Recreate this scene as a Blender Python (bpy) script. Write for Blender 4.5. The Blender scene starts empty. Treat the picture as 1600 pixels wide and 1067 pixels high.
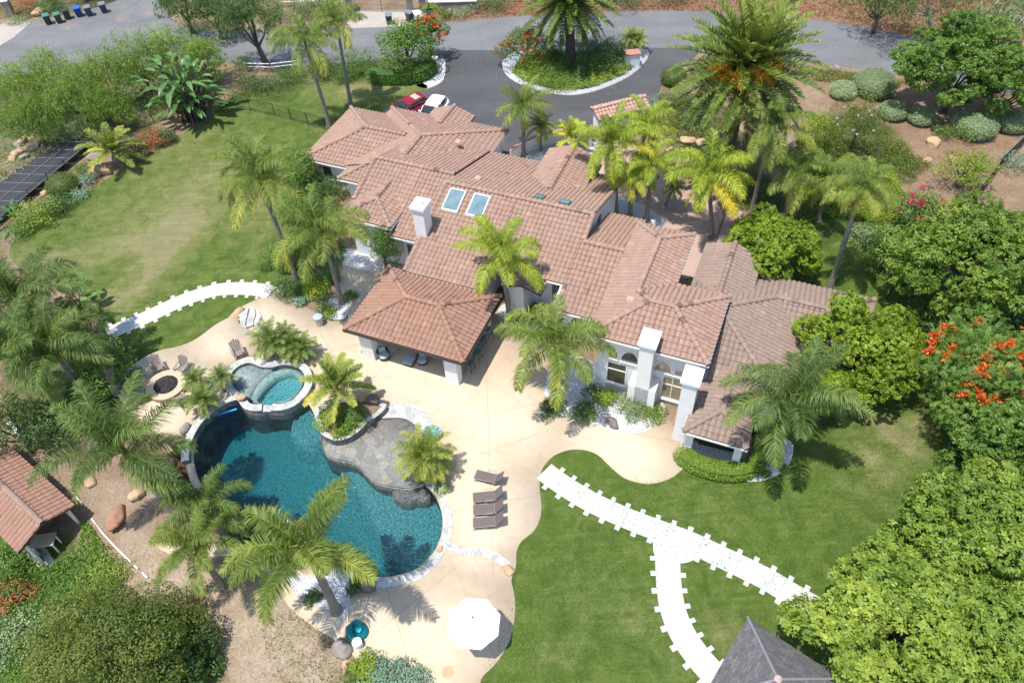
import bpy, bmesh, math, random
import numpy as np
from mathutils import Vector, Matrix
from mathutils.geometry import delaunay_2d_cdt

# ------------------------------------------------------------------ camera, sky, sun, exposure
SC = bpy.context.scene
FPX, CX, CY, HC = 1244.0, 800.0, 533.5, 40.0            # focal length in photo pixels, image centre, drone height (m)
_D = np.array([65.0, 1132.0, FPX]); _D /= np.linalg.norm(_D)   # straight down, seen in the lens
_F = np.array([0, 0, 1.0])
_Y = _F - (_F @ _D) * _D; _Y /= np.linalg.norm(_Y)
_U = -_D
_X = np.cross(_Y, _U)
if _X[0] < 0: _X = -_X
cam_d = bpy.data.cameras.new('drone_camera')
cam = bpy.data.objects.new('drone_camera', cam_d); SC.collection.objects.link(cam)
cam_d.sensor_width = 36.0; cam_d.lens = FPX / 1600.0 * 36.0
cam_d.clip_start = 0.5; cam_d.clip_end = 3000
_r = (_X[0], _Y[0], _U[0]); _u = (-_X[1], -_Y[1], -_U[1]); _b = (-_X[2], -_Y[2], -_U[2])
cam.matrix_world = Matrix(((_r[0], _u[0], _b[0], 0), (_r[1], _u[1], _b[1], 0), (_r[2], _u[2], _b[2], HC), (0, 0, 0, 1)))
SC.camera = cam
SUN_DIR = Vector((0.25, 0.18, -1.0))                     # where the light travels
wd = bpy.data.worlds.new('World'); SC.world = wd; wd.use_nodes = True
_nt = wd.node_tree; _nt.nodes.clear()
_sky = _nt.nodes.new('ShaderNodeTexSky'); _sky.sky_type = 'NISHITA'; _sky.sun_disc = False
_sky.sun_elevation = math.radians(72.9); _sky.sun_rotation = math.radians(234.3); _sky.altitude = 200
_bg = _nt.nodes.new('ShaderNodeBackground'); _bg.inputs[1].default_value = 0.15
_wo = _nt.nodes.new('ShaderNodeOutputWorld')
_nt.links.new(_sky.outputs[0], _bg.inputs[0]); _nt.links.new(_bg.outputs[0], _wo.inputs[0])
sl = bpy.data.lights.new('sun', 'SUN'); sl.energy = 3.5; sl.angle = math.radians(0.5); sl.color = (1.0, 0.955, 0.89)
so = bpy.data.objects.new('sun', sl); SC.collection.objects.link(so)
so.location = (-20, -10, 80); so.rotation_euler = SUN_DIR.to_track_quat('-Z', 'Y').to_euler()
SC.view_settings.view_transform = 'Standard'; SC.view_settings.look = 'None'
SC.view_settings.exposure = 0.82; SC.view_settings.gamma = 1.0
try: SC.view_settings.use_curve_mapping = False
except Exception: pass
SC.cycles.max_bounces = 6; SC.cycles.transparent_max_bounces = 12
SC.cycles.diffuse_bounces = 3; SC.cycles.glossy_bounces = 3

# ------------------------------------------------------------------ helpers
R = random.Random(7)
NR = np.random.default_rng(11)
COL = SC.collection
TH = math.radians(-24.3)                                 # the house's own axes
def P(u, v, z=0.0):
    """world point at height z that a pixel of the survey photograph marks"""
    r = np.array([u - CX, v - CY, FPX]); w = np.array([r @ _X, r @ _Y, r @ _U]); t = (z - HC) / w[2]
    return (float(w[0] * t), float(w[1] * t), float(z))
def W2(pts, z=0.0): return [P(u, v, z)[:2] for u, v in pts]
def HB(a, b, z=0.0):
    c, s = math.cos(TH), math.sin(TH)
    return (a * c - b * s, a * s + b * c, z)
def yaw(p, q, z=0.0):
    a, b = P(*p, z), P(*q, z); return math.atan2(b[1] - a[1], b[0] - a[0])
def pip(x, y, poly):
    x = np.asarray(x); y = np.asarray(y); c = np.zeros(x.shape, bool); n = len(poly); j = n - 1
    for i in range(n):
        xi, yi = poly[i]; xj, yj = poly[j]
        if yi != yj:
            c ^= ((yi > y) != (yj > y)) & (x < (xj - xi) * (y - yi) / (yj - yi) + xi)
        j = i
    return c
def smooth(pts, n=4, closed=True):
    pts = [np.array(p, float) for p in pts]; m = len(pts); out = []
    for i in range(m if closed else m - 1):
        if closed: p0, p1, p2, p3 = pts[i - 1], pts[i], pts[(i + 1) % m], pts[(i + 2) % m]
        else: p0, p1, p2, p3 = pts[max(i - 1, 0)], pts[i], pts[i + 1], pts[min(i + 2, m - 1)]
        for k in range(n):
            t = k / n
            out.append(tuple(0.5 * (2 * p1 + (p2 - p0) * t + (2 * p0 - 5 * p1 + 4 * p2 - p3) * t * t + (3 * p1 - p0 - 3 * p2 + p3) * t ** 3)))
    if not closed: out.append(tuple(pts[-1]))
    return out
def offset(line, d, closed=False):
    """2-D offset of a polyline to its left by d"""
    a = np.array(line, float); n = len(a); out = []
    for i in range(n):
        p = a[i - 1] if (i or closed) else a[i]; q = a[(i + 1) % n] if (i < n - 1 or closed) else a[i]
        t = q - p; t = t / (np.linalg.norm(t) + 1e-9); out.append((a[i][0] - t[1] * d, a[i][1] + t[0] * d))
    return out
def obj(name, me, parent=None):
    o = bpy.data.objects.new(name, me); COL.objects.link(o)
    if parent is not None: o.parent = parent
    return o
def tag(o, label, cat, group=None):
    o['label'] = label; o['category'] = cat
    if group: o['group'] = group
    return o
def thing(name, label, cat, loc=(0, 0, 0), rz=0.0, group=None):
    o = obj(name, None); o.empty_display_size = 0.3; o.location = loc; o.rotation_euler = (0, 0, rz)
    return tag(o, label, cat, group)
def dup(root, loc, rz, label, group=None):
    def cp(o, par):
        c = o.copy(); COL.objects.link(c)
        if par is not None: c.parent = par
        for ch in list(o.children): cp(ch, c)
        return c
    r = cp(root, None); r.location = loc; r.rotation_euler = (0, 0, rz); r['label'] = label
    if group: r['group'] = group
    return r
class MB:
    """collects boxes, tubes, prisms and lathes into one mesh"""
    def __init__(s): s.v = []; s.f = []
    def add(s, vs, fs):
        b = len(s.v); s.v += [tuple(map(float, p)) for p in vs]; s.f += [tuple(i + b for i in f) for f in fs]; return s
    def box(s, c, d, rz=0.0, tilt=None):
        m = Matrix.Rotation(rz, 3, 'Z')
        if tilt: m = m @ Matrix.Rotation(tilt[1], 3, tilt[0])
        vs = [Vector(c) + m @ Vector((x * d[0] / 2, y * d[1] / 2, z * d[2] / 2)) for z in (-1, 1) for y in (-1, 1) for x in (-1, 1)]
        return s.add(vs, [(0, 2, 3, 1), (4, 5, 7, 6), (0, 1, 5, 4), (2, 6, 7, 3), (0, 4, 6, 2), (1, 3, 7, 5)])
    def prism(s, poly, z0, z1):
        n = len(poly); vs = [(x, y, z0) for x, y in poly] + [(x, y, z1) for x, y in poly]
        return s.add(vs, [tuple(range(n))[::-1], tuple(range(n, 2 * n))] + [(i, (i + 1) % n, n + (i + 1) % n, n + i) for i in range(n)])
    def poly3(s, pts, th=0.0):
        n = len(pts)
        if th == 0: return s.add(pts, [tuple(range(n))])
        lo = [(x, y, z - th) for x, y, z in pts]
        return s.add(list(pts) + lo, [tuple(range(n)), tuple(range(n, 2 * n))[::-1]] + [(i, n + i, n + (i + 1) % n, (i + 1) % n) for i in range(n)])
    def tube(s, pts, rad, n=8, cap=True):
        pts = [Vector(p) for p in pts]; m = len(pts)
        rad = rad if isinstance(rad, (list, tuple)) else [rad] * m; vs = []
        for i in range(m):
            t = (pts[min(i + 1, m - 1)] - pts[max(i - 1, 0)]).normalized()
            a = t.orthogonal().normalized() if abs(t.z) < 0.95 else t.cross(Vector((0, 1, 0))).normalized(); b = t.cross(a)
            for k in range(n):
                q = 2 * math.pi * k / n; vs.append(pts[i] + (a * math.cos(q) + b * math.sin(q)) * rad[i])
        fs = [(i * n + k, i * n + (k + 1) % n, (i + 1) * n + (k + 1) % n, (i + 1) * n + k) for i in range(m - 1) for k in range(n)]
        if cap: fs += [tuple(range(n))[::-1], tuple(range((m - 1) * n, m * n))]
        return s.add(vs, fs)
    def lathe(s, prof, c=(0, 0, 0), n=20):
        m = len(prof); vs = [(c[0] + r * math.cos(2 * math.pi * k / n), c[1] + r * math.sin(2 * math.pi * k / n), c[2] + z) for r, z in prof for k in range(n)]
        return s.add(vs, [(i * n + k, i * n + (k + 1) % n, (i + 1) * n + (k + 1) % n, (i + 1) * n + k) for i in range(m - 1) for k in range(n)] + [tuple(range((m - 1) * n, m * n))])
    def build(s, name, mat, parent=None, sm=False, bevel=0.0):
        me = bpy.data.meshes.new(name); me.from_pydata(s.v, [], s.f); me.materials.append(mat)
        bm = bmesh.new(); bm.from_mesh(me); bmesh.ops.recalc_face_normals(bm, faces=bm.faces)
        if bevel: bmesh.ops.bevel(bm, geom=bm.edges[:], offset=bevel, segments=2, affect='EDGES', clamp_overlap=True)
        bm.to_mesh(me); bm.free()
        if sm:
            for p in me.polygons: p.use_smooth = True
            try: me.set_sharp_from_angle(angle=math.radians(40))
            except Exception: pass
        return obj(name, me, parent)
def np_mesh(name, V, F, mat, tint=None):
    """mesh from arrays: V (n,3), F (m,4)"""
    me = bpy.data.meshes.new(name); V = np.asarray(V, np.float32); F = np.asarray(F, np.int32)
    me.vertices.add(len(V)); me.vertices.foreach_set('co', V.ravel())
    k = F.shape[1]; me.loops.add(F.size); me.loops.foreach_set('vertex_index', F.ravel())
    me.polygons.add(len(F)); me.polygons.foreach_set('loop_start', np.arange(0, F.size, k, dtype=np.int32))
    me.update(calc_edges=True)
    if tint is not None:
        at = me.attributes.new('tint', 'FLOAT', 'POINT'); at.data.foreach_set('value', np.asarray(tint, np.float32))
    me.materials.append(mat); return me

# ------------------------------------------------------------------ materials
def nodes(name):
    m = bpy.data.materials.new(name); m.use_nodes = True; nt = m.node_tree
    return m, nt, nt.nodes['Principled BSDF'], nt.nodes.new, nt.links.new
def noise(nt, scale, detail=4.0, rough=0.6, coord=None, w=(1, 1, 1), dist=0.0, rot=0.0):
    tc = nt.nodes.new('ShaderNodeTexCoord'); mp = nt.nodes.new('ShaderNodeMapping'); mp.inputs['Scale'].default_value = w; mp.inputs['Rotation'].default_value = (0, 0, rot)
    n = nt.nodes.new('ShaderNodeTexNoise'); n.inputs['Scale'].default_value = scale; n.inputs['Detail'].default_value = detail
    n.inputs['Roughness'].default_value = rough; n.inputs['Distortion'].default_value = dist
    nt.links.new(tc.outputs[coord or 'Object'], mp.inputs[0]); nt.links.new(mp.outputs[0], n.inputs['Vector']); return n.outputs['Fac']
def ramp(nt, fac, stops):
    r = nt.nodes.new('ShaderNodeValToRGB'); e = r.color_ramp.elements
    while len(e) < len(stops): e.new(0.5)
    for el, (p, c) in zip(e, stops): el.position = p; el.color = (*c, 1)
    nt.links.new(fac, r.inputs[0]); return r.outputs[0]
def mixc(nt, fac, a, b, mode='MIX'):
    m = nt.nodes.new('ShaderNodeMix'); m.data_type = 'RGBA'; m.blend_type = mode
    for s, val in ((m.inputs[0], fac), (m.inputs[6], a), (m.inputs[7], b)):
        if isinstance(val, (int, float)): s.default_value = val
        elif isinstance(val, (tuple, list)): s.default_value = (*val, 1)
        else: nt.links.new(val, s)
    return m.outputs[2]
def mathn(nt, op, a, b=0.0, clamp=False):
    m = nt.nodes.new('ShaderNodeMath'); m.operation = op; m.use_clamp = clamp
    for s, val in ((m.inputs[0], a), (m.inputs[1], b)):
        if isinstance(val, (int, float)): s.default_value = val
        else: nt.links.new(val, s)
    return m.outputs[0]
def bump(nt, bs, h, strength=0.4, dist=0.03):
    b = nt.nodes.new('ShaderNodeBump'); b.inputs['Strength'].default_value = strength; b.inputs['Distance'].default_value = dist
    nt.links.new(h, b.inputs['Height']); nt.links.new(b.outputs[0], bs.inputs['Normal'])
def attr(nt, name):
    a = nt.nodes.new('ShaderNodeAttribute'); a.attribute_name = name; return a.outputs['Fac']
def simple(name, c1, c2=None, rough=0.6, scale=3.0, bmp=0.0, metal=0.0, bs_scale=None, coord=None):
    m, nt, bs, N, L = nodes(name)
    c2 = c2 or tuple(x * 0.82 for x in c1)
    n = noise(nt, scale, 5, 0.65, coord)
    L(ramp(nt, n, [(0.3, c2), (0.7, c1)]), bs.inputs['Base Color'])
    bs.inputs['Roughness'].default_value = rough; bs.inputs['Metallic'].default_value = metal
    if bmp: bump(nt, bs, noise(nt, bs_scale or scale * 6, 4, 0.6, coord), bmp)
    return m
def leafmat(name, stops, trans=0.35, rough=0.5, gain=1.38):
    """leaves: colour by the leaf's own tint, light passing through"""
    m, nt, bs, N, L = nodes(name)
    col = ramp(nt, attr(nt, 'tint'), [(q, tuple(min(.75, x * gain) for x in c)) for q, c in stops])
    L(col, bs.inputs['Base Color']); bs.inputs['Roughness'].default_value = rough
    bs.inputs['Specular IOR Level'].default_value = 0.35
    tr = N('ShaderNodeBsdfTranslucent'); L(mixc(nt, 0.5, col, (0.30, 0.38, 0.04)), tr.inputs[0])
    mx = N('ShaderNodeMixShader'); mx.inputs[0].default_value = trans
    L(bs.outputs[0], mx.inputs[1]); L(tr.outputs[0], mx.inputs[2]); L(mx.outputs[0], nt.nodes['Material Output'].inputs[0])
    return m
def tilemat(name, dark, mid, light, grey, gfac):
    m, nt, bs, N, L = nodes(name)
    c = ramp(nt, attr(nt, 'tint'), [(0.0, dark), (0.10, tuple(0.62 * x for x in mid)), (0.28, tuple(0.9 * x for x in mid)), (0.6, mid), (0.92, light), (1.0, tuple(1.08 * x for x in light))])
    w = mathn(nt, 'MULTIPLY', ramp(nt, noise(nt, 0.35, 6, 0.7, 'Object'), [(0.35, (0, 0, 0)), (0.7, (1, 1, 1))]), gfac)
    c = mixc(nt, w, c, grey)
    f = ramp(nt, noise(nt, 9, 5, 0.7), [(0.3, (0.78, 0.78, 0.78)), (0.65, (1.08, 1.08, 1.08))])
    c = mixc(nt, 1.0, c, f, 'MULTIPLY')
    L(c, bs.inputs['Base Color']); bs.inputs['Roughness'].default_value = 0.85; bs.inputs['Specular IOR Level'].default_value = 0.25
    bump(nt, bs, noise(nt, 40, 3, 0.6), 0.25, 0.01); return m
M = {}
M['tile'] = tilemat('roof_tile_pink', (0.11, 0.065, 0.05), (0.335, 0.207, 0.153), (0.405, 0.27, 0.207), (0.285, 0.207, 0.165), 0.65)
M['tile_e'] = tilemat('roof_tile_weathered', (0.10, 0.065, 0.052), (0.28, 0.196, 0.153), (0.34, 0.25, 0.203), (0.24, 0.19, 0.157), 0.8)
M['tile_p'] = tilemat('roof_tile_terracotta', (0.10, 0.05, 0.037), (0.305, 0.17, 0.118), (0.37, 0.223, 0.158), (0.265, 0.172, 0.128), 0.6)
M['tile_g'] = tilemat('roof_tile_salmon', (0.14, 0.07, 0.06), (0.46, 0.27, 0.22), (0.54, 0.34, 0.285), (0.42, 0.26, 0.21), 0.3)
M['stucco'] = simple('white_stucco', (0.76, 0.76, 0.74), (0.70, 0.70, 0.68), 0.9, 1.2, 0.25, bs_scale=60)
M['trim'] = simple('white_trim', (0.82, 0.82, 0.80), (0.76, 0.76, 0.75), 0.5, 4)
M['dark_trim'] = simple('dark_metal', (0.035, 0.033, 0.032), None, 0.5, 5)
M['shade'] = simple('dark_interior', (0.03, 0.03, 0.032), None, 0.8, 2)
def glassmat(name, c, rough=0.05):
    m, nt, bs, N, L = nodes(name); bs.inputs['Base Color'].default_value = (*c, 1); bs.inputs['Roughness'].default_value = rough
    bs.inputs['Specular IOR Level'].default_value = 0.9
    L(ramp(nt, noise(nt, 1.3, 3, 0.5), [(0.35, tuple(x * 0.7 for x in c)), (0.65, c)]), bs.inputs['Base Color']); return m
M['glass'] = glassmat('window_glass', (0.10, 0.085, 0.06))
M['sky_glass'] = glassmat('skylight_glass', (0.16, 0.25, 0.28), 0.12)
M['car_glass'] = glassmat('car_glass', (0.02, 0.028, 0.03))
def stuffs():
    # concrete deck with saw cuts and stains
    m, nt, bs, N, L = nodes('pool_deck_concrete')
    c = ramp(nt, noise(nt, 0.16, 5, 0.6), [(0.3, (0.455, 0.345, 0.235)), (0.5, (0.52, 0.415, 0.292)), (0.72, (0.545, 0.455, 0.34))])
    s = ramp(nt, noise(nt, 1.4, 8, 0.7), [(0.3, (0.88, 0.86, 0.86)), (0.5, (1, 1, 1))]); c = mixc(nt, 1, c, s, 'MULTIPLY')
    L(c, bs.inputs['Base Color']); bs.inputs['Roughness'].default_value = 0.8
    bump(nt, bs, noise(nt, 30, 4, 0.6), 0.15, 0.01); M['deck'] = m
    m, nt, bs, N, L = nodes('entry_paving')
    c = ramp(nt, noise(nt, 0.5, 5, 0.6), [(0.3, (0.33, 0.215, 0.175)), (0.7, (0.42, 0.30, 0.25))]); L(c, bs.inputs['Base Color']); bs.inputs['Roughness'].default_value = 0.85; M['paving'] = m
    # asphalt
    for k, a, b in (('asphalt', (0.115, 0.116, 0.118), (0.165, 0.166, 0.168)), ('drive', (0.052, 0.053, 0.056), (0.080, 0.081, 0.084))):
        m, nt, bs, N, L = nodes(k)
        c = ramp(nt, noise(nt, 0.12, 6, 0.65, w=(1, 2.2, 1)), [(0.32, a), (0.68, b)])
        g = ramp(nt, noise(nt, 14, 3, 0.7), [(0.25, (0.85, 0.85, 0.85)), (0.75, (1.12, 1.12, 1.12))]); c = mixc(nt, 1, c, g, 'MULTIPLY')
        if k == 'asphalt':
            d = mathn(nt, 'MULTIPLY', ramp(nt, noise(nt, 0.07, 7, 0.7), [(0.55, (0, 0, 0)), (0.72, (1, 1, 1))]), attr(nt, 'tint'))
            c = mixc(nt, d, c, (0.33, 0.22, 0.16))
        tc = N('ShaderNodeTexCoord'); vo = N('ShaderNodeTexVoronoi'); vo.inputs['Scale'].default_value = 1.5; L(tc.outputs['Object'], vo.inputs['Vector'])
        sp = mathn(nt, 'MULTIPLY', ramp(nt, vo.outputs['Distance'], [(0.07, (1, 1, 1)), (0.10, (0, 0, 0))]), ramp(nt, noise(nt, 0.22, 4, 0.7), [(0.45, (0, 0, 0)), (0.6, (0.9, 0.9, 0.9))])); c = mixc(nt, sp, c, (0.34, 0.33, 0.28))
        ve = N('ShaderNodeTexVoronoi'); ve.feature = 'DISTANCE_TO_EDGE'; ve.inputs['Scale'].default_value = 0.13; ds = noise(nt, 1.2, 5, 0.7); mv = N('ShaderNodeVectorMath'); mv.operation = 'MULTIPLY_ADD'; L(ds, mv.inputs[0]); mv.inputs[1].default_value = (1.6, 1.6, 0); L(tc.outputs['Object'], mv.inputs[2]); L(mv.outputs[0], ve.inputs['Vector'])
        c = mixc(nt, mathn(nt, 'MULTIPLY', ramp(nt, ve.outputs['Distance'], [(0.0, (1, 1, 1)), (0.006, (0, 0, 0))]), 0.45), c, tuple(.35 * x for x in a))
        L(c, bs.inputs['Base Color']); bs.inputs['Roughness'].default_value = 0.9; M[k] = m
    # lawn: mown grass with dry patches (attribute) 
    m, nt, bs, N, L = nodes('lawn_grass')
    fine = noise(nt, 9, 4, 0.75); mid = noise(nt, 0.9, 6, 0.7, dist=0.6); big = noise(nt, 0.16, 4, 0.6)
    g = ramp(nt, mid, [(0.28, (0.046, 0.086, 0.014)), (0.5, (0.083, 0.126, 0.025)), (0.72, (0.130, 0.166, 0.045))])
    y = ramp(nt, mid, [(0.3, (0.13, 0.15, 0.045)), (0.7, (0.23, 0.215, 0.10))])
    f = mathn(nt, 'ADD', mathn(nt, 'MULTIPLY', big, 0.5), attr(nt, 'tint')); f = mathn(nt, 'ADD', f, mathn(nt, 'MULTIPLY', mid, 0.35)); f = mathn(nt, 'ADD', f, mathn(nt, 'MULTIPLY', mathn(nt, 'SUBTRACT', noise(nt, 3.5, 5, 0.8), 0.5), 0.7))
    c = mixc(nt, ramp(nt, f, [(0.44, (0, 0, 0)), (0.80, (0.7, 0.7, 0.7)), (1.25, (1, 1, 1))]), g, y)
    c = mixc(nt, ramp(nt, f, [(0.92, (0, 0, 0)), (1.0, (0.30, 0.30, 0.30))]), c, (0.27, 0.225, 0.145))
    c = mixc(nt, 1, c, ramp(nt, fine, [(0.25, (0.66, 0.66, 0.66)), (0.75, (1.3, 1.3, 1.3))]), 'MULTIPLY')
    c = mixc(nt, 1, c, ramp(nt, noise(nt, 1.0, 4, 0.65, w=(0.25, 3.6, 1), rot=0.42, dist=0.3), [(0.32, (0.84, 0.86, 0.84)), (0.66, (1.10, 1.08, 1.06))]), 'MULTIPLY')
    L(c, bs.inputs['Base Color']); bs.inputs['Roughness'].default_value = 0.95; bs.inputs['Specular IOR Level'].default_value = 0.1
    bump(nt, bs, noise(nt, 22, 3, 0.8), 0.9, 0.06); M['lawn'] = m
    # open ground: earth / scrub by attribute
    m, nt, bs, N, L = nodes('earth')
    c = ramp(nt, noise(nt, 0.5, 8, 0.7), [(0.3, (0.18, 0.115, 0.068)), (0.5, (0.275, 0.195, 0.128)), (0.7, (0.345, 0.27, 0.195))])
    r_ = ramp(nt, noise(nt, 1.6, 8, 0.75), [(0.3, (0.15, 0.08, 0.048)), (0.65, (0.30, 0.185, 0.12))])
    c = mixc(nt, attr(nt, 'red'), c, r_)
    c = mixc(nt, attr(nt, 'pale'), c, ramp(nt, noise(nt, 1.1, 8, 0.75), [(0.3, (0.30, 0.225, 0.15)), (0.55, (0.43, 0.345, 0.255)), (0.75, (0.50, 0.42, 0.33))]))
    g = ramp(nt, noise(nt, 2.2, 8, 0.75), [(0.3, (0.03, 0.055, 0.012)), (0.55, (0.075, 0.11, 0.025)), (0.75, (0.15, 0.15, 0.05))])
    k = mathn(nt, 'ADD', attr(nt, 'green'), mathn(nt, 'MULTIPLY', noise(nt, 0.9, 7, 0.75), 0.9))
    c = mixc(nt, ramp(nt, k, [(0.72, (0, 0, 0)), (0.98, (1, 1, 1))]), c, g)
    c = mixc(nt, 1, c, ramp(nt, noise(nt, 8, 4, 0.8), [(0.25, (0.6, 0.6, 0.6)), (0.7, (1.2, 1.2, 1.2))]), 'MULTIPLY')
    L(c, bs.inputs['Base Color']); bs.inputs['Roughness'].default_value = 0.95; bs.inputs['Specular IOR Level'].default_value = 0.1
    bump(nt, bs, noise(nt, 6, 6, 0.8), 1.0, 0.12); M['earth'] = m
    # irregular flagstones (voronoi cells)
    for k, cols, sc, mort in (('flag', [(0.0, (0.155, 0.16, 0.15)), (0.35, (0.20, 0.20, 0.185)), (0.65, (0.24, 0.225, 0.195)), (1, (0.27, 0.24, 0.20))], 2.5, (0.14, 0.14, 0.13)), ('spa_flag', [(0.0, (0.27, 0.30, 0.29)), (0.5, (0.36, 0.38, 0.36)), (1, (0.42, 0.41, 0.37))], 2.2, (0.2, 0.21, 0.2)),
                              ('coping', [(0.0, (0.31, 0.325, 0.325)), (0.4, (0.42, 0.425, 0.41)), (0.75, (0.48, 0.47, 0.435)), (1, (0.48, 0.44, 0.38))], 2.3, (0.26, 0.25, 0.24)),
                              ('darkstone', [(0.0, (0.07, 0.08, 0.085)), (0.5, (0.14, 0.15, 0.15)), (1, (0.22, 0.21, 0.19))], 2.4, (0.04, 0.045, 0.045))):
        m, nt, bs, N, L = nodes('stone_' + k)
        tc = N('ShaderNodeTexCoord')
        va = N('ShaderNodeTexVoronoi'); va.inputs['Scale'].default_value = sc; L(tc.outputs['Object'], va.inputs['Vector'])
        ve = N('ShaderNodeTexVoronoi'); ve.feature = 'DISTANCE_TO_EDGE'; ve.inputs['Scale'].default_value = sc; L(tc.outputs['Object'], ve.inputs['Vector'])
        sep = N('ShaderNodeSeparateColor'); L(va.outputs['Color'], sep.inputs[0])
        c = ramp(nt, sep.outputs[0], cols)
        c = mixc(nt, 1, c, ramp(nt, noise(nt, 5, 6, 0.7), [(0.3, (0.8, 0.8, 0.8)), (0.7, (1.15, 1.15, 1.15))]), 'MULTIPLY')
        e = ramp(nt, ve.outputs['Distance'], [(0.0, (1, 1, 1)), (0.045, (0, 0, 0))]); c = mixc(nt, e, c, mort)
        L(c, bs.inputs['Base Color']); bs.inputs['Roughness'].default_value = 0.7
        bump(nt, bs, ramp(nt, ve.outputs['Distance'], [(0.0, (0, 0, 0)), (0.06, (1, 1, 1))]), 0.5, 0.02); M[k] = m
    # white pebbles
    m, nt, bs, N, L = nodes('white_pebbles')
    tc = N('ShaderNodeTexCoord'); va = N('ShaderNodeTexVoronoi'); va.inputs['Scale'].default_value = 14; L(tc.outputs['Object'], va.inputs['Vector'])
    c = ramp(nt, va.outputs['Distance'], [(0.0, (0.62, 0.62, 0.61)), (0.5, (0.50, 0.50, 0.495)), (0.85, (0.22, 0.22, 0.22))])
    L(c, bs.inputs['Base Color']); bs.inputs['Roughness'].default_value = 0.7; bump(nt, bs, va.outputs['Distance'], 0.5, -0.03); M['pebble'] = m
    # pool finish and water
    m, nt, bs, N, L = nodes('pool_plaster')
    L(ramp(nt, noise(nt, 15, 4, 0.9), [(0.3, (0.04, 0.19, 0.21)), (0.5, (0.085, 0.28, 0.30)), (0.64, (0.13, 0.36, 0.38)), (0.70, (0.45, 0.68, 0.68))]), bs.inputs['Base Color']); bs.inputs['Roughness'].default_value = 0.7; M['plaster'] = m  # pebble mottle; the palest specks are glints put into the colour
    for k, absorb, den, bsc in (('water', (0.02, 0.66, 0.70), 0.33, 6.5), ('spa_water', (0.03, 0.72, 0.75), 0.6, 7.0)):
        m, nt, bs, N, L = nodes('pool_' + k); nt.nodes.remove(bs)
        fr = N('ShaderNodeFresnel'); fr.inputs[0].default_value = 1.33
        tr = N('ShaderNodeBsdfTransparent'); tr.inputs[0].default_value = (0.93, 0.98, 1, 1)
        gl = N('ShaderNodeBsdfGlossy'); gl.inputs['Roughness'].default_value = 0.06
        b = N('ShaderNodeBump'); b.inputs['Strength'].default_value = 1.0; b.inputs['Distance'].default_value = 0.26 if k == 'water' else 0.12
        L(noise(nt, bsc, 3, 0.6, dist=0.5), b.inputs['Height']); L(b.outputs[0], gl.inputs['Normal']); L(b.outputs[0], fr.inputs['Normal'])
        mx = N('ShaderNodeMixShader'); L(fr.outputs[0], mx.inputs[0]); L(tr.outputs[0], mx.inputs[1]); L(gl.outputs[0], mx.inputs[2])
        va = N('ShaderNodeVolumeAbsorption'); va.inputs['Color'].default_value = (*absorb, 1); va.inputs['Density'].default_value = den
        o = nt.nodes['Material Output']; L(mx.outputs[0], o.inputs['Surface']); L(va.outputs[0], o.inputs['Volume']); M[k] = m
stuffs()
M['spa_plaster'] = simple('spa_plaster', (0.42, 0.62, 0.62), (0.32, 0.50, 0.50), 0.7, 8)
M['slab'] = simple('white_path_slabs', (0.50, 0.50, 0.485), (0.44, 0.445, 0.445), 0.8, 1.2)
M['pale_conc'] = simple('pale_concrete', (0.38, 0.33, 0.28), (0.31, 0.275, 0.235), 0.85, 0.8, 0.1)
M['rock_tan'] = simple('tan_boulder', (0.52, 0.36, 0.21), (0.34, 0.22, 0.13), 0.9, 2.2, 0.8, bs_scale=7)
M['rock_grey'] = simple('grey_boulder', (0.30, 0.27, 0.225), (0.18, 0.16, 0.14), 0.9, 2.0, 0.8, bs_scale=6)
M['rock_dark'] = simple('brown_boulder', (0.20, 0.16, 0.13), (0.12, 0.10, 0.085), 0.9, 2.0, 0.8, bs_scale=6)
M['rock_red'] = simple('red_boulder', (0.38, 0.20, 0.12), (0.24, 0.13, 0.08), 0.9, 2.0, 0.8, bs_scale=6)
M['bark'] = simple('grey_palm_bark', (0.27, 0.235, 0.20), (0.15, 0.13, 0.11), 0.9, 3.0, 0.8, bs_scale=12)
M['bark_d'] = simple('dark_bark', (0.13, 0.10, 0.075), (0.07, 0.055, 0.04), 0.9, 3.0, 0.9, bs_scale=9)
M['bark_w'] = simple('pale_eucalyptus_bark', (0.52, 0.48, 0.43), (0.34, 0.30, 0.26), 0.85, 1.2, 0.4)
M['wood_g'] = simple('grey_brown_slats', (0.27, 0.225, 0.205), (0.21, 0.175, 0.16), 0.7, 6)
M['sling'] = simple('brown_sling_fabric', (0.135, 0.105, 0.10), (0.11, 0.085, 0.08), 0.8, 20)
M['frame_br'] = simple('taupe_metal', (0.28, 0.235, 0.21), None, 0.45, 5)
M['teal'] = simple('teal_cushion', (0.085, 0.24, 0.245), (0.07, 0.20, 0.205), 0.85, 10)
M['pale_blue'] = simple('pale_blue_cushion', (0.46, 0.56, 0.60), (0.38, 0.48, 0.52), 0.9, 6)
M['wicker'] = simple('brown_wicker', (0.10, 0.065, 0.04), None, 0.7, 30)
M['canvas'] = simple('white_canvas', (0.86, 0.86, 0.84), (0.83, 0.83, 0.81), 0.85, 2)
M['lava'] = simple('black_lava_rock', (0.055, 0.048, 0.05), (0.02, 0.018, 0.02), 0.85, 8, 1.0)
M['red_paint'] = simple('dark_red_paint', (0.24, 0.008, 0.025), (0.21, 0.007, 0.02), 0.18, 1)
M['white_paint'] = simple('white_paint', (0.80, 0.80, 0.80), (0.78, 0.78, 0.78), 0.2, 1)
M['rubber'] = simple('black_rubber', (0.02, 0.02, 0.02), None, 0.8, 8)
M['alloy'] = simple('alloy', (0.4, 0.4, 0.41), None, 0.3, 3, metal=0.8)
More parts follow.
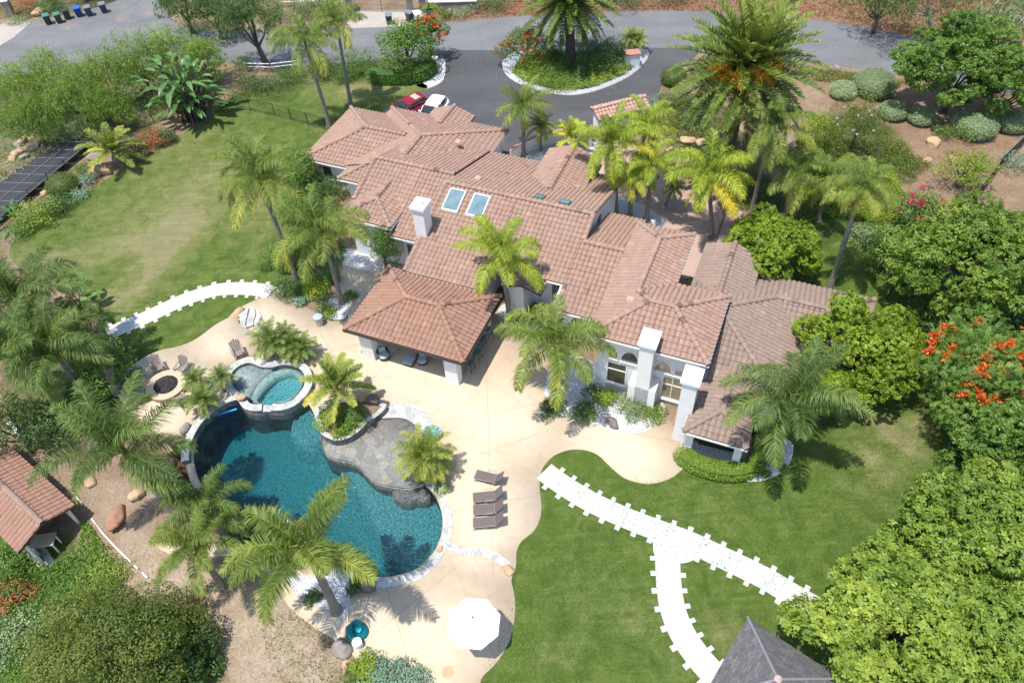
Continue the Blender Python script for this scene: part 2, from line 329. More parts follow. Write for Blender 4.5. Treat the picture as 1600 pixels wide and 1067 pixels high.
M['bin_green'] = simple('dark_green_bin', (0.015, 0.05, 0.035), (0.012, 0.04, 0.03), 0.5, 4)
M['lid_green'] = simple('green_bin_lid', (0.06, 0.17, 0.13), None, 0.5, 4)
M['bin_grey'] = simple('slate_grey_bin', (0.045, 0.055, 0.065), None, 0.5, 4)
M['lid_grey'] = simple('grey_bin_lid', (0.17, 0.20, 0.22), None, 0.5, 4)
M['bin_blue'] = simple('blue_bin', (0.01, 0.03, 0.20), None, 0.5, 4)
M['lid_blue'] = simple('blue_bin_lid', (0.03, 0.12, 0.42), None, 0.5, 4)
M['noodle'] = simple('blue_foam', (0.02, 0.30, 0.62), None, 0.6, 3)
M['vinyl_teal'] = simple('teal_vinyl', (0.0, 0.15, 0.16), (0.0, 0.12, 0.13), 0.22, 3)
M['vinyl_violet'] = simple('violet_vinyl', (0.36, 0.36, 0.72), None, 0.25, 3)
M['vinyl_aqua'] = simple('aqua_vinyl', (0.06, 0.55, 0.66), None, 0.25, 3)
M['solar'] = simple('solar_absorber', (0.030, 0.033, 0.038), (0.022, 0.024, 0.028), 0.75, 20)
M['solar_rail'] = simple('grey_solar_rail', (0.20, 0.21, 0.22), None, 0.5, 4)
M['rail'] = simple('galvanised_rail', (0.42, 0.45, 0.47), None, 0.4, 4, metal=0.3)
M['shingle'] = None
def shingle():
    m, nt, bs, N, L = nodes('grey_shingles')
    tc = N('ShaderNodeTexCoord'); br = N('ShaderNodeTexBrick'); L(tc.outputs['UV'], br.inputs['Vector'])
    br.inputs['Color1'].default_value = (0.082, 0.082, 0.086, 1); br.inputs['Color2'].default_value = (0.135, 0.134, 0.138, 1); br.inputs['Mortar'].default_value = (0.06, 0.06, 0.063, 1)
    br.inputs['Scale'].default_value = 1.0; br.inputs['Brick Width'].default_value = 0.33; br.inputs['Row Height'].default_value = 0.15; br.inputs['Mortar Size'].default_value = 0.008
    c = mixc(nt, 1, br.outputs[0], ramp(nt, noise(nt, 6, 5, 0.8), [(0.3, (0.75, 0.75, 0.75)), (0.7, (1.25, 1.2, 1.15))]), 'MULTIPLY')
    L(c, bs.inputs['Base Color']); bs.inputs['Roughness'].default_value = 0.95; bump(nt, bs, br.outputs['Fac'], 0.4, -0.02); M['shingle'] = m
shingle()
# foliage
M['queen'] = leafmat('queen_palm_leaf', [(0, (0.055, 0.09, 0.015)), (0.35, (0.12, 0.165, 0.028)), (0.7, (0.24, 0.265, 0.05)), (1, (0.44, 0.36, 0.06))], 0.3)
M['queen_y'] = leafmat('yellow_palm_leaf', [(0, (0.09, 0.14, 0.015)), (0.35, (0.20, 0.26, 0.025)), (0.7, (0.38, 0.38, 0.035)), (1, (0.55, 0.42, 0.03))], 0.3)
M['queen_d'] = leafmat('dark_palm_leaf', [(0, (0.045, 0.075, 0.016)), (0.4, (0.095, 0.145, 0.03)), (0.75, (0.18, 0.22, 0.055)), (1, (0.33, 0.31, 0.09))], 0.3)
M['date'] = leafmat('date_palm_leaf', [(0, (0.035, 0.06, 0.014)), (0.4, (0.085, 0.125, 0.022)), (0.75, (0.19, 0.225, 0.04)), (1, (0.30, 0.33, 0.08))], 0.22)
M['tulip'] = leafmat('bright_leaf', gain=1.5, stops=[(0, (0.05, 0.10, 0.014)), (0.4, (0.115, 0.185, 0.026)), (0.75, (0.22, 0.285, 0.042)), (1, (0.35, 0.38, 0.06))], trans=0.4)
M['broad'] = leafmat('green_leaf', [(0, (0.03, 0.07, 0.012)), (0.4, (0.07, 0.14, 0.022)), (0.75, (0.13, 0.21, 0.035)), (1, (0.22, 0.29, 0.06))], 0.32)
M['dark'] = leafmat('deep_green_leaf', [(0, (0.016, 0.04, 0.01)), (0.45, (0.04, 0.085, 0.018)), (0.8, (0.075, 0.13, 0.03)), (1, (0.14, 0.19, 0.06))], 0.25)
M['pepper'] = leafmat('pepper_tree_leaf', [(0, (0.06, 0.115, 0.016)), (0.45, (0.125, 0.205, 0.032)), (0.8, (0.21, 0.29, 0.052)), (1, (0.30, 0.36, 0.08))], 0.4, gain=1.5)
M['grey'] = leafmat('grey_green_leaf', [(0, (0.07, 0.10, 0.045)), (0.45, (0.155, 0.205, 0.095)), (0.8, (0.24, 0.30, 0.15)), (1, (0.35, 0.40, 0.22))], 0.25, gain=1.45)
M['olive'] = leafmat('olive_leaf', gain=1.15, stops=[(0, (0.05, 0.075, 0.012)), (0.45, (0.095, 0.14, 0.022)), (0.72, (0.15, 0.175, 0.03)), (0.88, (0.22, 0.165, 0.035)), (1, (0.32, 0.15, 0.045))], trans=0.3)
M['yellow'] = leafmat('yellow_green_leaf', gain=1.5, stops=[(0, (0.09, 0.145, 0.012)), (0.45, (0.185, 0.255, 0.02)), (0.8, (0.29, 0.34, 0.03)), (1, (0.42, 0.40, 0.04))], trans=0.4)
M['succ'] = leafmat('blue_green_leaf', [(0, (0.06, 0.11, 0.07)), (0.45, (0.13, 0.21, 0.14)), (0.8, (0.20, 0.29, 0.19)), (1, (0.32, 0.40, 0.27))], 0.2)
M['dry'] = leafmat('dry_grass', [(0, (0.12, 0.10, 0.045)), (0.5, (0.24, 0.20, 0.10)), (1, (0.40, 0.34, 0.20))], 0.2)
M['redleaf'] = leafmat('red_leaf', [(0, (0.09, 0.10, 0.02)), (0.3, (0.17, 0.08, 0.03)), (0.65, (0.32, 0.09, 0.04)), (1, (0.45, 0.20, 0.10))], 0.3)
M['orange'] = leafmat('orange_flower', [(0, (0.42, 0.05, 0.008)), (0.5, (0.58, 0.085, 0.012)), (1, (0.66, 0.17, 0.03))], 0.25, gain=1.2)
M['fruit'] = leafmat('orange_fruit_strands', [(0, (0.50, 0.18, 0.01)), (0.5, (0.68, 0.27, 0.015)), (1, (0.78, 0.40, 0.05))], 0.2)
M['crimson'] = leafmat('crimson_flower', [(0, (0.30, 0.01, 0.06)), (0.5, (0.48, 0.015, 0.11)), (1, (0.6, 0.06, 0.2))], 0.3)
M['whitefl'] = leafmat('white_flower', [(0, (0.6, 0.6, 0.5)), (1, (0.8, 0.8, 0.72))], 0.3)
M['banana'] = leafmat('paddle_leaf', [(0, (0.03, 0.075, 0.02)), (0.5, (0.07, 0.15, 0.04)), (1, (0.16, 0.26, 0.09))], 0.35, 0.35)

# ------------------------------------------------------------------ the ground and what is laid on it
POOL = W2(smooth([(369, 630), (341, 648), (324, 661), (312, 680), (305, 700), (304, 722), (310, 747), (326, 774), (350, 793), (378, 800), (405, 800), (430, 804), (456, 816), (478, 838), (496, 858), (511, 876), (530, 889), (558, 898), (587, 903), (617, 901), (650, 891), (676, 867), (689, 840), (692, 814), (687, 791), (677, 770), (663, 757),
         (648, 762), (633, 764), (603, 760), (587, 755), (571, 741), (559, 728), (543, 722), (522, 718), (508, 709), (503, 695), (502, 678), (493, 652), (479, 630), (460, 639), (440, 643), (419, 640), (404, 645), (386, 641)], 3), -0.12)
SHELF = smooth([(502, 678), (503, 695), (508, 709), (522, 718), (543, 722), (559, 728), (571, 741), (587, 755), (603, 760), (633, 764), (648, 762), (663, 757), (668, 742), (672, 715), (668, 690), (656, 672), (644, 660), (628, 653), (605, 653), (584, 653), (568, 660), (540, 672)], 3)
SPA = smooth([(360, 589), (365, 578), (376, 570), (387, 566.5), (396, 568), (405, 572), (415, 573.6), (426, 573.6), (433, 571), (445.6, 569), (458, 571), (469, 576), (475, 585), (476, 597.6), (473, 606.5), (465, 617), (454.5, 626), (440, 631), (426, 630.6), (415, 630), (403, 632), (390, 629.7), (385, 622), (380, 617), (372.6, 612), (363.7, 603)], 2)
SLOPE_A, SLOPE_B = np.array(P(120, 700)[:2]), np.array(P(500, 1000)[:2])
def gz(x, y):
    """height of the open ground: it falls away below the garden at lower left and beyond the lawn at left"""
    x = np.asarray(x, float); y = np.asarray(y, float)
    d = SLOPE_B - SLOPE_A; n = np.array([d[1], -d[0]]); n /= np.linalg.norm(n)
    s = (x - SLOPE_A[0]) * n[0] + (y - SLOPE_A[1]) * n[1]
    z = -np.clip(s * 0.22, 0, 3.2)
    l0, l1 = np.array(P(30, 370)[:2]), np.array(P(350, 150)[:2]); d2 = l1 - l0; n2 = np.array([-d2[1], d2[0]]); n2 /= np.linalg.norm(n2)
    s2 = (x - l0[0]) * n2[0] + (y - l0[1]) * n2[1]; t2 = ((x - l0[0]) * d2[0] + (y - l0[1]) * d2[1]) / (d2 @ d2)
    fall = np.clip(s2 - 1.0, 0, 5) * 0.20 * np.clip(1.15 - t2, 0, 1) * np.clip((9 - s2) / 3, 0, 1)
    return z - fall
def PG(u, v):
    p = P(u, v)
    for _ in range(6): p = P(u, v, float(gz(p[0], p[1])))
    return p
def ground():
    fx = np.arange(-62, 62.01, 0.5); fy = np.arange(6, 104.01, 0.5)
    far = np.array([3, 8, 18, 40, 90, 200, 450, 900.0])
    xs = np.concatenate([-62 - far[::-1], fx, 62 + far]); ys = np.concatenate([6 - far[::-1], fy, 104 + far])
    X, Y = np.meshgrid(xs, ys); Z = gz(X, Y)
    wob = 0.05 * np.sin(X * 1.7 + 1.3 * np.sin(Y * 0.9)) * np.cos(Y * 1.3)
    Z = Z - 0.015 + np.where(Z < -0.2, wob, 0)
    pa = np.array(POOL); grown = offset(POOL, 1.1, True)
    a = sum(pa[i][0] * pa[(i + 1) % len(pa)][1] - pa[(i + 1) % len(pa)][0] * pa[i][1] for i in range(len(pa)))
    if a > 0: grown = offset(POOL, -1.1, True)
    for g_ in (grown, offset(W2(SHELF), 0.0, True), offset(W2(SPA), 0.0, True)): Z = np.where(pip(X, Y, g_), -3.2, Z)
    green = np.full(X.shape, 0.18); red = np.zeros(X.shape); pale = np.zeros(X.shape)
    def zone(arr, pts, val):
        arr[pip(X, Y, W2(pts))] = val
    zone(green, [(-300, 700), (110, 830), (165, 900), (180, 960), (330, 1000), (350, 1090), (-300, 1200)], 0.62)
    zone(green, [(400, 960), (500, 1000), (560, 1067), (400, 1090)], 0.38)
    zone(green, [(-200, 60), (330, 90), (350, 150), (200, 220), (0, 260), (-300, 300)], 0.40)
    zone(green, [(-200, 200), (90, 215), (30, 380), (-200, 500)], 0.35)
    zone(green, [(1230, 330), (1420, 330), (1600, 420), (1800, 1200), (1250, 1200), (1200, 700)], 0.62)
    zone(green, [(1270, 180), (1390, 190), (1440, 270), (1360, 340), (1240, 330)], 0.5)
    zone(green, [(700, -80), (1900, -80), (1900, 30), (1000, 16), (700, 20)], 0.05)
    zone(green, [(-200, -90), (440, -90), (440, 45), (250, 20), (-200, 40)], 0.45)
    zone(green, [(0, 440), (200, 560), (200, 640), (120, 700), (0, 650)], 0.5)
    zone(green, [(430, 90), (600, 70), (690, 90), (670, 130), (430, 140)], 0.5)
    zone(red, [(690, -80), (1500, -80), (1900, 60), (1900, 110), (1400, 55), (1130, 26), (690, 34)], 1)
    zone(red, [(140, 600), (240, 650), (300, 700), (300, 850), (150, 830), (90, 700)], 0.35)
    zone(red, [(1270, 100), (1600, 150), (1600, 330), (1330, 290)], 0.45)
    zone(pale, [(165, 830), (240, 850), (330, 880), (430, 900), (470, 960), (540, 1030), (560, 1090), (360, 1090), (345, 1000), (250, 960), (185, 900)], 0.9)
    zone(green, [(165, 830), (240, 850), (430, 900), (470, 960), (540, 1030), (400, 1090), (345, 1000), (250, 960), (185, 900)], 0.12)
    zone(pale, [(100, 760), (240, 740), (290, 800), (200, 830), (140, 810)], 0.5)
    def blur(arr, n=3):
        for _ in range(n):
            b = arr.copy(); b[1:-1, 1:-1] = (arr[1:-1, 1:-1] * 2 + arr[:-2, 1:-1] + arr[2:, 1:-1] + arr[1:-1, :-2] + arr[1:-1, 2:]) / 6; arr = b
        return arr
    green = blur(green, 4); red = blur(red, 3); pale = blur(pale, 4)
    nx, ny = len(xs), len(ys); idx = np.arange(nx * ny).reshape(ny, nx)
    F = np.stack([idx[:-1, :-1], idx[:-1, 1:], idx[1:, 1:], idx[1:, :-1]], -1).reshape(-1, 4)
    me = np_mesh('ground', np.stack([X, Y, Z], -1).reshape(-1, 3), F, M['earth'])
    for k, v in (('green', green), ('red', red), ('pale', pale)):
        at = me.attributes.new(k, 'FLOAT', 'POINT'); at.data.foreach_set('value', v.astype(np.float32).ravel())
    me.polygons.foreach_set('use_smooth', np.ones(len(F), bool))
    o = obj('ground', me); o['kind'] = 'structure'
ground()
def sheet(name, outer, z, mat, holes=(), skirt=0.0, grid=0.0, tint=None, parent=None, zf=None):
    """flat sheet with holes, optionally meshed on a grid (for an attribute) and with a downward edge"""
    loops = [list(outer)] + [list(h) for h in holes]
    vs, es = [], []
    for lp in loops:
        b = len(vs); n = len(lp); vs += [Vector(p[:2]) for p in lp]; es += [(b + i, b + (i + 1) % n) for i in range(n)]
    if grid:
        a = np.array(outer); gx, gy = np.meshgrid(np.arange(a[:, 0].min(), a[:, 0].max(), grid), np.arange(a[:, 1].min(), a[:, 1].max(), grid))
        ok = pip(gx, gy, outer)
        for h in holes: ok &= ~pip(gx, gy, h)
        vs += [Vector((float(x), float(y))) for x, y in zip(gx[ok], gy[ok])]
    V, _, F = delaunay_2d_cdt(vs, es, [], 0, 1e-4)[:3]
    V = np.array([(v.x, v.y) for v in V]); F = np.array(F)
    c = V[F].mean(1); ok = pip(c[:, 0], c[:, 1], outer)
    for h in holes: ok &= ~pip(c[:, 0], c[:, 1], h)
    F = F[ok]
    Z = np.full(len(V), z) if zf is None else zf(V[:, 0], V[:, 1])
    d1 = V[F[:, 1]] - V[F[:, 0]]; d2 = V[F[:, 2]] - V[F[:, 0]]
    fl = d1[:, 0] * d2[:, 1] - d1[:, 1] * d2[:, 0] < 0; F[fl] = F[fl][:, ::-1]
    V3 = np.column_stack([V, Z])
    me = np_mesh(name, V3, F, mat, tint=None if tint is None else tint(V[:, 0], V[:, 1]))
    if skirt:
        bm = bmesh.new(); bm.from_mesh(me)
        be = [e for e in bm.edges if e.is_boundary]
        r = bmesh.ops.extrude_edge_only(bm, edges=be)
        for g in r['geom']:
            if isinstance(g, bmesh.types.BMVert): g.co.z -= skirt
        bm.to_mesh(me); bm.free()
    return obj(name, me, parent)
def setting(o): o['kind'] = 'structure'; return o
def gauss(px, rx, ang=0.0):
    c = P(*px)[:2]
    def f(x, y):
        dx, dy = x - c[0], y - c[1]; a, b = math.cos(ang), math.sin(ang)
        return np.exp(-(((dx * a + dy * b) / rx[0]) ** 2 + ((-dx * b + dy * a) / rx[1]) ** 2))
    return f
# --- street, drive, neighbours' forecourts
st = smooth([(-260, 40), (-60, 44), (8, 38), (60, 30), (110, 22), (165, 8), (200, -6), (240, -6), (262, 24), (300, 46), (350, 50), (420, 46), (500, 43), (590, 40), (660, 38), (740, 32), (800, 27), (900, 22), (1040, 17), (1140, 22), (1240, 28), (1330, 40), (1400, 54), (1480, 72), (1560, 88), (1640, 104), (1900, 170),
             (1900, 250), (1660, 168), (1600, 150), (1500, 132), (1420, 119), (1340, 107), (1250, 96), (1150, 88), (1085, 80), (1020, 79), (900, 80), (780, 82), (700, 84), (640, 92), (540, 98), (460, 104), (400, 103), (350, 97), (280, 88), (200, 95), (120, 100), (60, 112), (-20, 132), (-260, 190)], 3)
_g1, _g2, _g3 = gauss((165, 48), (7, 3), 0.2), gauss((95, 85), (5, 2.5)), gauss((65, 38), (3, 1.5))
setting(sheet('street', W2(st), 0.004, M['asphalt'], grid=1.5, tint=lambda x, y: 2.2 * np.clip(_g1(x, y) + _g2(x, y) + 0.8 * _g3(x, y), 0, 1)))
drive = smooth([(699, 80), (760, 79), (850, 76), (1000, 75), (1088, 78), (1078, 96), (1050, 118), (1032, 138), (1020, 168), (985, 205), (940, 235), (880, 250), (800, 262), (700, 260), (610, 215), (575, 190), (592, 172), (625, 154), (662, 142), (686, 132), (694, 115), (694, 95)], 3)
setting(sheet('driveway', W2(drive), 0.008, M['drive']))
setting(sheet('neighbour_drive', W2([(555, 16), (642, 16), (644, 41), (600, 43), (537, 45)]), 0.012, M['pale_conc']))
setting(sheet('neighbour_drive', W2([(-40, 62), (16, 31), (48, 36), (20, 60), (-40, 95)]), 0.010, M['pale_conc']))
# --- lawns
lw = smooth([(352, 158), (395, 140), (455, 134), (525, 126), (600, 122), (652, 128), (668, 138), (640, 150), (600, 172), (560, 200), (520, 235), (480, 270), (446, 300), (452, 350), (446, 400), (440, 440), (430, 456), (405, 474), (372, 490), (336, 508), (309, 528), (282, 541), (249, 548), (222, 562), (196, 572), (176, 556), (160, 515), (140, 470), (90, 436), (40, 424), (14, 396), (34, 360), (66, 336), (100, 312), (150, 290), (196, 262), (240, 236), (290, 205), (330, 184)], 3)
_dry = [(gauss((255, 395), (1.9, 4.6), -0.25), 0.62), (gauss((190, 385), (5, 1.8), 0.3), 0.33), (gauss((290, 320), (8, 5), 0.6), 0.30), (gauss((60, 405), (3, 1.2)), 0.4), (gauss((180, 470), (2.8, 1.4), 0.6), 0.45), (gauss((270, 225), (6, 2), 0.6), 0.36), (gauss((590, 138), (5, 2.4)), 0.52), (gauss((335, 270), (5, 4)), 0.22), (gauss((420, 330), (2, 4)), 0.25), (gauss((150, 340), (3, 2)), 0.15)]
setting(sheet('lawn', W2(lw), 0.012, M['lawn'], grid=0.8, tint=lambda x, y: 0.02 + sum(a * f(x, y) for f, a in _dry)))
rw = smooth([(742, 1100), (752, 1060), (771, 1040), (789, 1015), (801, 985), (805, 950), (803, 925), (799, 905), (806, 885), (807, 862), (815, 845), (833, 830), (843, 812), (846, 790), (843, 760), (846, 735), (860, 716), (875, 707), (893, 702), (915, 703), (935, 711), (955, 730), (975, 746), (1000, 754), (1020, 755), (1045, 748), (1060, 738), (1072, 722), (1150, 680), (1220, 660), (1250, 600), (1280, 500), (1275, 420), (1285, 392), (1312, 378), (1352, 392), (1392, 422), (1418, 462), (1440, 480), (1452, 560), (1475, 640), (1492, 720), (1470, 800), (1440, 880), (1400, 980), (1380, 1110)], 3)
_dry2 = [(gauss((1385, 670), (0.45, 2.2), 0.5), 1.0), (gauss((1370, 720), (0.4, 1.2), 0.4), 0.75), (gauss((1435, 660), (0.8, 0.5)), 0.6), (gauss((1430, 680), (1.6, 1.4)), 0.35), (gauss((1130, 985), (0.9, 0.8)), 0.62), (gauss((945, 905), (3, 3)), 0.10), (gauss((1000, 960), (2.2, 1.2)), 0.18), (gauss((870, 1025), (1.2, 0.6)), 0.35), (gauss((1160, 800), (3, 1)), 0.14), (gauss((1350, 760), (4, 3)), 0.17), (gauss((1260, 680), (3, 1.5)), 0.1)]
setting(sheet('lawn', W2(rw), 0.012, M['lawn'], grid=0.8, tint=lambda x, y: -0.05 + sum(a * f(x, y) for f, a in _dry2)))
# --- pool deck
dk = smooth([(431, 453), (450, 468), (480, 480), (500, 494), (523, 502), (544, 498), (534, 470), (522, 430), (524, 396), (560, 392), (600, 405)], 3, False) + [(660, 430), (800, 470), (815, 500), (900, 545), (960, 600)] + \
     smooth([(1030, 640), (1072, 690), (1074, 722), (1060, 738), (1045, 748), (1020, 755), (1000, 754), (975, 746), (955, 730), (935, 711), (915, 703), (893, 702), (875, 707), (860, 716), (846, 735), (843, 760), (846, 790), (843, 812), (833, 830), (815, 845), (807, 862), (806, 885), (799, 905), (803, 925), (805, 950), (801, 985), (789, 1015), (771, 1040), (752, 1060), (744, 1100)], 3, False) + \
     smooth([(650, 1100), (610, 1056), (567, 1036), (540, 1012), (517, 995), (480, 972), (450, 945), (436, 914), (448, 898), (470, 880), (440, 834), (400, 816), (366, 812), (330, 796), (302, 762), (290, 726), (288, 700), (300, 670), (330, 640), (368, 612), (362, 580), (384, 560), (372, 520), (362, 490), (400, 468)], 3, False)
setting(sheet('pool_deck', W2(dk, 0.03), 0.03, M['deck'], holes=[POOL, W2(SHELF, -0.06), W2(SPA, 0.4)], skirt=0.2))
def joints():
    """saw-cut joints: shallow dark grooves laid just above the slab"""
    mb = MB()
    for a, b in [((300, 568), (430, 482)), ((500, 520), (610, 700)), ((559, 620), (640, 525)), ((680, 650), (722, 570)), ((722, 610), (800, 480)), ((680, 660), (860, 628)), ((690, 730), (858, 672)), ((760, 560), (770, 900)), ((640, 515), (480, 560)), ((700, 865), (780, 1040)), ((880, 680), (760, 590)), ((930, 620), (996, 752)), ((850, 650), (1060, 690)), ((640, 1040), (600, 905)), ((800, 905), (650, 1020)), ((760, 900), (740, 870)), ((846, 772), (700, 800)), ((720, 880), (560, 1010))]:
        p, q = P(*a, 0.033), P(*b, 0.033); d = math.hypot(q[0] - p[0], q[1] - p[1]); 
        nx, ny = -(q[1] - p[1]) / d * 0.011, (q[0] - p[0]) / d * 0.011
        mb.add([(p[0] + nx, p[1] + ny, 0.0335), (p[0] - nx, p[1] - ny, 0.0335), (q[0] - nx, q[1] - ny, 0.0335), (q[0] + nx, q[1] + ny, 0.0335)], [(0, 1, 2, 3)])
    setting(mb.build('deck_joints', simple('joint_line', (0.30, 0.25, 0.195))))
joints()
TERR = 0.36
tr_ = smooth([(362, 494), (337, 507), (310, 527), (283, 540), (250, 547), (226, 558), (204, 573), (188, 592), (181, 612), (200, 640), (232, 668), (262, 677), (288, 676), (297, 688)], 3, False) + smooth([(300, 672), (318, 652), (345, 632), (366, 622), (362, 606), (356, 588), (366, 570), (384, 560), (400, 546), (400, 520), (378, 510), (370, 496)], 3, False)
setting(sheet('fire_pit_terrace', W2(tr_, TERR), TERR, M['deck'], skirt=0.5))
setting(sheet('garden_walk', W2(smooth([(238, 846), (262, 831), (300, 838), (340, 841), (395, 849), (440, 880), (440, 912), (400, 884), (350, 869), (284, 868), (262, 862)], 3), 0.02), 0.02, M['deck'], skirt=0.4))
setting(sheet('entry_walk', W2(smooth([(920, 225), (985, 215), (1030, 250), (1060, 290), (1100, 300), (1128, 330), (1122, 360), (1110, 400), (1095, 430), (1060, 430), (1050, 380), (1000, 350), (960, 340), (950, 300), (930, 260)], 3)), 0.012, M['paving']))
setting(sheet('entry_walk', W2([(1135, 330), (1160, 330), (1150, 380), (1120, 380)]), 0.016, M['paving']))
# --- pebble and planting beds
for nm, z, mat, pts in [('pebble_bed', 0.045, 'pebble', [(850, 604), (862, 640), (880, 650), (905, 655), (930, 662), (960, 676), (1000, 676), (1030, 660), (1040, 636), (1020, 620), (960, 590), (915, 560), (870, 560)]),
                        ('pebble_bed', 0.045, 'pebble', [(776, 490), (784, 506), (800, 516), (820, 524), (840, 520), (850, 500), (820, 480), (790, 474)]),
                        ('pebble_bed', 0.045, 'pebble', [(520, 398), (545, 388), (590, 402), (600, 418), (580, 426), (560, 420), (540, 415)]),
                        ('pebble_bed', 0.045, 'pebble', [(440, 890), (480, 900), (530, 900), (548, 912), (545, 950), (530, 968), (500, 950), (470, 932), (450, 914)]),
                        ('pebble_bed', 0.022, 'pebble', [(1068, 690), (1072, 724), (1105, 740), (1150, 750), (1182, 752), (1206, 746), (1228, 733), (1238, 712), (1236, 690), (1200, 680), (1100, 690)]),
                        ('pebble_bed', 0.012, 'pebble', [(668, 138), (690, 128), (696, 112), (694, 94), (682, 94), (676, 112), (664, 128), (650, 134)]),
                        ('pebble_bed', 0.045, 'pebble', [(498, 474), (520, 466), (545, 470), (542, 494), (522, 500), (504, 492)]),
                        ('pebble_bed', 0.018, 'pebble', [(955, 310), (1010, 322), (1040, 350), (1020, 372), (960, 366)]),
                        ('pebble_bed', 0.018, 'pebble', [(800, 236), (910, 216), (930, 236), (900, 262), (800, 262)])]:
    setting(sheet(nm, W2(smooth(pts, 3), z), z, M[mat]))
ISL = smooth([(787, 95), (786, 108), (793, 120), (812, 132), (838, 141), (870, 148), (900, 149), (930, 143), (960, 132), (985, 119), (1002, 105), (1012, 92), (1013, 82), (1000, 78), (930, 76), (860, 76), (810, 82)], 3)
iw = W2(ISL); setting(sheet('island_kerb', iw, 0.12, M['pebble'], skirt=0.14))
# --- garden paths of white slabs, short wide ones between long narrow ones
def slab_path(name, line, z=0.03):
    pts = [np.array(P(*p)[:2]) for p in smooth(line, 8, False)]
    d = np.concatenate([[0], np.cumsum([np.linalg.norm(pts[i + 1] - pts[i]) for i in range(len(pts) - 1)])])
    def at(s):
        i = min(max(int(np.searchsorted(d, s)) - 1, 0), len(pts) - 2); t = (s - d[i]) / max(d[i + 1] - d[i], 1e-6)
        q = pts[i] + (pts[i + 1] - pts[i]) * t; k = pts[min(i + 3, len(pts) - 1)] - pts[max(i - 3, 0)]; return q, k / np.linalg.norm(k)
    mb = MB(); s = 0.0; k = 0
    while s < d[-1] - 0.3:
        w = 0.30 if k % 2 else 0.62; half = 0.93 if k % 2 else 0.66
        (a, ta), (b, tb) = at(s + 0.012), at(s + w - 0.012); na, nb = np.array([-ta[1], ta[0]]), np.array([-tb[1], tb[0]])
        mb.prism([tuple(a - na * half), tuple(b - nb * half), tuple(b + nb * half), tuple(a + na * half)], z - 0.04, z + R.uniform(-.003, .003)); s += w; k += 1
    setting(mb.build(name, M['slab']))
    l, r = offset([tuple(p) for p in pts], 0.66), offset([tuple(p) for p in pts], -0.66)
    setting(sheet('path_bed', l + r[::-1], z - 0.010, M['pale_conc']))
slab_path('garden_path', [(437, 466), (418, 456), (395, 452), (370, 451), (340, 453), (310, 461), (280, 472), (250, 486), (220, 500), (190, 512), (168, 522)])
slab_path('garden_path', [(850, 736), (880, 758), (933, 789), (1000, 818), (1073, 845), (1133, 873), (1193, 902), (1233, 926), (1275, 950)], 0.034)
slab_path('garden_path', [(1040, 852), (1043, 875), (1044, 898), (1046, 924), (1053, 958), (1067, 991), (1087, 1021), (1112, 1050), (1140, 1078)], 0.030)
setting(sheet('path_junction', W2(smooth([(1008, 826), (1030, 838), (1062, 846), (1098, 862), (1085, 874), (1066, 880), (1026, 876), (1020, 848)], 2)), 0.026, M['slab']))
# --- the pool: shell, water, coping, raised walls
def floor_z(x, y):
    l = np.array(P(545, 740)[:2]); r = np.array(P(575, 800)[:2]); n = np.array([r[1] - l[1], l[0] - r[0]]); n = n / np.linalg.norm(n)
    s = (x - l[0]) * n[0] + (y - l[1]) * n[1]                     # positive on the shallow side
    if ((np.array(P(650, 830)[:2]) - l) @ n) < 0: s = -s
    z = np.where(s > 0.2, -1.15, np.where(s > -0.2, -1.3, -2.0 - np.clip(-s, 0, 5) * 0.12))
    b = P(487, 655)[:2]; return np.where((x - b[0]) ** 2 + (y - b[1]) ** 2 < 1.6 ** 2, -0.75, z)
setting(sheet('pool_floor', POOL, 0, M['plaster'], grid=0.35, zf=floor_z))
wl = MB(); n_ = len(POOL)
for i in range(n_):
    p, q = POOL[i], POOL[(i + 1) % n_]; wl.add([(*p, 0.03), (*q, 0.03), (*q, -3.0), (*p, -3.0)], [(0, 1, 2, 3)])
setting(wl.build('pool_wall', M['darkstone']))
inner = offset(POOL, 0.004, True)
wb = MB(); wb.prism(POOL, -2.95, -0.12); setting(wb.build('pool_water', M['water']))
def band(name, px, w, z, th, mat, zb=None):
    """stone strip along a line of photo pixels, w metres to its left"""
    l = W2(smooth(px, 4, False), z); r = offset(l, w)
    mb = MB()
    for i in range(len(l) - 1):
        a, b, c, d = l[i], l[i + 1], r[i + 1], r[i]
        zb_ = z - th
        mb.add([(*a, z), (*b, z), (*c, z), (*d, z), (*a, zb_), (*b, zb_), (*c, zb_), (*d, zb_)], [(0, 1, 2, 3), (0, 4, 5, 1), (2, 6, 7, 3)] + ([(0, 3, 7, 4)] if i == 0 else []) + ([(1, 5, 6, 2)] if i == len(l) - 2 else []))
    return mb.build(name, mat)
setting(band('pool_coping', [(511, 877), (530, 890), (558, 899), (587, 904), (617, 902), (650, 892), (676, 868), (690, 840), (693, 814), (688, 791), (678, 770), (664, 757)], -0.5, 0.05, 0.3, M['coping']))
setting(band('pool_coping', [(372, 800), (405, 801), (430, 805), (456, 817), (478, 839), (496, 859), (512, 878)], -0.32, 0.05, 0.6, M['coping']))
setting(band('stone_band', [(692, 855), (716, 864), (745, 868), (768, 872), (790, 888)], 0.42, 0.046, 0.03, M['coping']))
setting(sheet('flagstone_shelf', W2(SHELF, -0.06), -0.06, M['flag'], skirt=0.5))
setting(sheet('pool_ledge', W2(smooth([(612, 768), (640, 764), (664, 764), (672, 774), (664, 781), (648, 780), (636, 784), (622, 780)], 3), -0.2), -0.2, M['flag'], skirt=1.0))
setting(sheet('stone_band', W2(smooth([(580, 652), (596, 634), (618, 629), (640, 631), (660, 640), (674, 655), (682, 672), (680, 690), (668, 692), (657, 672), (644, 660), (628, 653), (605, 653)], 3), 0.04), 0.040, M['coping']))
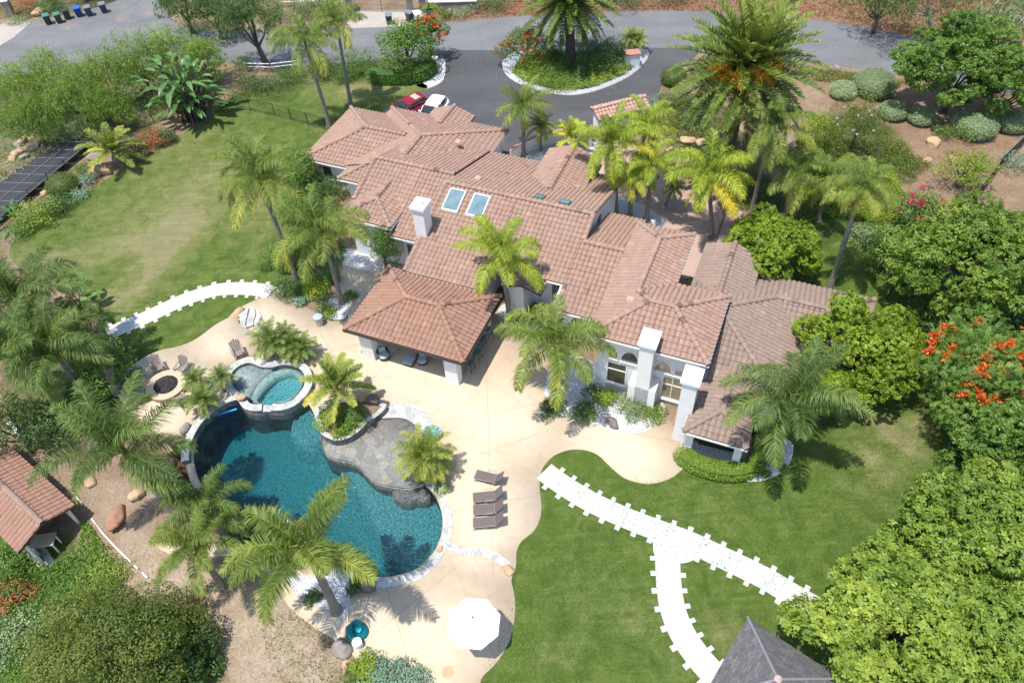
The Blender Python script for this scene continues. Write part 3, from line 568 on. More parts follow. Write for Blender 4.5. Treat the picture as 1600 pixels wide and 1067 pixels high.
# low retaining wall on the pool's left edge, topped with pale stone
rwp = [(369, 624), (352, 630), (333, 643), (315, 660), (303, 680), (296, 700), (295, 718)]
t = thing('retaining_wall', 'low curved dark stone wall with pale stone top along the pool edge below the fire pit terrace', 'wall', P(330, 650))
inv = Matrix.Translation(-Vector(t.location))
def under(o, root): o.parent = root; o.matrix_parent_inverse = Matrix.Translation(-Vector(root.location)); return o
under(band('stone_top', rwp, -0.46, 0.52, 0.07, M['coping']), t)
under(band('wall_face', rwp, -0.40, 0.45, 1.0, M['darkstone']), t)
# raised spa
def spa():
    ZS = 0.48
    t = thing('spa', 'raised two lobed stone spa with pale coping and bright teal water spilling into the pool', 'hot tub', P(425, 600))
    ins = W2(SPA, ZS); a = sum(ins[i][0] * ins[(i + 1) % len(ins)][1] - ins[(i + 1) % len(ins)][0] * ins[i][1] for i in range(len(ins)))
    sgn = -1 if a > 0 else 1
    out = offset(ins, sgn * 0.50, True); out2 = offset(ins, sgn * 0.44, True); n = len(ins)
    gap = P(419, 630, ZS)[:2]
    cp, wi, wo = MB(), MB(), MB()
    for i in range(n):
        j = (i + 1) % n; m = ((ins[i][0] + ins[j][0]) / 2, (ins[i][1] + ins[j][1]) / 2)
        zt = ZS if math.hypot(m[0] - gap[0], m[1] - gap[1]) > 0.30 else ZS - 0.17
        cp.add([(*ins[i], zt), (*ins[j], zt), (*out[j], zt), (*out[i], zt), (*ins[i], zt - .07), (*ins[j], zt - .07), (*out[j], zt - .07), (*out[i], zt - .07)], [(0, 1, 2, 3), (4, 7, 6, 5), (0, 4, 5, 1), (3, 2, 6, 7), (0, 3, 7, 4), (1, 5, 6, 2)])
        wi.add([(*ins[i], zt - .06), (*ins[j], zt - .06), (*ins[j], -0.8), (*ins[i], -0.8)], [(0, 1, 2, 3)])
        wo.add([(*out2[i], zt - .06), (*out2[j], zt - .06), (*out2[j], -0.6), (*out2[i], -0.6)], [(0, 1, 2, 3)])
    under(cp.build('coping', M['coping']), t); under(wi.build('inner_wall', M['darkstone']), t)
    under(wo.build('stacked_stone_wall', simple('stacked_ledgestone', (0.30, 0.29, 0.27), (0.14, 0.14, 0.14), 0.85, 5.0, 0.8, bs_scale=12)), t)
    lobe = smooth([(448, 569), (436, 572), (420, 580), (406, 592), (396, 606), (389, 620)], 3, False)
    arr = W2(ins and [(p[0], p[1]) for p in SPA], 0.2)
    under(sheet('tub_floor', ins, -0.55, M['spa_plaster']), t)
    sh = smooth([(360, 589), (365, 578), (376, 570), (387, 566.5), (396, 568), (405, 572), (415, 573.6), (426, 573.6), (433, 571.5), (420, 580), (406, 591), (396, 604), (388, 621), (380, 617), (372.6, 612), (363.7, 603)], 2)
    under(sheet('shallow_ledge', W2(sh, 0.26), 0.22, M['spa_flag'], skirt=0.8), t)
    bench = smooth([(447, 570), (460, 573), (470, 581), (474, 592), (470, 606), (460, 618), (448, 627), (434, 629), (420, 627), (406, 629), (393, 627), (390, 620), (398, 606), (408, 593), (422, 581), (434, 573)], 3)
    well = smooth([(446, 584), (458, 584), (468, 592), (469, 604), (461, 615), (448, 625), (433, 628), (417, 628), (402, 628), (406, 615), (416, 602), (430, 590)], 3)
    under(sheet('bench', W2(bench, 0.0), 0.02, M['spa_flag'], holes=[W2(well, 0.0)], skirt=0.6), t)
    w = MB(); w.prism(offset(ins, sgn * 0.004, True), -0.54, 0.31); w.build('spa_water', M['spa_water'])['kind'] = 'structure'
spa()
# raised planter on the shelf
pl = smooth([(502, 678), (496, 662), (492, 646), (510, 630), (545, 622), (580, 624), (604, 632), (592, 648), (574, 660), (560, 674), (544, 684), (524, 688)], 3)
t = thing('planter', 'raised dark stone planter with pale top edge between spa and flagstone shelf', 'planter', P(545, 655))
pw = W2(pl, 0.5)
a_ = sum(pw[i][0] * pw[(i + 1) % len(pw)][1] - pw[(i + 1) % len(pw)][0] * pw[i][1] for i in range(len(pw)))
pin = offset(pw, 0.3 if a_ > 0 else -0.3, True)
under(sheet('rim', pw, 0.5, M['coping'], holes=[pin]), t); under(sheet('soil', pin, 0.42, M['earth']), t)
q_ = MB()
for i in range(len(pw)):
    j = (i + 1) % len(pw); q_.add([(*pw[i], 0.495), (*pw[j], 0.495), (*pw[j], -1.0), (*pw[i], -1.0)], [(0, 1, 2, 3)])
under(q_.build('stone_wall', M['darkstone']), t)
# steps down from the terrace
t = thing('stone_steps', 'three curved pale stone steps beside the tan boulder at the terrace edge', 'steps', P(388, 505))
for k, (l0, l1) in enumerate([([(372, 492), (376, 500), (374, 512), (378, 518)], [(389, 480), (386, 492), (383, 506), (385, 511)]), ([(389, 480), (386, 492), (383, 506), (385, 511)], [(397, 481), (399, 490), (396, 500), (395, 508)]), ([(397, 481), (399, 490), (396, 500), (395, 508)], [(404, 486), (408, 494), (405, 502), (403, 510)])]):
    z = TERR - 0.11 * k - 0.02
    pts = W2(smooth(l0, 4, False) + smooth(l1, 4, False)[::-1], z); under(MB().prism(pts, -0.05, z).build('tread', M['coping']), t)

# ------------------------------------------------------------------ tiled roofs
_prof = [(0.0, -0.014), (0.06, 0.030), (0.24, 0.064), (0.56, 0.064), (0.78, 0.032), (0.87, -0.014), (1.0, -0.014)]
def tile_face(poly, tw=0.33, tl=0.40, sc=1.0):
    """real interlocking tiles over a planar roof face (world coordinates); returns arrays before clipping and the clip planes"""
    p = [Vector(q) for q in poly]
    n = Vector((0, 0, 0))
    for i in range(len(p)): n += p[i].cross(p[(i + 1) % len(p)])
    n.normalize()
    if n.z < 0: n = -n; p = p[::-1]
    down = Vector((n.x, n.y, 0)); down = (down - n * down.dot(n)).normalized(); e = n.cross(down).normalized()
    o = p[0]; st = [((q - o).dot(e), (q - o).dot(down)) for q in p]
    s0, s1 = min(a for a, b in st), max(a for a, b in st); t0, t1 = min(b for a, b in st), max(b for a, b in st)
    ci = np.arange(math.floor(s0 / tw) - 1, math.ceil(s1 / tw) + 1); nr = int(math.ceil((t1 - t0) / tl)) + 1
    rows = t1 - tl * np.arange(nr, 0, -1)
    C, Rw = np.meshgrid(ci, rows); C = C.ravel() * tw; Rw = Rw.ravel()
    m = len(C); jit = NR.normal(0, 0.004, m); skew = NR.normal(0, 0.003, (m, 2))
    ps = np.array([a for a, b in _prof]); ph = np.array([b for a, b in _prof]) * sc; k = len(ps)
    S = C[:, None] + ps[None, :] * tw
    top = np.stack([S, np.repeat(Rw[:, None] - 0.03, k, 1), ph[None, :] + 0.004 + jit[:, None]], -1)
    bot = np.stack([S, np.repeat(Rw[:, None] + tl, k, 1), ph[None, :] + 0.052 * sc + jit[:, None] + skew[:, :1]], -1)
    lt = bot.copy(); lb = bot.copy(); lb[..., 2] = -0.03; lb[..., 1] -= 0.02
    V = np.stack([top, bot, lt, lb], 1).reshape(-1, 3)
    base = (np.arange(m) * 4 * k)[:, None]; a = np.arange(k - 1)[None, :]
    F1 = np.stack([base + a, base + a + 1, base + k + a + 1, base + k + a], -1).reshape(-1, 4)
    F2 = np.stack([base + 2 * k + a, base + 2 * k + a + 1, base + 3 * k + a + 1, base + 3 * k + a], -1).reshape(-1, 4)
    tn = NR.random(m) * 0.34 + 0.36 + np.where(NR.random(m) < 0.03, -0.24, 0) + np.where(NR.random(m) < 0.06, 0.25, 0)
    T = np.clip(tn[:, None, None] - np.where(ph < 0.02, 0.34, 0.0)[None, None, :] + np.zeros((m, 4, k)), 0.03, 1); T[:, 2:] = 0.0; T = T.reshape(-1)  # lip faces darkest: shadow under each tile row put into the colour
    E, Dn, Nn, O = (np.array(x) for x in (e, down, n, o))
    W = O + V[:, :1] * E + V[:, 1:2] * Dn + V[:, 2:3] * Nn
    return p, n, W, np.vstack([F1, F2]), T
def roof(name, faces, mat, parent, th=0.10):
    """one roof section: tiles clipped to every face, on a thin deck"""
    whole = bmesh.new(); dk = MB(); lay = None
    tmp = []
    for poly in faces:
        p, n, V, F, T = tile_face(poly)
        cen = sum(p, Vector()) / len(p); keep = np.ones(len(F), bool); fc = V[F].mean(1)
        planes = []
        for i in range(len(p)):
            a, b = p[i], p[(i + 1) % len(p)]; d = (b - a)
            pn = d.cross(n).normalized()
            if pn.dot(cen - a) > 0: pn = -pn
            planes.append((a, pn)); keep &= ((fc - np.array(a)) @ np.array(pn)) < 0.35
        F = F[keep]; used = np.unique(F); rm = np.full(len(V), -1); rm[used] = np.arange(len(used))
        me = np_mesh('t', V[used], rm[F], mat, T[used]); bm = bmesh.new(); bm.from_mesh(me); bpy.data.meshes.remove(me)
        for a, pn in planes:
            bmesh.ops.bisect_plane(bm, geom=bm.verts[:] + bm.edges[:] + bm.faces[:], plane_co=a + pn * 0.002, plane_no=pn, clear_outer=True)
        m2 = bpy.data.meshes.new('t'); bm.to_mesh(m2); bm.free(); whole.from_mesh(m2); bpy.data.meshes.remove(m2)
        dk.poly3([tuple(q - Vector((0, 0, 0.03))) for q in p], th)
    dm = bpy.data.meshes.new('t'); dm.from_pydata(dk.v, [], dk.f); whole.from_mesh(dm); bpy.data.meshes.remove(dm)
    me = bpy.data.meshes.new(name); whole.to_mesh(me); whole.free(); me.materials.clear(); me.materials.append(mat)
    return obj(name, me, parent)
def ridge_caps(name, lines, mat, parent, r=0.19, L=0.42):
    o = None
    for a, b in lines:
        V, F, T = [], [], []; nb = 0; k = 8
        a, b = Vector(a), Vector(b); d = (b - a); ln = d.length; d.normalize(); s = d.cross(Vector((0, 0, 1))).normalized(); u = s.cross(d)
        if b.z > a.z + 0.02: a, b, d = b, a, -d; s = -s
        m = max(1, round(ln / L)); l = ln / m
        for i in range(m):
            p, q = a + d * (i * l - 0.04), a + d * ((i + 1) * l); tn = min(1, max(0, R.uniform(.25, .8) - (0.4 if R.random() < .06 else 0)))
            for c, rr, up in ((p, r * 0.86, 0.0), (q, r, 0.025)):
                for j in range(k):
                    g = math.pi * (j / (k - 1)) ; V.append(c + s * math.cos(g) * rr + u * (math.sin(g) * rr * 0.85 + up - 0.005))
            V.append(q - u * 0.05); T += [tn] * (2 * k + 1)
            F += [(nb + j, nb + j + 1, nb + k + j + 1, nb + k + j) for j in range(k - 1)] + [(nb + k + j, nb + k + j + 1, nb + 2 * k, nb + 2 * k) for j in range(k - 1)]
            nb += 2 * k + 1
        me = bpy.data.meshes.new(name); me.from_pydata([tuple(v) for v in V], [], [tuple(dict.fromkeys(f)) for f in F])
        at = me.attributes.new('tint', 'FLOAT', 'POINT'); at.data.foreach_set('value', np.array(T, np.float32)); me.materials.append(mat)
        o = obj(name, me, parent)
    return o
def H3(pts): return [HB(*p) for p in pts]
def gutter(lines, parent, mat=None, name='gutter', s=0.10):
    o = None
    for a, b in lines:
        mb = MB(); a, b = Vector(HB(*a)), Vector(HB(*b)); d = b - a; h = Vector((d.x, d.y, 0)).normalized()
        sd = Vector((h.y, -h.x, 0)) * (s / 2); a = a - h * 0.04; b = b + h * 0.04
        q = []
        for p in (a, b): q += [p - sd + Vector((0, 0, -s - .07)), p + sd + Vector((0, 0, -s - .07)), p + sd + Vector((0, 0, -.05)), p - sd + Vector((0, 0, -.05))]
        mb.add(q, [(0, 1, 2, 3), (7, 6, 5, 4), (0, 4, 5, 1), (1, 5, 6, 2), (2, 6, 7, 3), (3, 7, 4, 0)])
        o = mb.build(name, mat or M['trim'], parent)
    return o
def hbox(mb, a0, a1, b0, b1, z0, z1):
    return mb.prism([HB(a0, b0)[:2], HB(a1, b0)[:2], HB(a1, b1)[:2], HB(a0, b1)[:2]], z0, z1)
villa = thing('villa', 'white stucco villa with a wide many hipped pink clay tile roof and three chimneys', 'house', (0, 0, 0))
def section(faces, caps, walls, gut, tile='tile', gables=(), base=0.0):
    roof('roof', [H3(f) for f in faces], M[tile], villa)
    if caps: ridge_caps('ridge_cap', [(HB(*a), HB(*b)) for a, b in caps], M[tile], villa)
    mb = MB()
    for w in walls: hbox(mb, w[0], w[1], w[2], w[3], -0.3, w[4])
    for g in gables:                                            # vertical gable: fixed a, (b, z) outline, thickness
        a, pts, th = g; n = len(pts)
        mb.add([HB(a, b, z) for b, z in pts] + [HB(a - th, b, z) for b, z in pts], [tuple(range(n)), tuple(range(n, 2 * n))[::-1]] + [(i, n + i, n + (i + 1) % n, (i + 1) % n) for i in range(n)])
    if mb.v: mb.build('wall', M['stucco'], villa)
    if gut: gutter(gut, villa)
# tall great room at the front with the wing behind it
section([[(-9.1, 31.17, 5), (-1.85, 31.17, 5), (-4.65, 34.1, 6), (-6.2, 34.1, 6)],
         [(-1.85, 31.17, 5), (-1.85, 37.1, 5), (-4.65, 34.1, 6)],
         [(-1.85, 37.1, 5), (-4.65, 34.1, 6), (-6.2, 34.1, 6), (-7.16, 35.05, 5.67), (-5.2, 37.1, 5)],
         [(-9.1, 31.17, 5), (-6.2, 34.1, 6), (-7.16, 35.05, 5.67), (-9.1, 35.05, 5)], [(-9.1, 35.05, 5), (-7.16, 35.05, 5.67), (-7.16, 40.25, 5.67), (-9.1, 42.15, 5)],
         [(-5.2, 42.15, 5), (-7.16, 40.25, 5.67), (-7.16, 35.05, 5.67), (-5.2, 37.1, 5)],
         [(-9.1, 42.15, 5), (-5.2, 42.15, 5), (-7.16, 40.25, 5.67)]],
        [((-9.1, 31.17, 5.05), (-6.2, 34.1, 6.05)), ((-1.85, 31.17, 5.05), (-4.65, 34.1, 6.05)), ((-6.2, 34.1, 6.06), (-4.65, 34.1, 6.06)), ((-1.85, 37.1, 5.05), (-4.65, 34.1, 6.05)),
         ((-6.2, 34.1, 6.06), (-7.16, 35.05, 5.75)), ((-7.16, 35.05, 5.74), (-7.16, 40.25, 5.74)), ((-9.1, 42.15, 5.05), (-7.16, 40.25, 5.72)), ((-5.2, 42.15, 5.05), (-7.16, 40.25, 5.72))],
        [(-8.6, -2.35, 31.75, 36.6, 5.02), (-8.6, -5.7, 36.5, 41.6, 5.02)],
        [((-9.1, 31.17, 5), (-1.85, 31.17, 5)), ((-1.85, 31.17, 5), (-1.85, 37.1, 5)), ((-9.1, 42.15, 5), (-9.1, 31.17, 5)), ((-5.2, 37.1, 5), (-5.2, 42.15, 5))])
# long central hall: right part higher, left part lower
section([[(-23.3, 34.25, 3), (-17.6, 34.25, 3), (-17.6, 41.5, 5.42), (-23.3, 41.5, 5.42)],
         [(-17.6, 36.1, 3.617), (-12.2, 36.1, 3.617), (-12.2, 41.5, 5.42), (-17.6, 41.5, 5.42)],
         [(-12.2, 34.25, 3), (-9.2, 34.25, 3), (-9.2, 39.37, 4.709), (-12.2, 39.37, 4.709)],
         [(-12.2, 39.37, 4.709), (-12.05, 39.37, 4.709), (-12.05, 41.5, 5.42), (-12.2, 41.5, 5.42)],
         [(-23.3, 41.5, 5.42), (-12.05, 41.5, 5.42), (-12.05, 49.5, 2.753), (-23.3, 49.5, 2.753)],
         [(-12.05, 39.37, 4.709), (-9.2, 39.37, 4.709), (-9.2, 45.2, 2.766), (-12.05, 45.2, 2.766)],
         [(-16.3, 34.9, 3.3), (-14.9, 34.9, 3.75), (-14.9, 37.5, 3.75), (-16.3, 37.5, 3.3)],
         [(-13.5, 34.9, 3.3), (-14.9, 34.9, 3.75), (-14.9, 37.5, 3.75), (-13.5, 37.5, 3.3)]],
        [((-23.3, 41.5, 5.48), (-12.05, 41.5, 5.48)), ((-12.05, 39.37, 4.77), (-9.2, 39.37, 4.77)), ((-12.1, 39.45, 4.78), (-12.1, 41.5, 5.48)), ((-23.27, 34.25, 3.04), (-23.27, 41.5, 5.46)), ((-14.9, 34.9, 3.8), (-14.9, 37.0, 3.8)), ((-12.2, 34.25, 3.03), (-12.2, 36.1, 3.65))],
        [(-22.7, -17.9, 34.8, 48.6, 3.0), (-17.9, -12.4, 38.2, 48.6, 3.1), (-12.7, -9.1, 34.8, 44.6, 2.8), (-16.2, -15.0, 35.5, 38.3, 3.25), (-15.0, -13.6, 37.3, 38.3, 3.3)],
        [((-23.3, 34.25, 3), (-17.6, 34.25, 3)), ((-17.6, 36.1, 3.617), (-16.3, 36.1, 3.617)), ((-13.5, 36.1, 3.617), (-12.2, 36.1, 3.617)), ((-12.2, 34.25, 3), (-9.15, 34.25, 3))],
        gables=[(-12.35, [(35.0, 0), (35.0, 3.1), (41.5, 5.3), (48.8, 2.85), (48.8, 0)], 0.2), (-22.75, [(34.9, 0), (34.9, 3.1), (41.5, 5.3), (48.8, 2.85), (48.8, 0)], -0.2)])
section([[(-26.5, 37.25, 3.05), (-23.3, 37.25, 3.05), (-23.3, 43.1, 5), (-26.5, 43.1, 5)], [(-30.05, 39.2, 3.7), (-25.85, 39.2, 3.7), (-25.85, 43.1, 5), (-30.05, 43.1, 5)],
         [(-30.05, 43.1, 5), (-23.3, 43.1, 5), (-23.3, 49.4, 2.9), (-30.05, 49.4, 2.9)],
         [(-30.0, 37.3, 3.72), (-25.85, 37.3, 3.72), (-27.95, 39.35, 4.42)],
         [(-30.0, 37.3, 3.72), (-27.95, 39.35, 4.42), (-27.95, 41.36, 4.42), (-30.0, 39.26, 3.72)],
         [(-25.85, 37.3, 3.72), (-27.95, 39.35, 4.42), (-27.95, 41.36, 4.42), (-25.85, 39.26, 3.72)]],
        [((-30.05, 43.1, 5.05), (-23.3, 43.1, 5.05)), ((-30.0, 39.3, 3.8), (-30.0, 43.1, 5.03)), ((-30, 37.3, 3.77), (-27.95, 39.35, 4.47)), ((-25.85, 37.3, 3.77), (-27.95, 39.35, 4.47)), ((-27.95, 39.35, 4.48), (-27.95, 41.3, 4.48))],
        [(-29.5, -22.7, 37.75, 48.5, 3.05), (-29.5, -26.3, 37.72, 39.2, 3.7)],
        [((-30.0, 37.3, 3.72), (-25.85, 37.3, 3.72)), ((-25.85, 37.3, 3.72), (-25.85, 39.2, 3.72)), ((-25.85, 37.25, 3.05), (-23.3, 37.25, 3.05)), ((-30, 39.26, 3.72), (-30, 37.3, 3.72))],
        gables=[(-29.55, [(37.9, 0), (37.9, 3.15), (43.1, 4.85), (48.6, 3.0), (48.6, 0)], -0.2)])
# left wings
section([[(-37.6, 51.9, 2.7), (-37.6, 43.9, 2.7), (-33.65, 47.85, 4.02)],
         [(-37.6, 43.9, 2.7), (-28.6, 43.9, 2.7), (-28.6, 47.85, 4.02), (-33.65, 47.85, 4.02)],
         [(-37.6, 51.9, 2.7), (-33.65, 47.85, 4.02), (-28.6, 47.85, 4.02), (-28.6, 51.9, 2.7)],
         [(-33.42, 42.4, 2.7), (-30.1, 42.4, 2.7), (-30.1, 45.72, 3.807)],
         [(-33.42, 42.4, 2.7), (-30.1, 45.72, 3.807), (-30.1, 47.2, 3.807), (-33.42, 43.88, 2.7)]],
        [((-37.6, 43.9, 2.75), (-33.65, 47.85, 4.07)), ((-37.6, 51.9, 2.75), (-33.65, 47.85, 4.07)), ((-33.65, 47.85, 4.08), (-29.9, 47.85, 4.08)), ((-33.42, 42.4, 2.75), (-30.1, 45.72, 3.86))],
        [(-37.1, -29.0, 44.4, 51.4, 2.7), (-32.9, -29.4, 42.9, 45, 2.7)],
        [((-37.6, 43.9, 2.7), (-33.4, 43.9, 2.7)), ((-33.42, 42.4, 2.7), (-30.1, 42.4, 2.7)), ((-37.6, 51.9, 2.7), (-37.6, 43.9, 2.7)), ((-33.42, 43.9, 2.7), (-33.42, 42.4, 2.7))])
section([[(-34.1, 53.0, 2.7), (-28.4, 47.6, 4.44), (-28.4, 44.0, 4.44), (-34.1, 44.0, 2.7)],
         [(-23.1, 53.0, 2.7), (-28.4, 47.6, 4.44), (-28.4, 44.0, 4.44), (-23.1, 44.0, 2.7)],
         [(-34.1, 53.0, 2.7), (-23.1, 53.0, 2.7), (-28.4, 47.6, 4.44)],
         [(-28.6, 54.2, 3.3), (-28.6, 51.0, 3.3), (-26.7, 53.0, 2.67), (-26.7, 54.2, 2.67)],
         [(-28.6, 54.2, 3.3), (-28.6, 51.0, 3.3), (-30.5, 53.0, 2.67), (-30.5, 54.2, 2.67)]],
        [((-34.1, 53, 2.75), (-28.4, 47.6, 4.49)), ((-23.1, 53, 2.75), (-28.4, 47.6, 4.49)), ((-28.4, 47.6, 4.5), (-28.4, 44.2, 4.5)), ((-28.6, 54.2, 3.35), (-28.6, 51.2, 3.35))],
        [(-33.6, -23.6, 44.3, 52.5, 2.7), (-30.1, -27.1, 52.4, 53.8, 2.6)],
        [((-23.1, 53, 2.7), (-23.1, 49.7, 2.7)), ((-34.1, 53, 2.7), (-30.6, 53, 2.7))])
# entry gable
section([[(-14.2, 49.8, 3.8), (-14.2, 46.3, 3.8), (-16.3, 44.0, 4.57), (-16.3, 50.05, 4.57)],
         [(-18.4, 50.1, 3.8), (-18.4, 46.3, 3.8), (-16.3, 44.0, 4.57), (-16.3, 50.05, 4.57)]],
        [((-16.3, 50.1, 4.63), (-16.3, 44.2, 4.63)), ((-14.2, 49.9, 3.3), (-14.2, 48.0, 3.3))],
        [(-17.9, -14.7, 45.5, 49.5, 3.75)], [], gables=())
# low wings at right
section([[(-2.25, 27.88, 2.7), (1.35, 27.88, 2.7), (-0.45, 29.68, 3.3)],
         [(-2.25, 27.88, 2.7), (-0.45, 29.68, 3.3), (-0.45, 33.5, 3.3), (-2.25, 31.7, 2.7)],
         [(1.35, 27.88, 2.7), (-0.45, 29.68, 3.3), (-0.45, 33.5, 3.3), (1.35, 31.7, 2.7)],
         [(-1.8, 36.13, 4.25), (1.35, 32.98, 3.2), (1.35, 31.2, 2.607), (-1.8, 31.2, 2.607)],
         [(-1.8, 36.13, 4.25), (1.35, 32.98, 3.2), (3.12, 32.98, 2.61), (3.12, 42.02, 2.61), (-1.8, 37.1, 4.25)],
         [(0.9, 39.8, 3.35), (3.95, 39.8, 3.35), (6.9, 36.85, 2.367), (2.0, 36.85, 2.367)],
         [(-1.8, 37.1, 4.25), (0.9, 39.8, 3.35), (0.9, 42.75, 2.367), (-1.8, 42.75, 2.367)], [(0.9, 39.8, 3.35), (3.95, 39.8, 3.35), (6.9, 42.75, 2.367), (0.9, 42.75, 2.367)],
         [(6.9, 36.85, 2.367), (6.9, 42.75, 2.367), (3.95, 39.8, 3.35)],
         [(-4.5, 36.9, 4.317), (-1.8, 36.9, 4.317), (-1.8, 40.3, 3.183), (-4.5, 40.3, 3.183)]],
        [((-2.25, 27.88, 2.75), (-0.45, 29.68, 3.35)), ((1.35, 27.88, 2.75), (-0.45, 29.68, 3.35)), ((-0.45, 29.68, 3.36), (-0.45, 33.3, 3.36)), ((-1.8, 36.13, 4.3), (1.35, 32.98, 3.25)), ((-1.8, 37.1, 4.3), (0.9, 39.8, 3.41)), ((0.9, 39.8, 3.41), (3.95, 39.8, 3.41)), ((6.9, 42.75, 2.42), (3.95, 39.8, 3.4)), ((6.9, 36.85, 2.42), (3.95, 39.8, 3.4))],
        [(-2.3, 2.6, 32.2, 41.6, 2.45), (2.5, 6.4, 37.4, 42.0, 2.3), (-4.1, -2, 36.9, 39.8, 3.1)],
        [((-2.25, 27.88, 2.7), (1.35, 27.88, 2.7)), ((1.35, 27.88, 2.7), (1.35, 31.7, 2.7)), ((-2.25, 31.2, 2.7), (-2.25, 27.88, 2.7)), ((3.12, 33, 2.61), (3.12, 36.85, 2.61)), ((3.12, 36.85, 2.367), (6.9, 36.85, 2.367))], tile='tile_e')
section([[(-2.6, 43.5, 3.97), (-4.5, 43.6, 3.3), (-4.5, 39.3, 3.3), (-2.6, 37.4, 3.97)],
         [(-2.6, 43.5, 3.97), (-2.6, 37.4, 3.97), (-0.65, 39.4, 3.3), (-0.65, 43.0, 3.3)]],
        [((-2.6, 43.5, 4.03), (-2.6, 37.6, 4.03))], [(-4.0, -1.15, 39.6, 43.0, 3.35)], [], tile='tile_e')
# porch posts of the low front wing
for a, b in ((-1.85, 28.47), (0.95, 28.47), (0.95, 30.8)): mb = MB(); hbox(mb, a - .22, a + .22, b - .22, b + .22, 0, 2.62); mb.build('porch_post', M['stucco'], villa)
mb = MB(); hbox(mb, -1.6, 0.7, 28.3, 28.6, 2.3, 2.62); mb.build('porch_beam', M['stucco'], villa)
# chimneys
def chimney(a0, a1, b0, b1, zt, zb, base=None, small=True):
    mb = MB(); hbox(mb, a0, a1, b0, b1, zb, zt - 0.32)
    if base: hbox(mb, a0 - base[0], a1 + base[0], b0, b1, -0.2, base[1])
    c = mb.build('chimney', M['stucco'], villa)
    k = MB(); hbox(k, a0 - .13, a1 + .13, b0 - .13, b1 + .13, zt - .22, zt); k.build('chimney_cap', M['trim'], c)
    k = MB(); hbox(k, a0 + .04, a1 - .04, b0 + .04, b1 - .04, zt - .34, zt - .2); k.build('flue_gap', M['dark_trim'], c)
    am, bm_ = (a0 + a1) / 2, (b0 + b1) / 2; k = MB()
    if small: hbox(k, am - .18, am + .18, bm_ - .15, bm_ + .15, zt - .01, zt + .16); hbox(k, am - .22, am + .22, bm_ - .19, bm_ + .19, zt + .13, zt + .17)
    else: hbox(k, am - .05, am + .22, bm_ - .02, bm_ + .02, zt - .01, zt + .05); hbox(k, am + .18, am + .22, bm_ - .18, bm_ + .18, zt - .01, zt + .10)
    k.build('flue_lid', M['trim'], c)
chimney(-23.62, -22.78, 37.0, 38.0, 6.5, 3.0)
chimney(-5.8, -4.95, 30.58, 31.7, 6.1, 0, base=(0.42, 2.1), small=False)
chimney(-2.90, -2.06, 29.1, 30.15, 5.65, 0, small=False)
# windows
def pane(a0, a1, z0, z1, b=31.75, mull=None, arch=None, sill=True, glass=None):
    """window let into a front wall (faces -b)"""
    fr = MB(); y0, y1 = b - 0.05, b + 0.02
    if arch:
        n = 24; pts = [(a0 + (a1 - a0) * (0.5 - 0.5 * math.cos(math.pi * k / n)), z0 + (z1 - z0) * math.sin(math.pi * k / n)) for k in range(n + 1)]
    else: pts = [(a0, z0), (a1, z0), (a1, z1), (a0, z1)]
    n = len(pts); g = MB(); g.add([HB(x, b - 0.012, z) for x, z in pts], [tuple(range(n))])
    cx, cz = (a0 + a1) / 2, (z0 + z1) / 2
    out = [(x + (0.07 if x > cx else -0.07), z + (0.07 if z > z0 + 0.02 else -0.07)) for x, z in pts]
    fr.add([HB(x, y0, z) for x, z in pts] + [HB(x, y0, z) for x, z in out] + [HB(x, y1, z) for x, z in out] + [HB(x, y1, z) for x, z in pts],
           [(i, (i + 1) % n, n + (i + 1) % n, n + i) for i in range(n)] + [(n + i, n + (i + 1) % n, 2 * n + (i + 1) % n, 2 * n + i) for i in range(n)] + [(i, 3 * n + i, 3 * n + (i + 1) % n, (i + 1) % n) for i in range(n)])
    for m in (mull or []):
        if m[0] == 'h': hbox(fr, a0, a1, b - .045, b - .005, m[1] - .035, m[1] + .035)
        else: hbox(fr, m[1] - .025, m[1] + .025, b - .045, b - .005, z0, z1)
    if sill: hbox(fr, a0 - .1, a1 + .1, b - .14, b - 0.004, z0 - .13, z0 - .06)
    w = fr.build('window', M['trim'], villa); g.build('pane', glass or M['glass'], w)
warm = glassmat('sunlit_room_glass', (0.36, 0.27, 0.17))
pane(-7.85, -6.7, 0.57, 2.4, mull=[('h', 1.8)]); pane(-4.33, -3.15, 0.45, 2.4, mull=[('h', 1.75), ('v', -3.75)], glass=warm)
pane(-7.85, -7.32, 2.9, 3.32); pane(-3.72, -3.18, 2.82, 3.25, glass=warm)
pane(-7.05, -6.0, 2.88, 3.75, arch=True); pane(-4.95, -3.95, 2.84, 3.72, arch=True, glass=warm)
pane(-11.6, -10.2, 0.1, 2.3, b=34.8, arch=True, sill=False); pane(-25.0, -24.3, 0.9, 2.2, b=37.75)
pane(-36.2, -35.4, 0.9, 2.0, b=44.4)
pane(-13.5, -12.75, 0.05, 2.3, b=38.2, sill=False); pane(-17.6, -16.4, 0.05, 2.3, b=38.2, sill=False)
mb = MB(); hbox(mb, -12.34, -12.30, 43.6, 44.2, 2.6, 3.4); mb.build('window', M['glass'], villa)
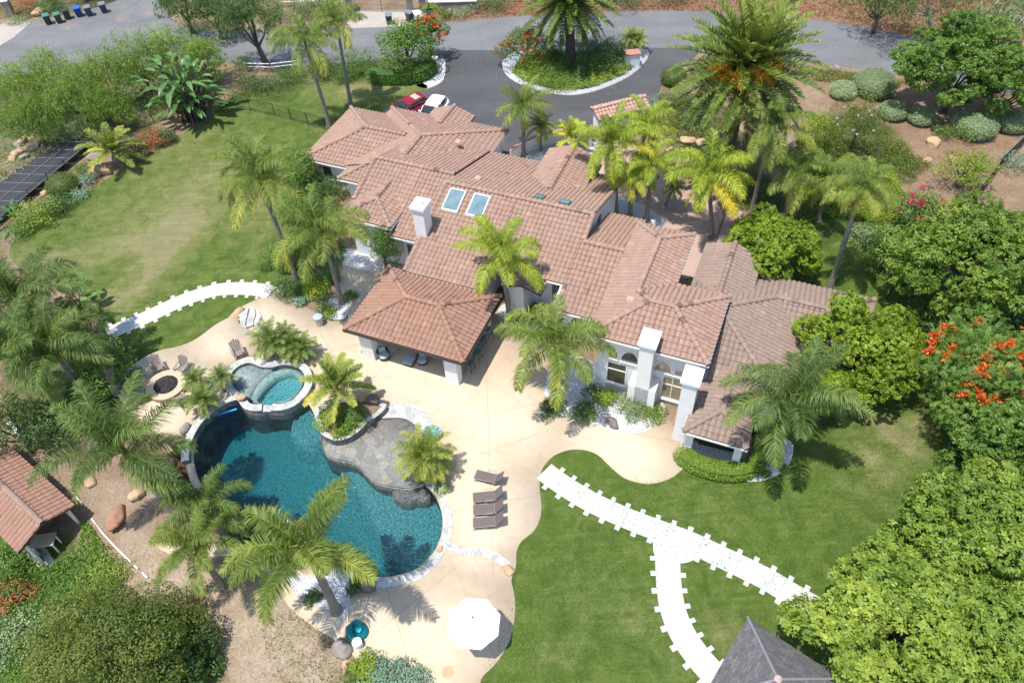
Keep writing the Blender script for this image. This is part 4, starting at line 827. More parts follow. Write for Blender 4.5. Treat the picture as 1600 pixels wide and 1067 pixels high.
# skylights lie on the slope
def skylight(a, b, la, lb, flat, sl0, base):
    zb = lambda bb: base(bb) + 0.10
    fr, g = MB(), MB()
    P4 = lambda e, h: [HB(x, y, zb(y) + h) for x, y in ((a - la - e, b - lb - e), (a + la + e, b - lb - e), (a + la + e, b + lb + e), (a - la - e, b + lb + e))]
    o, i2, lo = P4(0.07, 0.10), P4(0, 0.10), P4(0.07, -0.15)
    fr.add(o + i2 + lo, [(k, (k + 1) % 4, 4 + (k + 1) % 4, 4 + k) for k in range(4)] + [(k, 8 + k, 8 + (k + 1) % 4, (k + 1) % 4) for k in range(4)])
    s = fr.build('skylight', M['trim'] if not flat else M['lid_green'], villa); g.poly3(P4(0, 0.085)); g.build('pane', M['sky_glass'], s)
fp = lambda b: 3 + (b - 34.25) / 3; bp = lambda b: 5.42 - (b - 41.5) / 3
def solve_on(u, v, fn):
    z = 4.0
    for _ in range(30):
        p = P(u, v, z); b = -p[0] * math.sin(TH) * 1.0 + p[1] * math.cos(TH); z = 0.5 * z + 0.5 * fn(b)
    return p[0] * math.cos(TH) + p[1] * math.sin(TH), b
for px in ((709, 312), (747, 320.5)):
    a, b = solve_on(*px, lambda q: fp(q) + 0.2); skylight(a, b, 0.55, 0.80, False, 0, fp)
for px in ((843.5, 307), (882.5, 315.5)):
    a, b = solve_on(*px, lambda q: bp(q) + 0.15); skylight(a, b, 0.30, 0.30, True, 0, bp)
# small roof vents
vm = simple('salmon_vent', (0.55, 0.26, 0.22)); pm = simple('rust_pipe', (0.36, 0.15, 0.11))
for (u, v), fn in (((747, 281), bp), ((985, 470), lambda q: 5.55), ((716, 224), lambda q: 4.0)):
    a, b = solve_on(u, v, fn); q = HB(a, b, fn(b)); MB().box((q[0], q[1], q[2] + 0.12), (0.46, 0.40, 0.16), TH, ('X', 0.3)).build('roof_vent', vm, villa, bevel=0.04)
for (u, v, z) in ((673, 244, 3.6), (1116, 452, 3.6)):
    q = P(u, v, z); MB().tube([(q[0], q[1], z - .4), (q[0], q[1], z + .35)], 0.06, 8).build('vent_pipe', pm, villa)
MB().tube([HB(-2.2, 27.95, 2.6), HB(-2.2, 28.2, 2.3), HB(-2.2, 28.2, 0.05)], 0.05, 6).build('downpipe', M['trim'], villa)
MB().tube([HB(-9.0, 31.3, 4.9), HB(-8.66, 31.6, 4.5), HB(-8.66, 31.66, 0.1)], 0.045, 6).build('downpipe', M['trim'], villa)

# ------------------------------------------------------------------ pavilion
pav = thing('pavilion', 'open bar pavilion with a hipped terracotta tile roof on white pillars beside the pool deck', 'pavilion', HB(-20.3, 31.2))
def pv(o): return under(o, pav)
pf = [[(-24.6, 28.15, 2.85), (-16.1, 28.15, 2.85), (-19.15, 31.27, 3.9), (-21.5, 31.27, 3.9)], [(-16.1, 28.15, 2.85), (-16.1, 34.4, 2.85), (-19.15, 31.27, 3.9)],
      [(-16.1, 34.4, 2.85), (-24.6, 34.4, 2.85), (-21.5, 31.27, 3.9), (-19.15, 31.27, 3.9)], [(-24.6, 34.4, 2.85), (-24.6, 28.15, 2.85), (-21.5, 31.27, 3.9)]]
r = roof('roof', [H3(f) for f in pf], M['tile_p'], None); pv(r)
ridge_caps('ridge_cap', [(HB(*a), HB(*b)) for a, b in [((-24.6, 28.15, 2.9), (-21.5, 31.27, 3.95)), ((-16.1, 28.15, 2.9), (-19.15, 31.27, 3.95)), ((-16.1, 34.4, 2.9), (-19.15, 31.27, 3.95)), ((-24.6, 34.4, 2.9), (-21.5, 31.27, 3.95)), ((-21.5, 31.27, 3.96), (-19.15, 31.27, 3.96))]], M['tile_p'], r)
(gutter([((-24.6, 28.1, 2.85), (-16.1, 28.1, 2.85)), ((-16.05, 28.15, 2.85), (-16.05, 34.4, 2.85)), ((-24.65, 34.4, 2.85), (-24.65, 28.15, 2.85))], r, M['dark_trim']))
for a, b in ((-23.4, 28.75), (-17.25, 28.75), (-23.4, 33.6), (-17.25, 33.6)):
    m_ = MB(); hbox(m_, a - .45, a + .45, b - .3, b + .3, 0, 2.72); pv(m_.build('pillar', M['stucco']))
m_ = MB()
for a0, a1, b0, b1 in ((-24.1, -16.6, 28.6, 28.9), (-16.95, -16.65, 28.9, 33.6), (-24.1, -16.6, 33.6, 33.9), (-24.05, -23.75, 28.9, 33.6)): m_ = MB(); hbox(m_, a0, a1, b0, b1, 2.45, 2.72); pv(m_.build('beam', M['trim']))
m_ = MB(); hbox(m_, -17.9, -17.5, 29.5, 33.2, 0, 1.05); c_ = pv(m_.build('bar_counter', M['stucco'])); m_ = MB(); hbox(m_, -18.1, -17.15, 29.4, 33.3, 1.05, 1.11); m_.build('counter_top', M['darkstone'], c_); c_.children[0].matrix_parent_inverse = Matrix.Identity(4)
# ------------------------------------------------------------------ gate lodge, poolside hut, shingled gazebo
gl_ = thing('gate_arch', 'white courtyard gate wall capped with a small salmon tile roof by the driveway', 'gate', P(960, 205))
e0, e1 = np.array(P(927, 171, 3.0)[:2]), np.array(P(1008.5, 151, 3.0)[:2]); d_ = (e1 - e0) / np.linalg.norm(e1 - e0); n_ = np.array([-d_[1], d_[0]])
def G3(s, t, z): q = e0 + d_ * s + n_ * t; return (q[0], q[1], z)
Lg = float(np.linalg.norm(e1 - e0))
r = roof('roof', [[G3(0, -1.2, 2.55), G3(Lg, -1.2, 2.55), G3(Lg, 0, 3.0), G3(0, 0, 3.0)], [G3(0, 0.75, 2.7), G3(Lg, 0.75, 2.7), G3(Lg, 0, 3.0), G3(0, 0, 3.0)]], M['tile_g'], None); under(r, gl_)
under(ridge_caps('ridge_cap', [(G3(0, 0, 3.05), G3(Lg, 0, 3.05))], M['tile_g'], None), gl_)
for s in (.2, Lg - .9): under(MB().prism([G3(s, -.6, 0)[:2], G3(s + .7, -.6, 0)[:2], G3(s + .7, .35, 0)[:2], G3(s, .35, 0)[:2]], 0, 2.62).build('pillar', M['stucco']), gl_)
cw = thing('courtyard_wall', 'low curved white courtyard wall with a clay coping beside the driveway', 'wall', P(850, 215))
cwl = smooth([(925, 212), (915, 206), (880, 203), (845, 210), (815, 222), (795, 236)], 4, False)
l_ = W2(cwl, 1.2); m_, m2_ = MB(), MB(); rr_ = offset(l_, 0.22); ol, orr = offset(l_, -0.06), offset(l_, 0.28)
for i in range(len(l_) - 1): m_.prism([l_[i], l_[i + 1], rr_[i + 1], rr_[i]], 0, 1.2); m2_.prism([ol[i], ol[i + 1], orr[i + 1], orr[i]], 1.2, 1.27)
under(m_.build('wall_face', M['stucco']), cw); under(m2_.build('coping', simple('clay_coping', (0.50, 0.26, 0.20))), cw)
tag(MB().lathe([(0.0, 0), (.14, .03), (.2, .15), (.18, .28), (.08, .36), (0.01, .37)], (*P(922, 203.5, 1.3)[:2], 1.27), 14).build('clay_ball', simple('terracotta', (0.42, 0.13, 0.07)), None, True), 'round terracotta ball on the end of the white courtyard wall', 'ornament')
hut = thing('garden_hut', 'open sided hut with a gabled pink tile roof on the slope at left', 'hut', (-28.2, 25.3, -1.2))
hr, hl = np.array([-25.5, 24.81]), np.array([-27.65, 21.98]); hd = np.array([-4.78, 3.92]); hd /= np.linalg.norm(hd); Lh = 8.6
hm = (hr + hl) / 2
def h3(p, s, z): q = np.array(p) + hd * s; return (q[0], q[1], z)
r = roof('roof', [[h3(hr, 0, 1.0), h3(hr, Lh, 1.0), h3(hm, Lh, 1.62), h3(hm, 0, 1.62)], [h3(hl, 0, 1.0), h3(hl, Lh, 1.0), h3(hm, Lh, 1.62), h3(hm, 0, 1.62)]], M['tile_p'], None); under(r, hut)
under(ridge_caps('ridge_cap', [(h3(hm, 0, 1.67), h3(hm, Lh, 1.67))], M['tile_e'], None), hut)
m_ = MB(); hw = (hr - hl) / np.linalg.norm(hr - hl)
def hq(s, t): q = hm + hd * s + hw * t; return (q[0], q[1])
for q_, zt in (([hq(.25, -1.4), hq(.25, -1.25), hq(Lh - .3, -1.25), hq(Lh - .3, -1.4)], -.4), ([hq(2.2, -1.24), hq(2.2, 1.29), hq(2.35, 1.29), hq(2.35, -1.24)], 1.2), ([hq(.25, 1.3), hq(.25, 1.45), hq(Lh, 1.45), hq(Lh, 1.3)], -0.35)): under(MB().prism(q_, -2.2, zt).build('wall', M['stucco']), hut)
m_ = MB()
m_ = MB(); m_.prism([hq(-.2, -1.6), hq(-.2, 1.7), hq(Lh, 1.7), hq(Lh, -1.6)], -2.4, -1.15); under(m_.build('floor', M['pale_conc']), hut)
for s, t in ((.35, -1.3), (.35, 1.38)): m_ = MB(); q = hq(s, t); m_.box((q[0], q[1], -.1), (.12, .12, 2.2)); under(m_.build('post', M['trim']), hut)
gz_ = thing('gazebo', 'gazebo corner with a dark grey shingle roof at the bottom edge of the lawn', 'gazebo', (11, 12.2, 0))
c0 = np.array(P(1168, 964, 2.5)[:2]); u_, v_ = np.array([-0.631, -0.776]), np.array([0.755, -0.656]); S_ = 4.7
cs = [c0, c0 + v_ * S_, c0 + v_ * S_ + u_ * S_, c0 + u_ * S_]; ap = c0 + (u_ + v_) * S_ / 2
me = bpy.data.meshes.new('roof'); vs, fs, uv = [], [], []
for i in range(4):
    p, q = cs[i], cs[(i + 1) % 4]; b = len(vs); vs += [(*p, 2.5), (*q, 2.5), (*ap, 3.75)]; fs.append((b, b + 2, b + 1)); uv += [(0, 0), (S_ / 2, 2.66), (S_, 0)]
    vs += [(*p, 2.5), (*q, 2.5), (*q, 2.38), (*p, 2.38)]; fs.append((b + 3, b + 4, b + 5, b + 6)); uv += [(0, 0), (S_, 0), (S_, .1), (0, .1)]
b = len(vs); vs += [(*p, 2.38) for p in cs]; fs.append((b, b + 1, b + 2, b + 3)); uv += [(0, 0)] * 4
me.from_pydata(vs, [], fs); ul = me.uv_layers.new(name='UVMap'); ul.data.foreach_set('uv', np.array(uv, np.float32).ravel()); me.materials.append(M['shingle']); under(obj('roof', me), gz_)
hcm = simple('grey_hip_cap', (0.20, 0.20, 0.22))
for p in cs[:4]: under(MB().tube([(*p, 2.53), (*ap, 3.79)], 0.07, 8).build('hip_cap', hcm), gz_)
under(MB().lathe([(.0, 0), (.16, .02), (.18, .12), (.08, .22), (.1, .3), (.0, .4)], (ap[0], ap[1], 3.74), 12).build('finial', simple('clay_finial', (0.5, 0.36, 0.30)), None, True), gz_)
for p in cs: q = np.array(p) * 0.9 + ap * 0.1; m_ = MB(); m_.box((q[0], q[1], 1.2), (.14, .14, 2.4)); under(m_.build('post', M['bark_d']), gz_)

# ------------------------------------------------------------------ furniture round the pool
def lounger():
    t = thing('sun_lounger', '', 'sun lounger', group='brown sun loungers on the pool deck')
    f = MB()
    for y in (-.31, .31): f.tube([(-.72, y, .33), (.55, y, .33), (.62, y, .33)], .022, 6)
    f.tube([(-.72, -.31, .33), (-.72, .31, .33)], .022, 6); f.tube([(.5, -.31, .33), (.5, .31, .33)], .02, 6); f.build('frame', M['frame_br'], t)
    MB().box((-.11, 0, .335), (1.2, .58, .02)).build('seat', M['sling'], t)
    b = MB(); b.box((.74, 0, .60), (.82, .60, .025), 0, ('Y', -math.radians(52))); b.build('backrest', M['sling'], t)
    for x, y in ((-.66, -.31), (-.66, .31), (.5, -.31), (.5, .31)): MB().tube([(x, y, .33), (x + (.05 if x > 0 else -.06), y, 0)], .02, 6).build('leg', M['frame_br'], t)
    for y in (-.37, .37): MB().tube([(.5, y, .33), (.42, y, .52), (.0, y, .52), (-.06, y, .33)], .017, 6).build('armrest', M['frame_br'], t)
    for y in (-.2, .2): MB().tube([(.9, y, .62), (.98, y, .02)], .016, 6).build('back_strut', M['frame_br'], t)
    return t
lg = lounger(); fl = True
for (f, h), lb in ((((743.5, 741), (773, 748)), 'brown sun lounger turned askew from the row, nearest the house'), (((740, 777.5), (771, 774.5)), 'brown sun lounger second from the house, in the straight row of three'),
                   (((741, 796.5), (771, 794.5)), 'brown sun lounger in the middle of the straight row of three'), (((741, 817), (771, 814.5)), 'brown sun lounger at the pool end of the row, farthest from the house')):
    a, b = P(*f, .33), P(*h, .33); rz = math.atan2(b[1] - a[1], b[0] - a[0]); loc = ((a[0] + b[0]) / 2 + .12 * math.cos(rz), (a[1] + b[1]) / 2 + .12 * math.sin(rz), .03)
    if fl: lg.location = loc; lg.rotation_euler = (0, 0, rz); lg['label'] = lb; fl = False
    else: dup(lg, loc, rz, lb)
def adirondack():
    t = thing('adirondack_chair', '', 'chair', group='grey wooden chairs on the fire pit terrace')
    s = MB()                                                     # faces +x
    for k in range(5): x = -.25 + k * .13; s.box((x + .065, 0, .28 + k * .035), (.115, .52, .022), 0, ('Y', -.26))
    s.build('seat', M['wood_g'], t)
    b = MB()
    for k in range(5):
        y = (k - 2) * .115; h = .86 - abs(k - 2) * .07; n = 5; w0, w1 = .052, .072; tl = .36
        pts = [(-.26 - z * tl, y * (1 + z * .45), .25 + z) for z in (0, h * .5, h * .85, h)]
        for i in range(3):
            (xa, ya, za), (xb, yb, zb) = pts[i], pts[i + 1]; wa, wb = w0 + (w1 - w0) * i / 3, (w0 + (w1 - w0) * (i + 1) / 3) * (0.55 if i == 2 else 1)
            b.add([(xa, ya - wa, za), (xa, ya + wa, za), (xb, yb + wb, zb), (xb, yb - wb, zb), (xa - .022, ya - wa, za), (xa - .022, ya + wa, za), (xb - .022, yb + wb, zb), (xb - .022, yb - wb, zb)], [(0, 1, 2, 3), (4, 7, 6, 5), (0, 3, 7, 4), (1, 5, 6, 2), (2, 6, 7, 3)])
    b.build('backrest', M['wood_g'], t)
    for y in (-.33, .33):
        a = MB(); a.prism([(-.42, y - .06), (.34, y - .085), (.40, y), (.34, y + .085), (-.42, y + .06)], .56, .585); a.build('armrest', M['wood_g'], t)
        MB().box((.28, y * .93, .28), (.09, .03, .56)).build('leg', M['wood_g'], t); g = MB(); g.box((-.18, y * .9, .2), (.95, .03, .11), 0, ('Y', -.33)); g.build('leg', M['wood_g'], t)
    return t
ad = adirondack(); fl = True
for px, dr, lb in (((247, 574), ((240, 562), (252, 586)), 'grey fan backed chair behind the fire pit, on the lawn side'), ((284, 576), ((292, 562), (277, 585)), 'grey fan backed chair at the right of the fire pit with a long slatted shadow'),
                   ((221, 620), ((210, 622), (232, 613)), 'grey fan backed chair left of the fire pit by the small square tables'), ((284, 626), ((294, 632), (272, 612)), 'grey fan backed chair on the pool side of the fire pit'), ((372, 551), ((367, 538), (376, 562)), 'grey fan backed chair alone beside the raised spa')):
    p = P(*px, TERR + .3); rz = yaw(*dr); loc = (p[0], p[1], TERR)
    if fl: ad.location = loc; ad.rotation_euler = (0, 0, rz); ad['label'] = lb; fl = False
    else: dup(ad, loc, rz, lb)
t = thing('fire_pit', 'round tan stone fire pit filled with black lava rock', 'fire pit', (*P(259, 601, TERR + .42)[:2], TERR))
MB().lathe([(.82, .1), (.82, .36), (1.16, .36), (1.20, .0)][::-1], n=32).build('stone_wall', M['rock_tan'], t)
MB().lathe([(.80, .34), (.78, .44), (1.26, .44), (1.26, .36), (.84, .34)], n=32).build('stone_cap', simple('fire_pit_cap', (0.52, 0.42, 0.30), (0.40, 0.31, 0.22), 0.85, 4, 0.4), t)
def rockmesh(r, seed, flat=0.75, sub=3, amp=0.22):
    bm = bmesh.new(); bmesh.ops.create_icosphere(bm, subdivisions=sub, radius=1)
    rr = random.Random(seed); dirs = [(Vector((rr.gauss(0, 1), rr.gauss(0, 1), rr.gauss(0, 1))).normalized(), rr.uniform(.5, .95)) for _ in range(11)]
    ph = [rr.uniform(0, 6) for _ in range(6)]
    for v in bm.verts:
        n = v.co.normalized(); d = 1.0
        for q, c in dirs: d = min(d, c / max(n.dot(q), 1e-3) if n.dot(q) > c else d)
        d *= 1 + amp * .25 * (math.sin(4 * n.x + ph[0]) + math.sin(5 * n.y + ph[1]) + math.sin(4 * n.z + ph[2]) + .5 * math.sin(11 * n.x + ph[3]) + .5 * math.sin(12 * n.y + ph[4]))
        v.co = Vector((n.x * r[0], n.y * r[1], n.z * r[2] * flat)) * d
    return bm
lv = bmesh.new()
for k in range(190):
    a, q = R.uniform(0, 6.28), .76 * math.sqrt(R.random()); b = rockmesh((R.uniform(.06, .11),) * 3, k, 0.8, 1); m_ = bpy.data.meshes.new('t')
    bmesh.ops.translate(b, verts=b.verts, vec=(q * math.cos(a), q * math.sin(a), .40 + R.uniform(-.02, .05))); b.to_mesh(m_); b.free(); lv.from_mesh(m_); bpy.data.meshes.remove(m_)
bmesh.ops.create_circle(lv, cap_ends=True, radius=.8, segments=28, matrix=Matrix.Translation((0, 0, .375)))
m_ = bpy.data.meshes.new('lava_rock'); lv.to_mesh(m_); lv.free(); m_.materials.append(M['lava']); o = obj('lava_rock', m_, t); o['kind'] = 'stuff'
for k, (px, lb) in enumerate((((222, 597), 'square tan side table left of the fire pit, the one nearer the lawn'), ((229, 603), 'square tan side table touching the fire pit rim'))):
    t = thing('side_table', lb, 'table', (*P(*px, TERR + .4)[:2], TERR), 0.5, 'square side tables by the fire pit'); MB().box((0, 0, .39), (.5, .5, .05)).build('table_top', M['rock_tan'], t, bevel=.01)
    for x in (-.2, .2):
        for y in (-.2, .2): MB().box((x, y, .185), (.05, .05, .37)).build('leg', M['wood_g'], t)
t = thing('barbecue', 'small black kettle barbecue in the shade at the far left of the terrace', 'barbecue', (*P(187, 606, TERR)[:2], TERR))
MB().lathe([(.02, .55), (.2, .58), (.28, .7), (.28, .76)], n=18).build('bowl', M['dark_trim'], t, True); MB().lathe([(.285, .76), (.27, .88), (.18, .99), (.01, 1.03)], n=18).build('lid', M['dark_trim'], t, True)
for a in (.3, 2.4, 4.5): MB().tube([(.15 * math.cos(a), .15 * math.sin(a), .6), (.3 * math.cos(a), .3 * math.sin(a), 0)], .014, 6).build('leg', M['alloy'], t)
# umbrella
M['frame_seam'] = simple('canvas_seam', (0.52, 0.52, 0.51))
ux, uy = P(738.4, 964, 3.0)[:2]
t = thing('umbrella', 'open white octagonal umbrella shading the lower round patio', 'umbrella', (ux, uy, .03))
c = MB(); n = 8; vs = [(0, 0, 2.97)]; fs = []; rr_ = 1.36
for ring, (r_, z) in enumerate(((.35, 2.86), (.8, 2.63), (1.1, 2.46), (rr_, 2.30))):
    for k in range(n * 4):
        a = 2 * math.pi * (k / (n * 4)) + math.radians(22.5 - 8); q = (k % 4) / 4; sag = 1 - .085 * math.sin(math.pi * q) * (r_ / rr_) ** 1.2 - (0.0 if True else 0)
        vs.append((r_ * sag * math.cos(a), r_ * sag * math.sin(a), z - .02 * math.sin(math.pi * q)))
m_ = n * 4
fs += [(0, 1 + k, 1 + (k + 1) % m_) for k in range(m_)]
for g in range(3): fs += [(1 + g * m_ + k, 1 + (g + 1) * m_ + k, 1 + (g + 1) * m_ + (k + 1) % m_, 1 + g * m_ + (k + 1) % m_) for k in range(m_)]
c.add(vs, fs); cn = c.build('canopy', M['canvas'], t); sd = cn.modifiers.new('s', 'SOLIDIFY'); sd.thickness = .012
for p in cn.data.polygons: p.use_smooth = False
MB().lathe([(.03, 2.9), (.045, 3.0), (.02, 3.07), (.005, 3.08)], n=10).build('finial', M['dark_trim'], t, True); MB().tube([(0, 0, .05), (0, 0, 2.92)], .024, 10).build('pole', M['trim'], t)
MB().lathe([(.30, 0), (.30, .06), (.06, .09), (.05, .3)], n=20).build('base', M['rock_grey'], t, True)
for k in range(8): a = 2 * math.pi * k / 8 + math.radians(14.5); MB().tube([(.03 * math.cos(a), .03 * math.sin(a), 2.975), (.35 * math.cos(a), .35 * math.sin(a), 2.867), (.8 * math.cos(a), .8 * math.sin(a), 2.637), (1.1 * math.cos(a), 1.1 * math.sin(a), 2.467), (1.36 * math.cos(a), 1.36 * math.sin(a), 2.306)], .010, 5).build('seam', M['frame_seam'], cn); MB().tube([(.04 * math.cos(a), .04 * math.sin(a), 2.88), (1.34 * math.cos(a), 1.34 * math.sin(a), 2.285)], .009, 5).build('rib', M['trim'], t)
# bar stools, pavilion seats
def stool():
    t = thing('bar_stool', '', 'bar stool', group='teal bar stools along the pavilion bar')
    MB().box((0, 0, .77), (.46, .46, .09)).build('seat', M['teal'], t, bevel=.03); f = MB(); f.box((0, 0, .71), (.44, .44, .03)); f.build('seat_frame', M['dark_trim'], t)
    for x in (-.19, .19):
        for y in (-.19, .19): MB().tube([(x, y, .7), (x * 1.25, y * 1.25, 0)], .02, 6).build('leg', M['dark_trim'], t)
    f = MB(); s = .225; f.tube([(s, s, .25), (s, -s, .25), (-s, -s, .25), (-s, s, .25), (s, s, .25)], .012, 5); f.build('foot_ring', M['dark_trim'], t)
    b = MB(); b.tube([(.21, -.2, .72), (.25, -.2, 1.0), (.25, .2, 1.0), (.21, .2, .72)], .014, 6); b.build('back_rail', M['dark_trim'], t); return t
bs_ = stool(); fl = True
for px, lb in (((733.5, 566), 'teal bar stool at the front corner of the pavilion, nearest the pool'), ((745.5, 548), 'teal bar stool second from the front corner pillar of the pavilion'), ((752, 528), 'teal bar stool third from the front corner pillar of the pavilion'), ((760.5, 513), 'teal bar stool nearest the house, half hidden by the palm frond')):
    p = P(*px, .8); loc = (p[0], p[1], .03); rz = TH + R.uniform(-.12, .12)
    if fl: bs_.location = loc; bs_.rotation_euler = (0, 0, rz); bs_['label'] = lb; fl = False
    else: dup(bs_, loc, rz, lb)
def club():
    t = thing('club_chair', '', 'armchair', group='wicker club chairs under the pavilion eave'); b = MB(); n = 20; vs, fs = [], []
    for i in range(n + 1):
        a = math.radians(55 + 250 * i / n); h = .55 + .25 * math.sin(math.pi * i / n)
        for r_, z in ((.34, .05), (.43, h), (.36, h), (.30, .3)): vs.append((r_ * math.cos(a) , r_ * math.sin(a), z))
    for i in range(n): fs += [(4 * i + j, 4 * i + j + 1, 4 * i + 4 + j + 1, 4 * i + 4 + j) for j in range(3)]
    b.add(vs, fs); b.lathe([(.0, .04), (.34, .04), (.38, .3)], n=20); b.build('frame', M['wicker'], t, True)
    MB().lathe([(.0, .30), (.36, .31), (.40, .38), (.36, .44), (.0, .46)], n=20).build('seat_cushion', M['pale_blue'], t, True); q = MB(); q.box((-.26, 0, .62), (.12, .52, .42), 0, ('Y', -.25)); q.build('back_cushion', M['pale_blue'], t, bevel=.05)
    return t
cl = club(); p = P(599, 553, .45); cl.location = (p[0], p[1], .03); cl.rotation_euler = (0, 0, -1.2); cl['label'] = 'round wicker armchair with pale blue cushions beside the left pavilion pillar'
p = P(660, 560, .45); dup(cl, (p[0], p[1], .03), -1.7, 'round wicker armchair with pale blue cushions in the middle under the pavilion eave')
t = thing('ottoman', 'square pale blue ottoman between the two wicker armchairs', 'ottoman', (*P(639, 562, .4)[:2], .03), TH); MB().box((0, 0, .15), (.66, .66, .26)).build('base', M['wicker'], t, bevel=.02); MB().box((0, 0, .34), (.72, .72, .14)).build('cushion', M['pale_blue'], t, bevel=.05)
t = thing('stool', 'small cream wooden stool between the wicker armchair and the pillar', 'stool', (*P(616, 546, .4)[:2], .03), .3); MB().lathe([(.0, .40), (.24, .40), (.25, .44), (.0, .45)], n=16).build('seat', simple('cream_wood', (0.55, 0.47, 0.36)), t)
for k in range(4): a = .8 + k * math.pi / 2; MB().tube([(.15 * math.cos(a), .15 * math.sin(a), .4), (.24 * math.cos(a), .24 * math.sin(a), 0)], .022, 6).build('leg', simple('cream_wood', (0.55, 0.47, 0.36)) if k == 0 else bpy.data.materials['cream_wood.001'] if 'cream_wood.001' in bpy.data.materials else M['rock_tan'], t)
t = thing('trash_can', 'pale grey round bin with a blue grey lid beside the planting bed', 'bin', (*P(500, 507, 0)[:2], .03)); MB().lathe([(.26, 0), (.30, .72)], n=20).build('body', simple('pale_grey_plastic', (0.50, 0.50, 0.47)), t, True); MB().lathe([(.33, .70), (.33, .77), (.25, .82), (.0, .83)], n=20).build('lid', simple('blue_grey_lid', (0.36, 0.46, 0.53)), t, True)
# pool toys
t = tag(MB().tube([P(340.5, 648, -.07), P(355, 643.5, -.06), P(370, 639, -.07)], .075, 10).build('pool_noodle', M['noodle'], None, True), 'blue foam pool noodle floating in the corner below the spa', 'pool toy')
def torus(mb, R0, r, z, sx=1, sy=1, n=28, m=10):
    return mb.add([((R0 + r * math.cos(2 * math.pi * j / m)) * math.cos(2 * math.pi * i / n) * sx, (R0 + r * math.cos(2 * math.pi * j / m)) * math.sin(2 * math.pi * i / n) * sy, z + r * math.sin(2 * math.pi * j / m)) for i in range(n) for j in range(m)],
                  [(i * m + j, ((i + 1) % n) * m + j, ((i + 1) % n) * m + (j + 1) % m, i * m + (j + 1) % m) for i in range(n) for j in range(m)])
t = thing('inflatable_ring', 'violet and aqua inflatable ring lying on the deck behind the bushy palm', 'pool toy', (*P(676, 677, .1)[:2], .045), -.5); torus(MB(), .46, .13, .13, 1.1, .9).build('ring', M['vinyl_violet'], t, True); MB().lathe([(.0, .05), (.36, .06), (.4, .12)], n=20).build('floor', M['vinyl_aqua'], t, True); q = MB(); q.tube([(-.35, .15, .26), (-.1, .33, .34), (.2, .3, .3)], .12, 10); q.build('pillow', M['vinyl_aqua'], t, True)
t = thing('inflatable_chair', 'teal inflatable lounge seat on the patio behind the white drum', 'pool toy', (*P(561, 986, .2)[:2], .03), .5); q = MB(); q.tube([(-.1, -.52, .2), (-.38, -.36, .26), (-.5, 0, .3), (-.38, .36, .26), (-.1, .5, .2), (.25, .46, .17)], [.13, .17, .2, .2, .17, .12], 12); q.build('back', M['vinyl_teal'], t, True)
MB().lathe([(.0, .02), (.4, .05), (.46, .14), (.38, .22), (.0, .24)], n=20).build('seat', M['vinyl_teal'], t, True); q = MB(); q.lathe([(.0, 0), (.12, .02), (.13, .08), (.0, .1)], (.02, .0, .24), 14); q.build('cushion', M['vinyl_aqua'], t, True)
tag(MB().lathe([(.0, 0), (.24, 0), (.25, .42), (.25, .45), (.0, .46)], (*P(559, 1006, .2)[:2], .03), 24).build('drum_table', M['canvas'], None, True), 'white round drum table in front of the teal inflatable seat', 'table')
# pool handrail and its grounding on the shelf
t = thing('pool_handrail', 'steel handrail standing in the pool where it turns shallow', 'handrail', P(538, 760, -.1)); q = MB(); pts = [P(533, 738, -.9), P(534, 740, .25), P(537, 750, .35), P(541, 775, .1), P(542, 785, -.9)]; q.tube(pts, .024, 8); under(q.build('rail', M['rail'], None, True), t)
tag(MB().lathe([(.30, 0), (.30, .012), (.0, .014)], (*P(700, 1050, 0)[:2], .032), 18).build('patio_drain', M['rock_tan']), 'round tan cover set in the lower patio below the umbrella', 'drain cover')
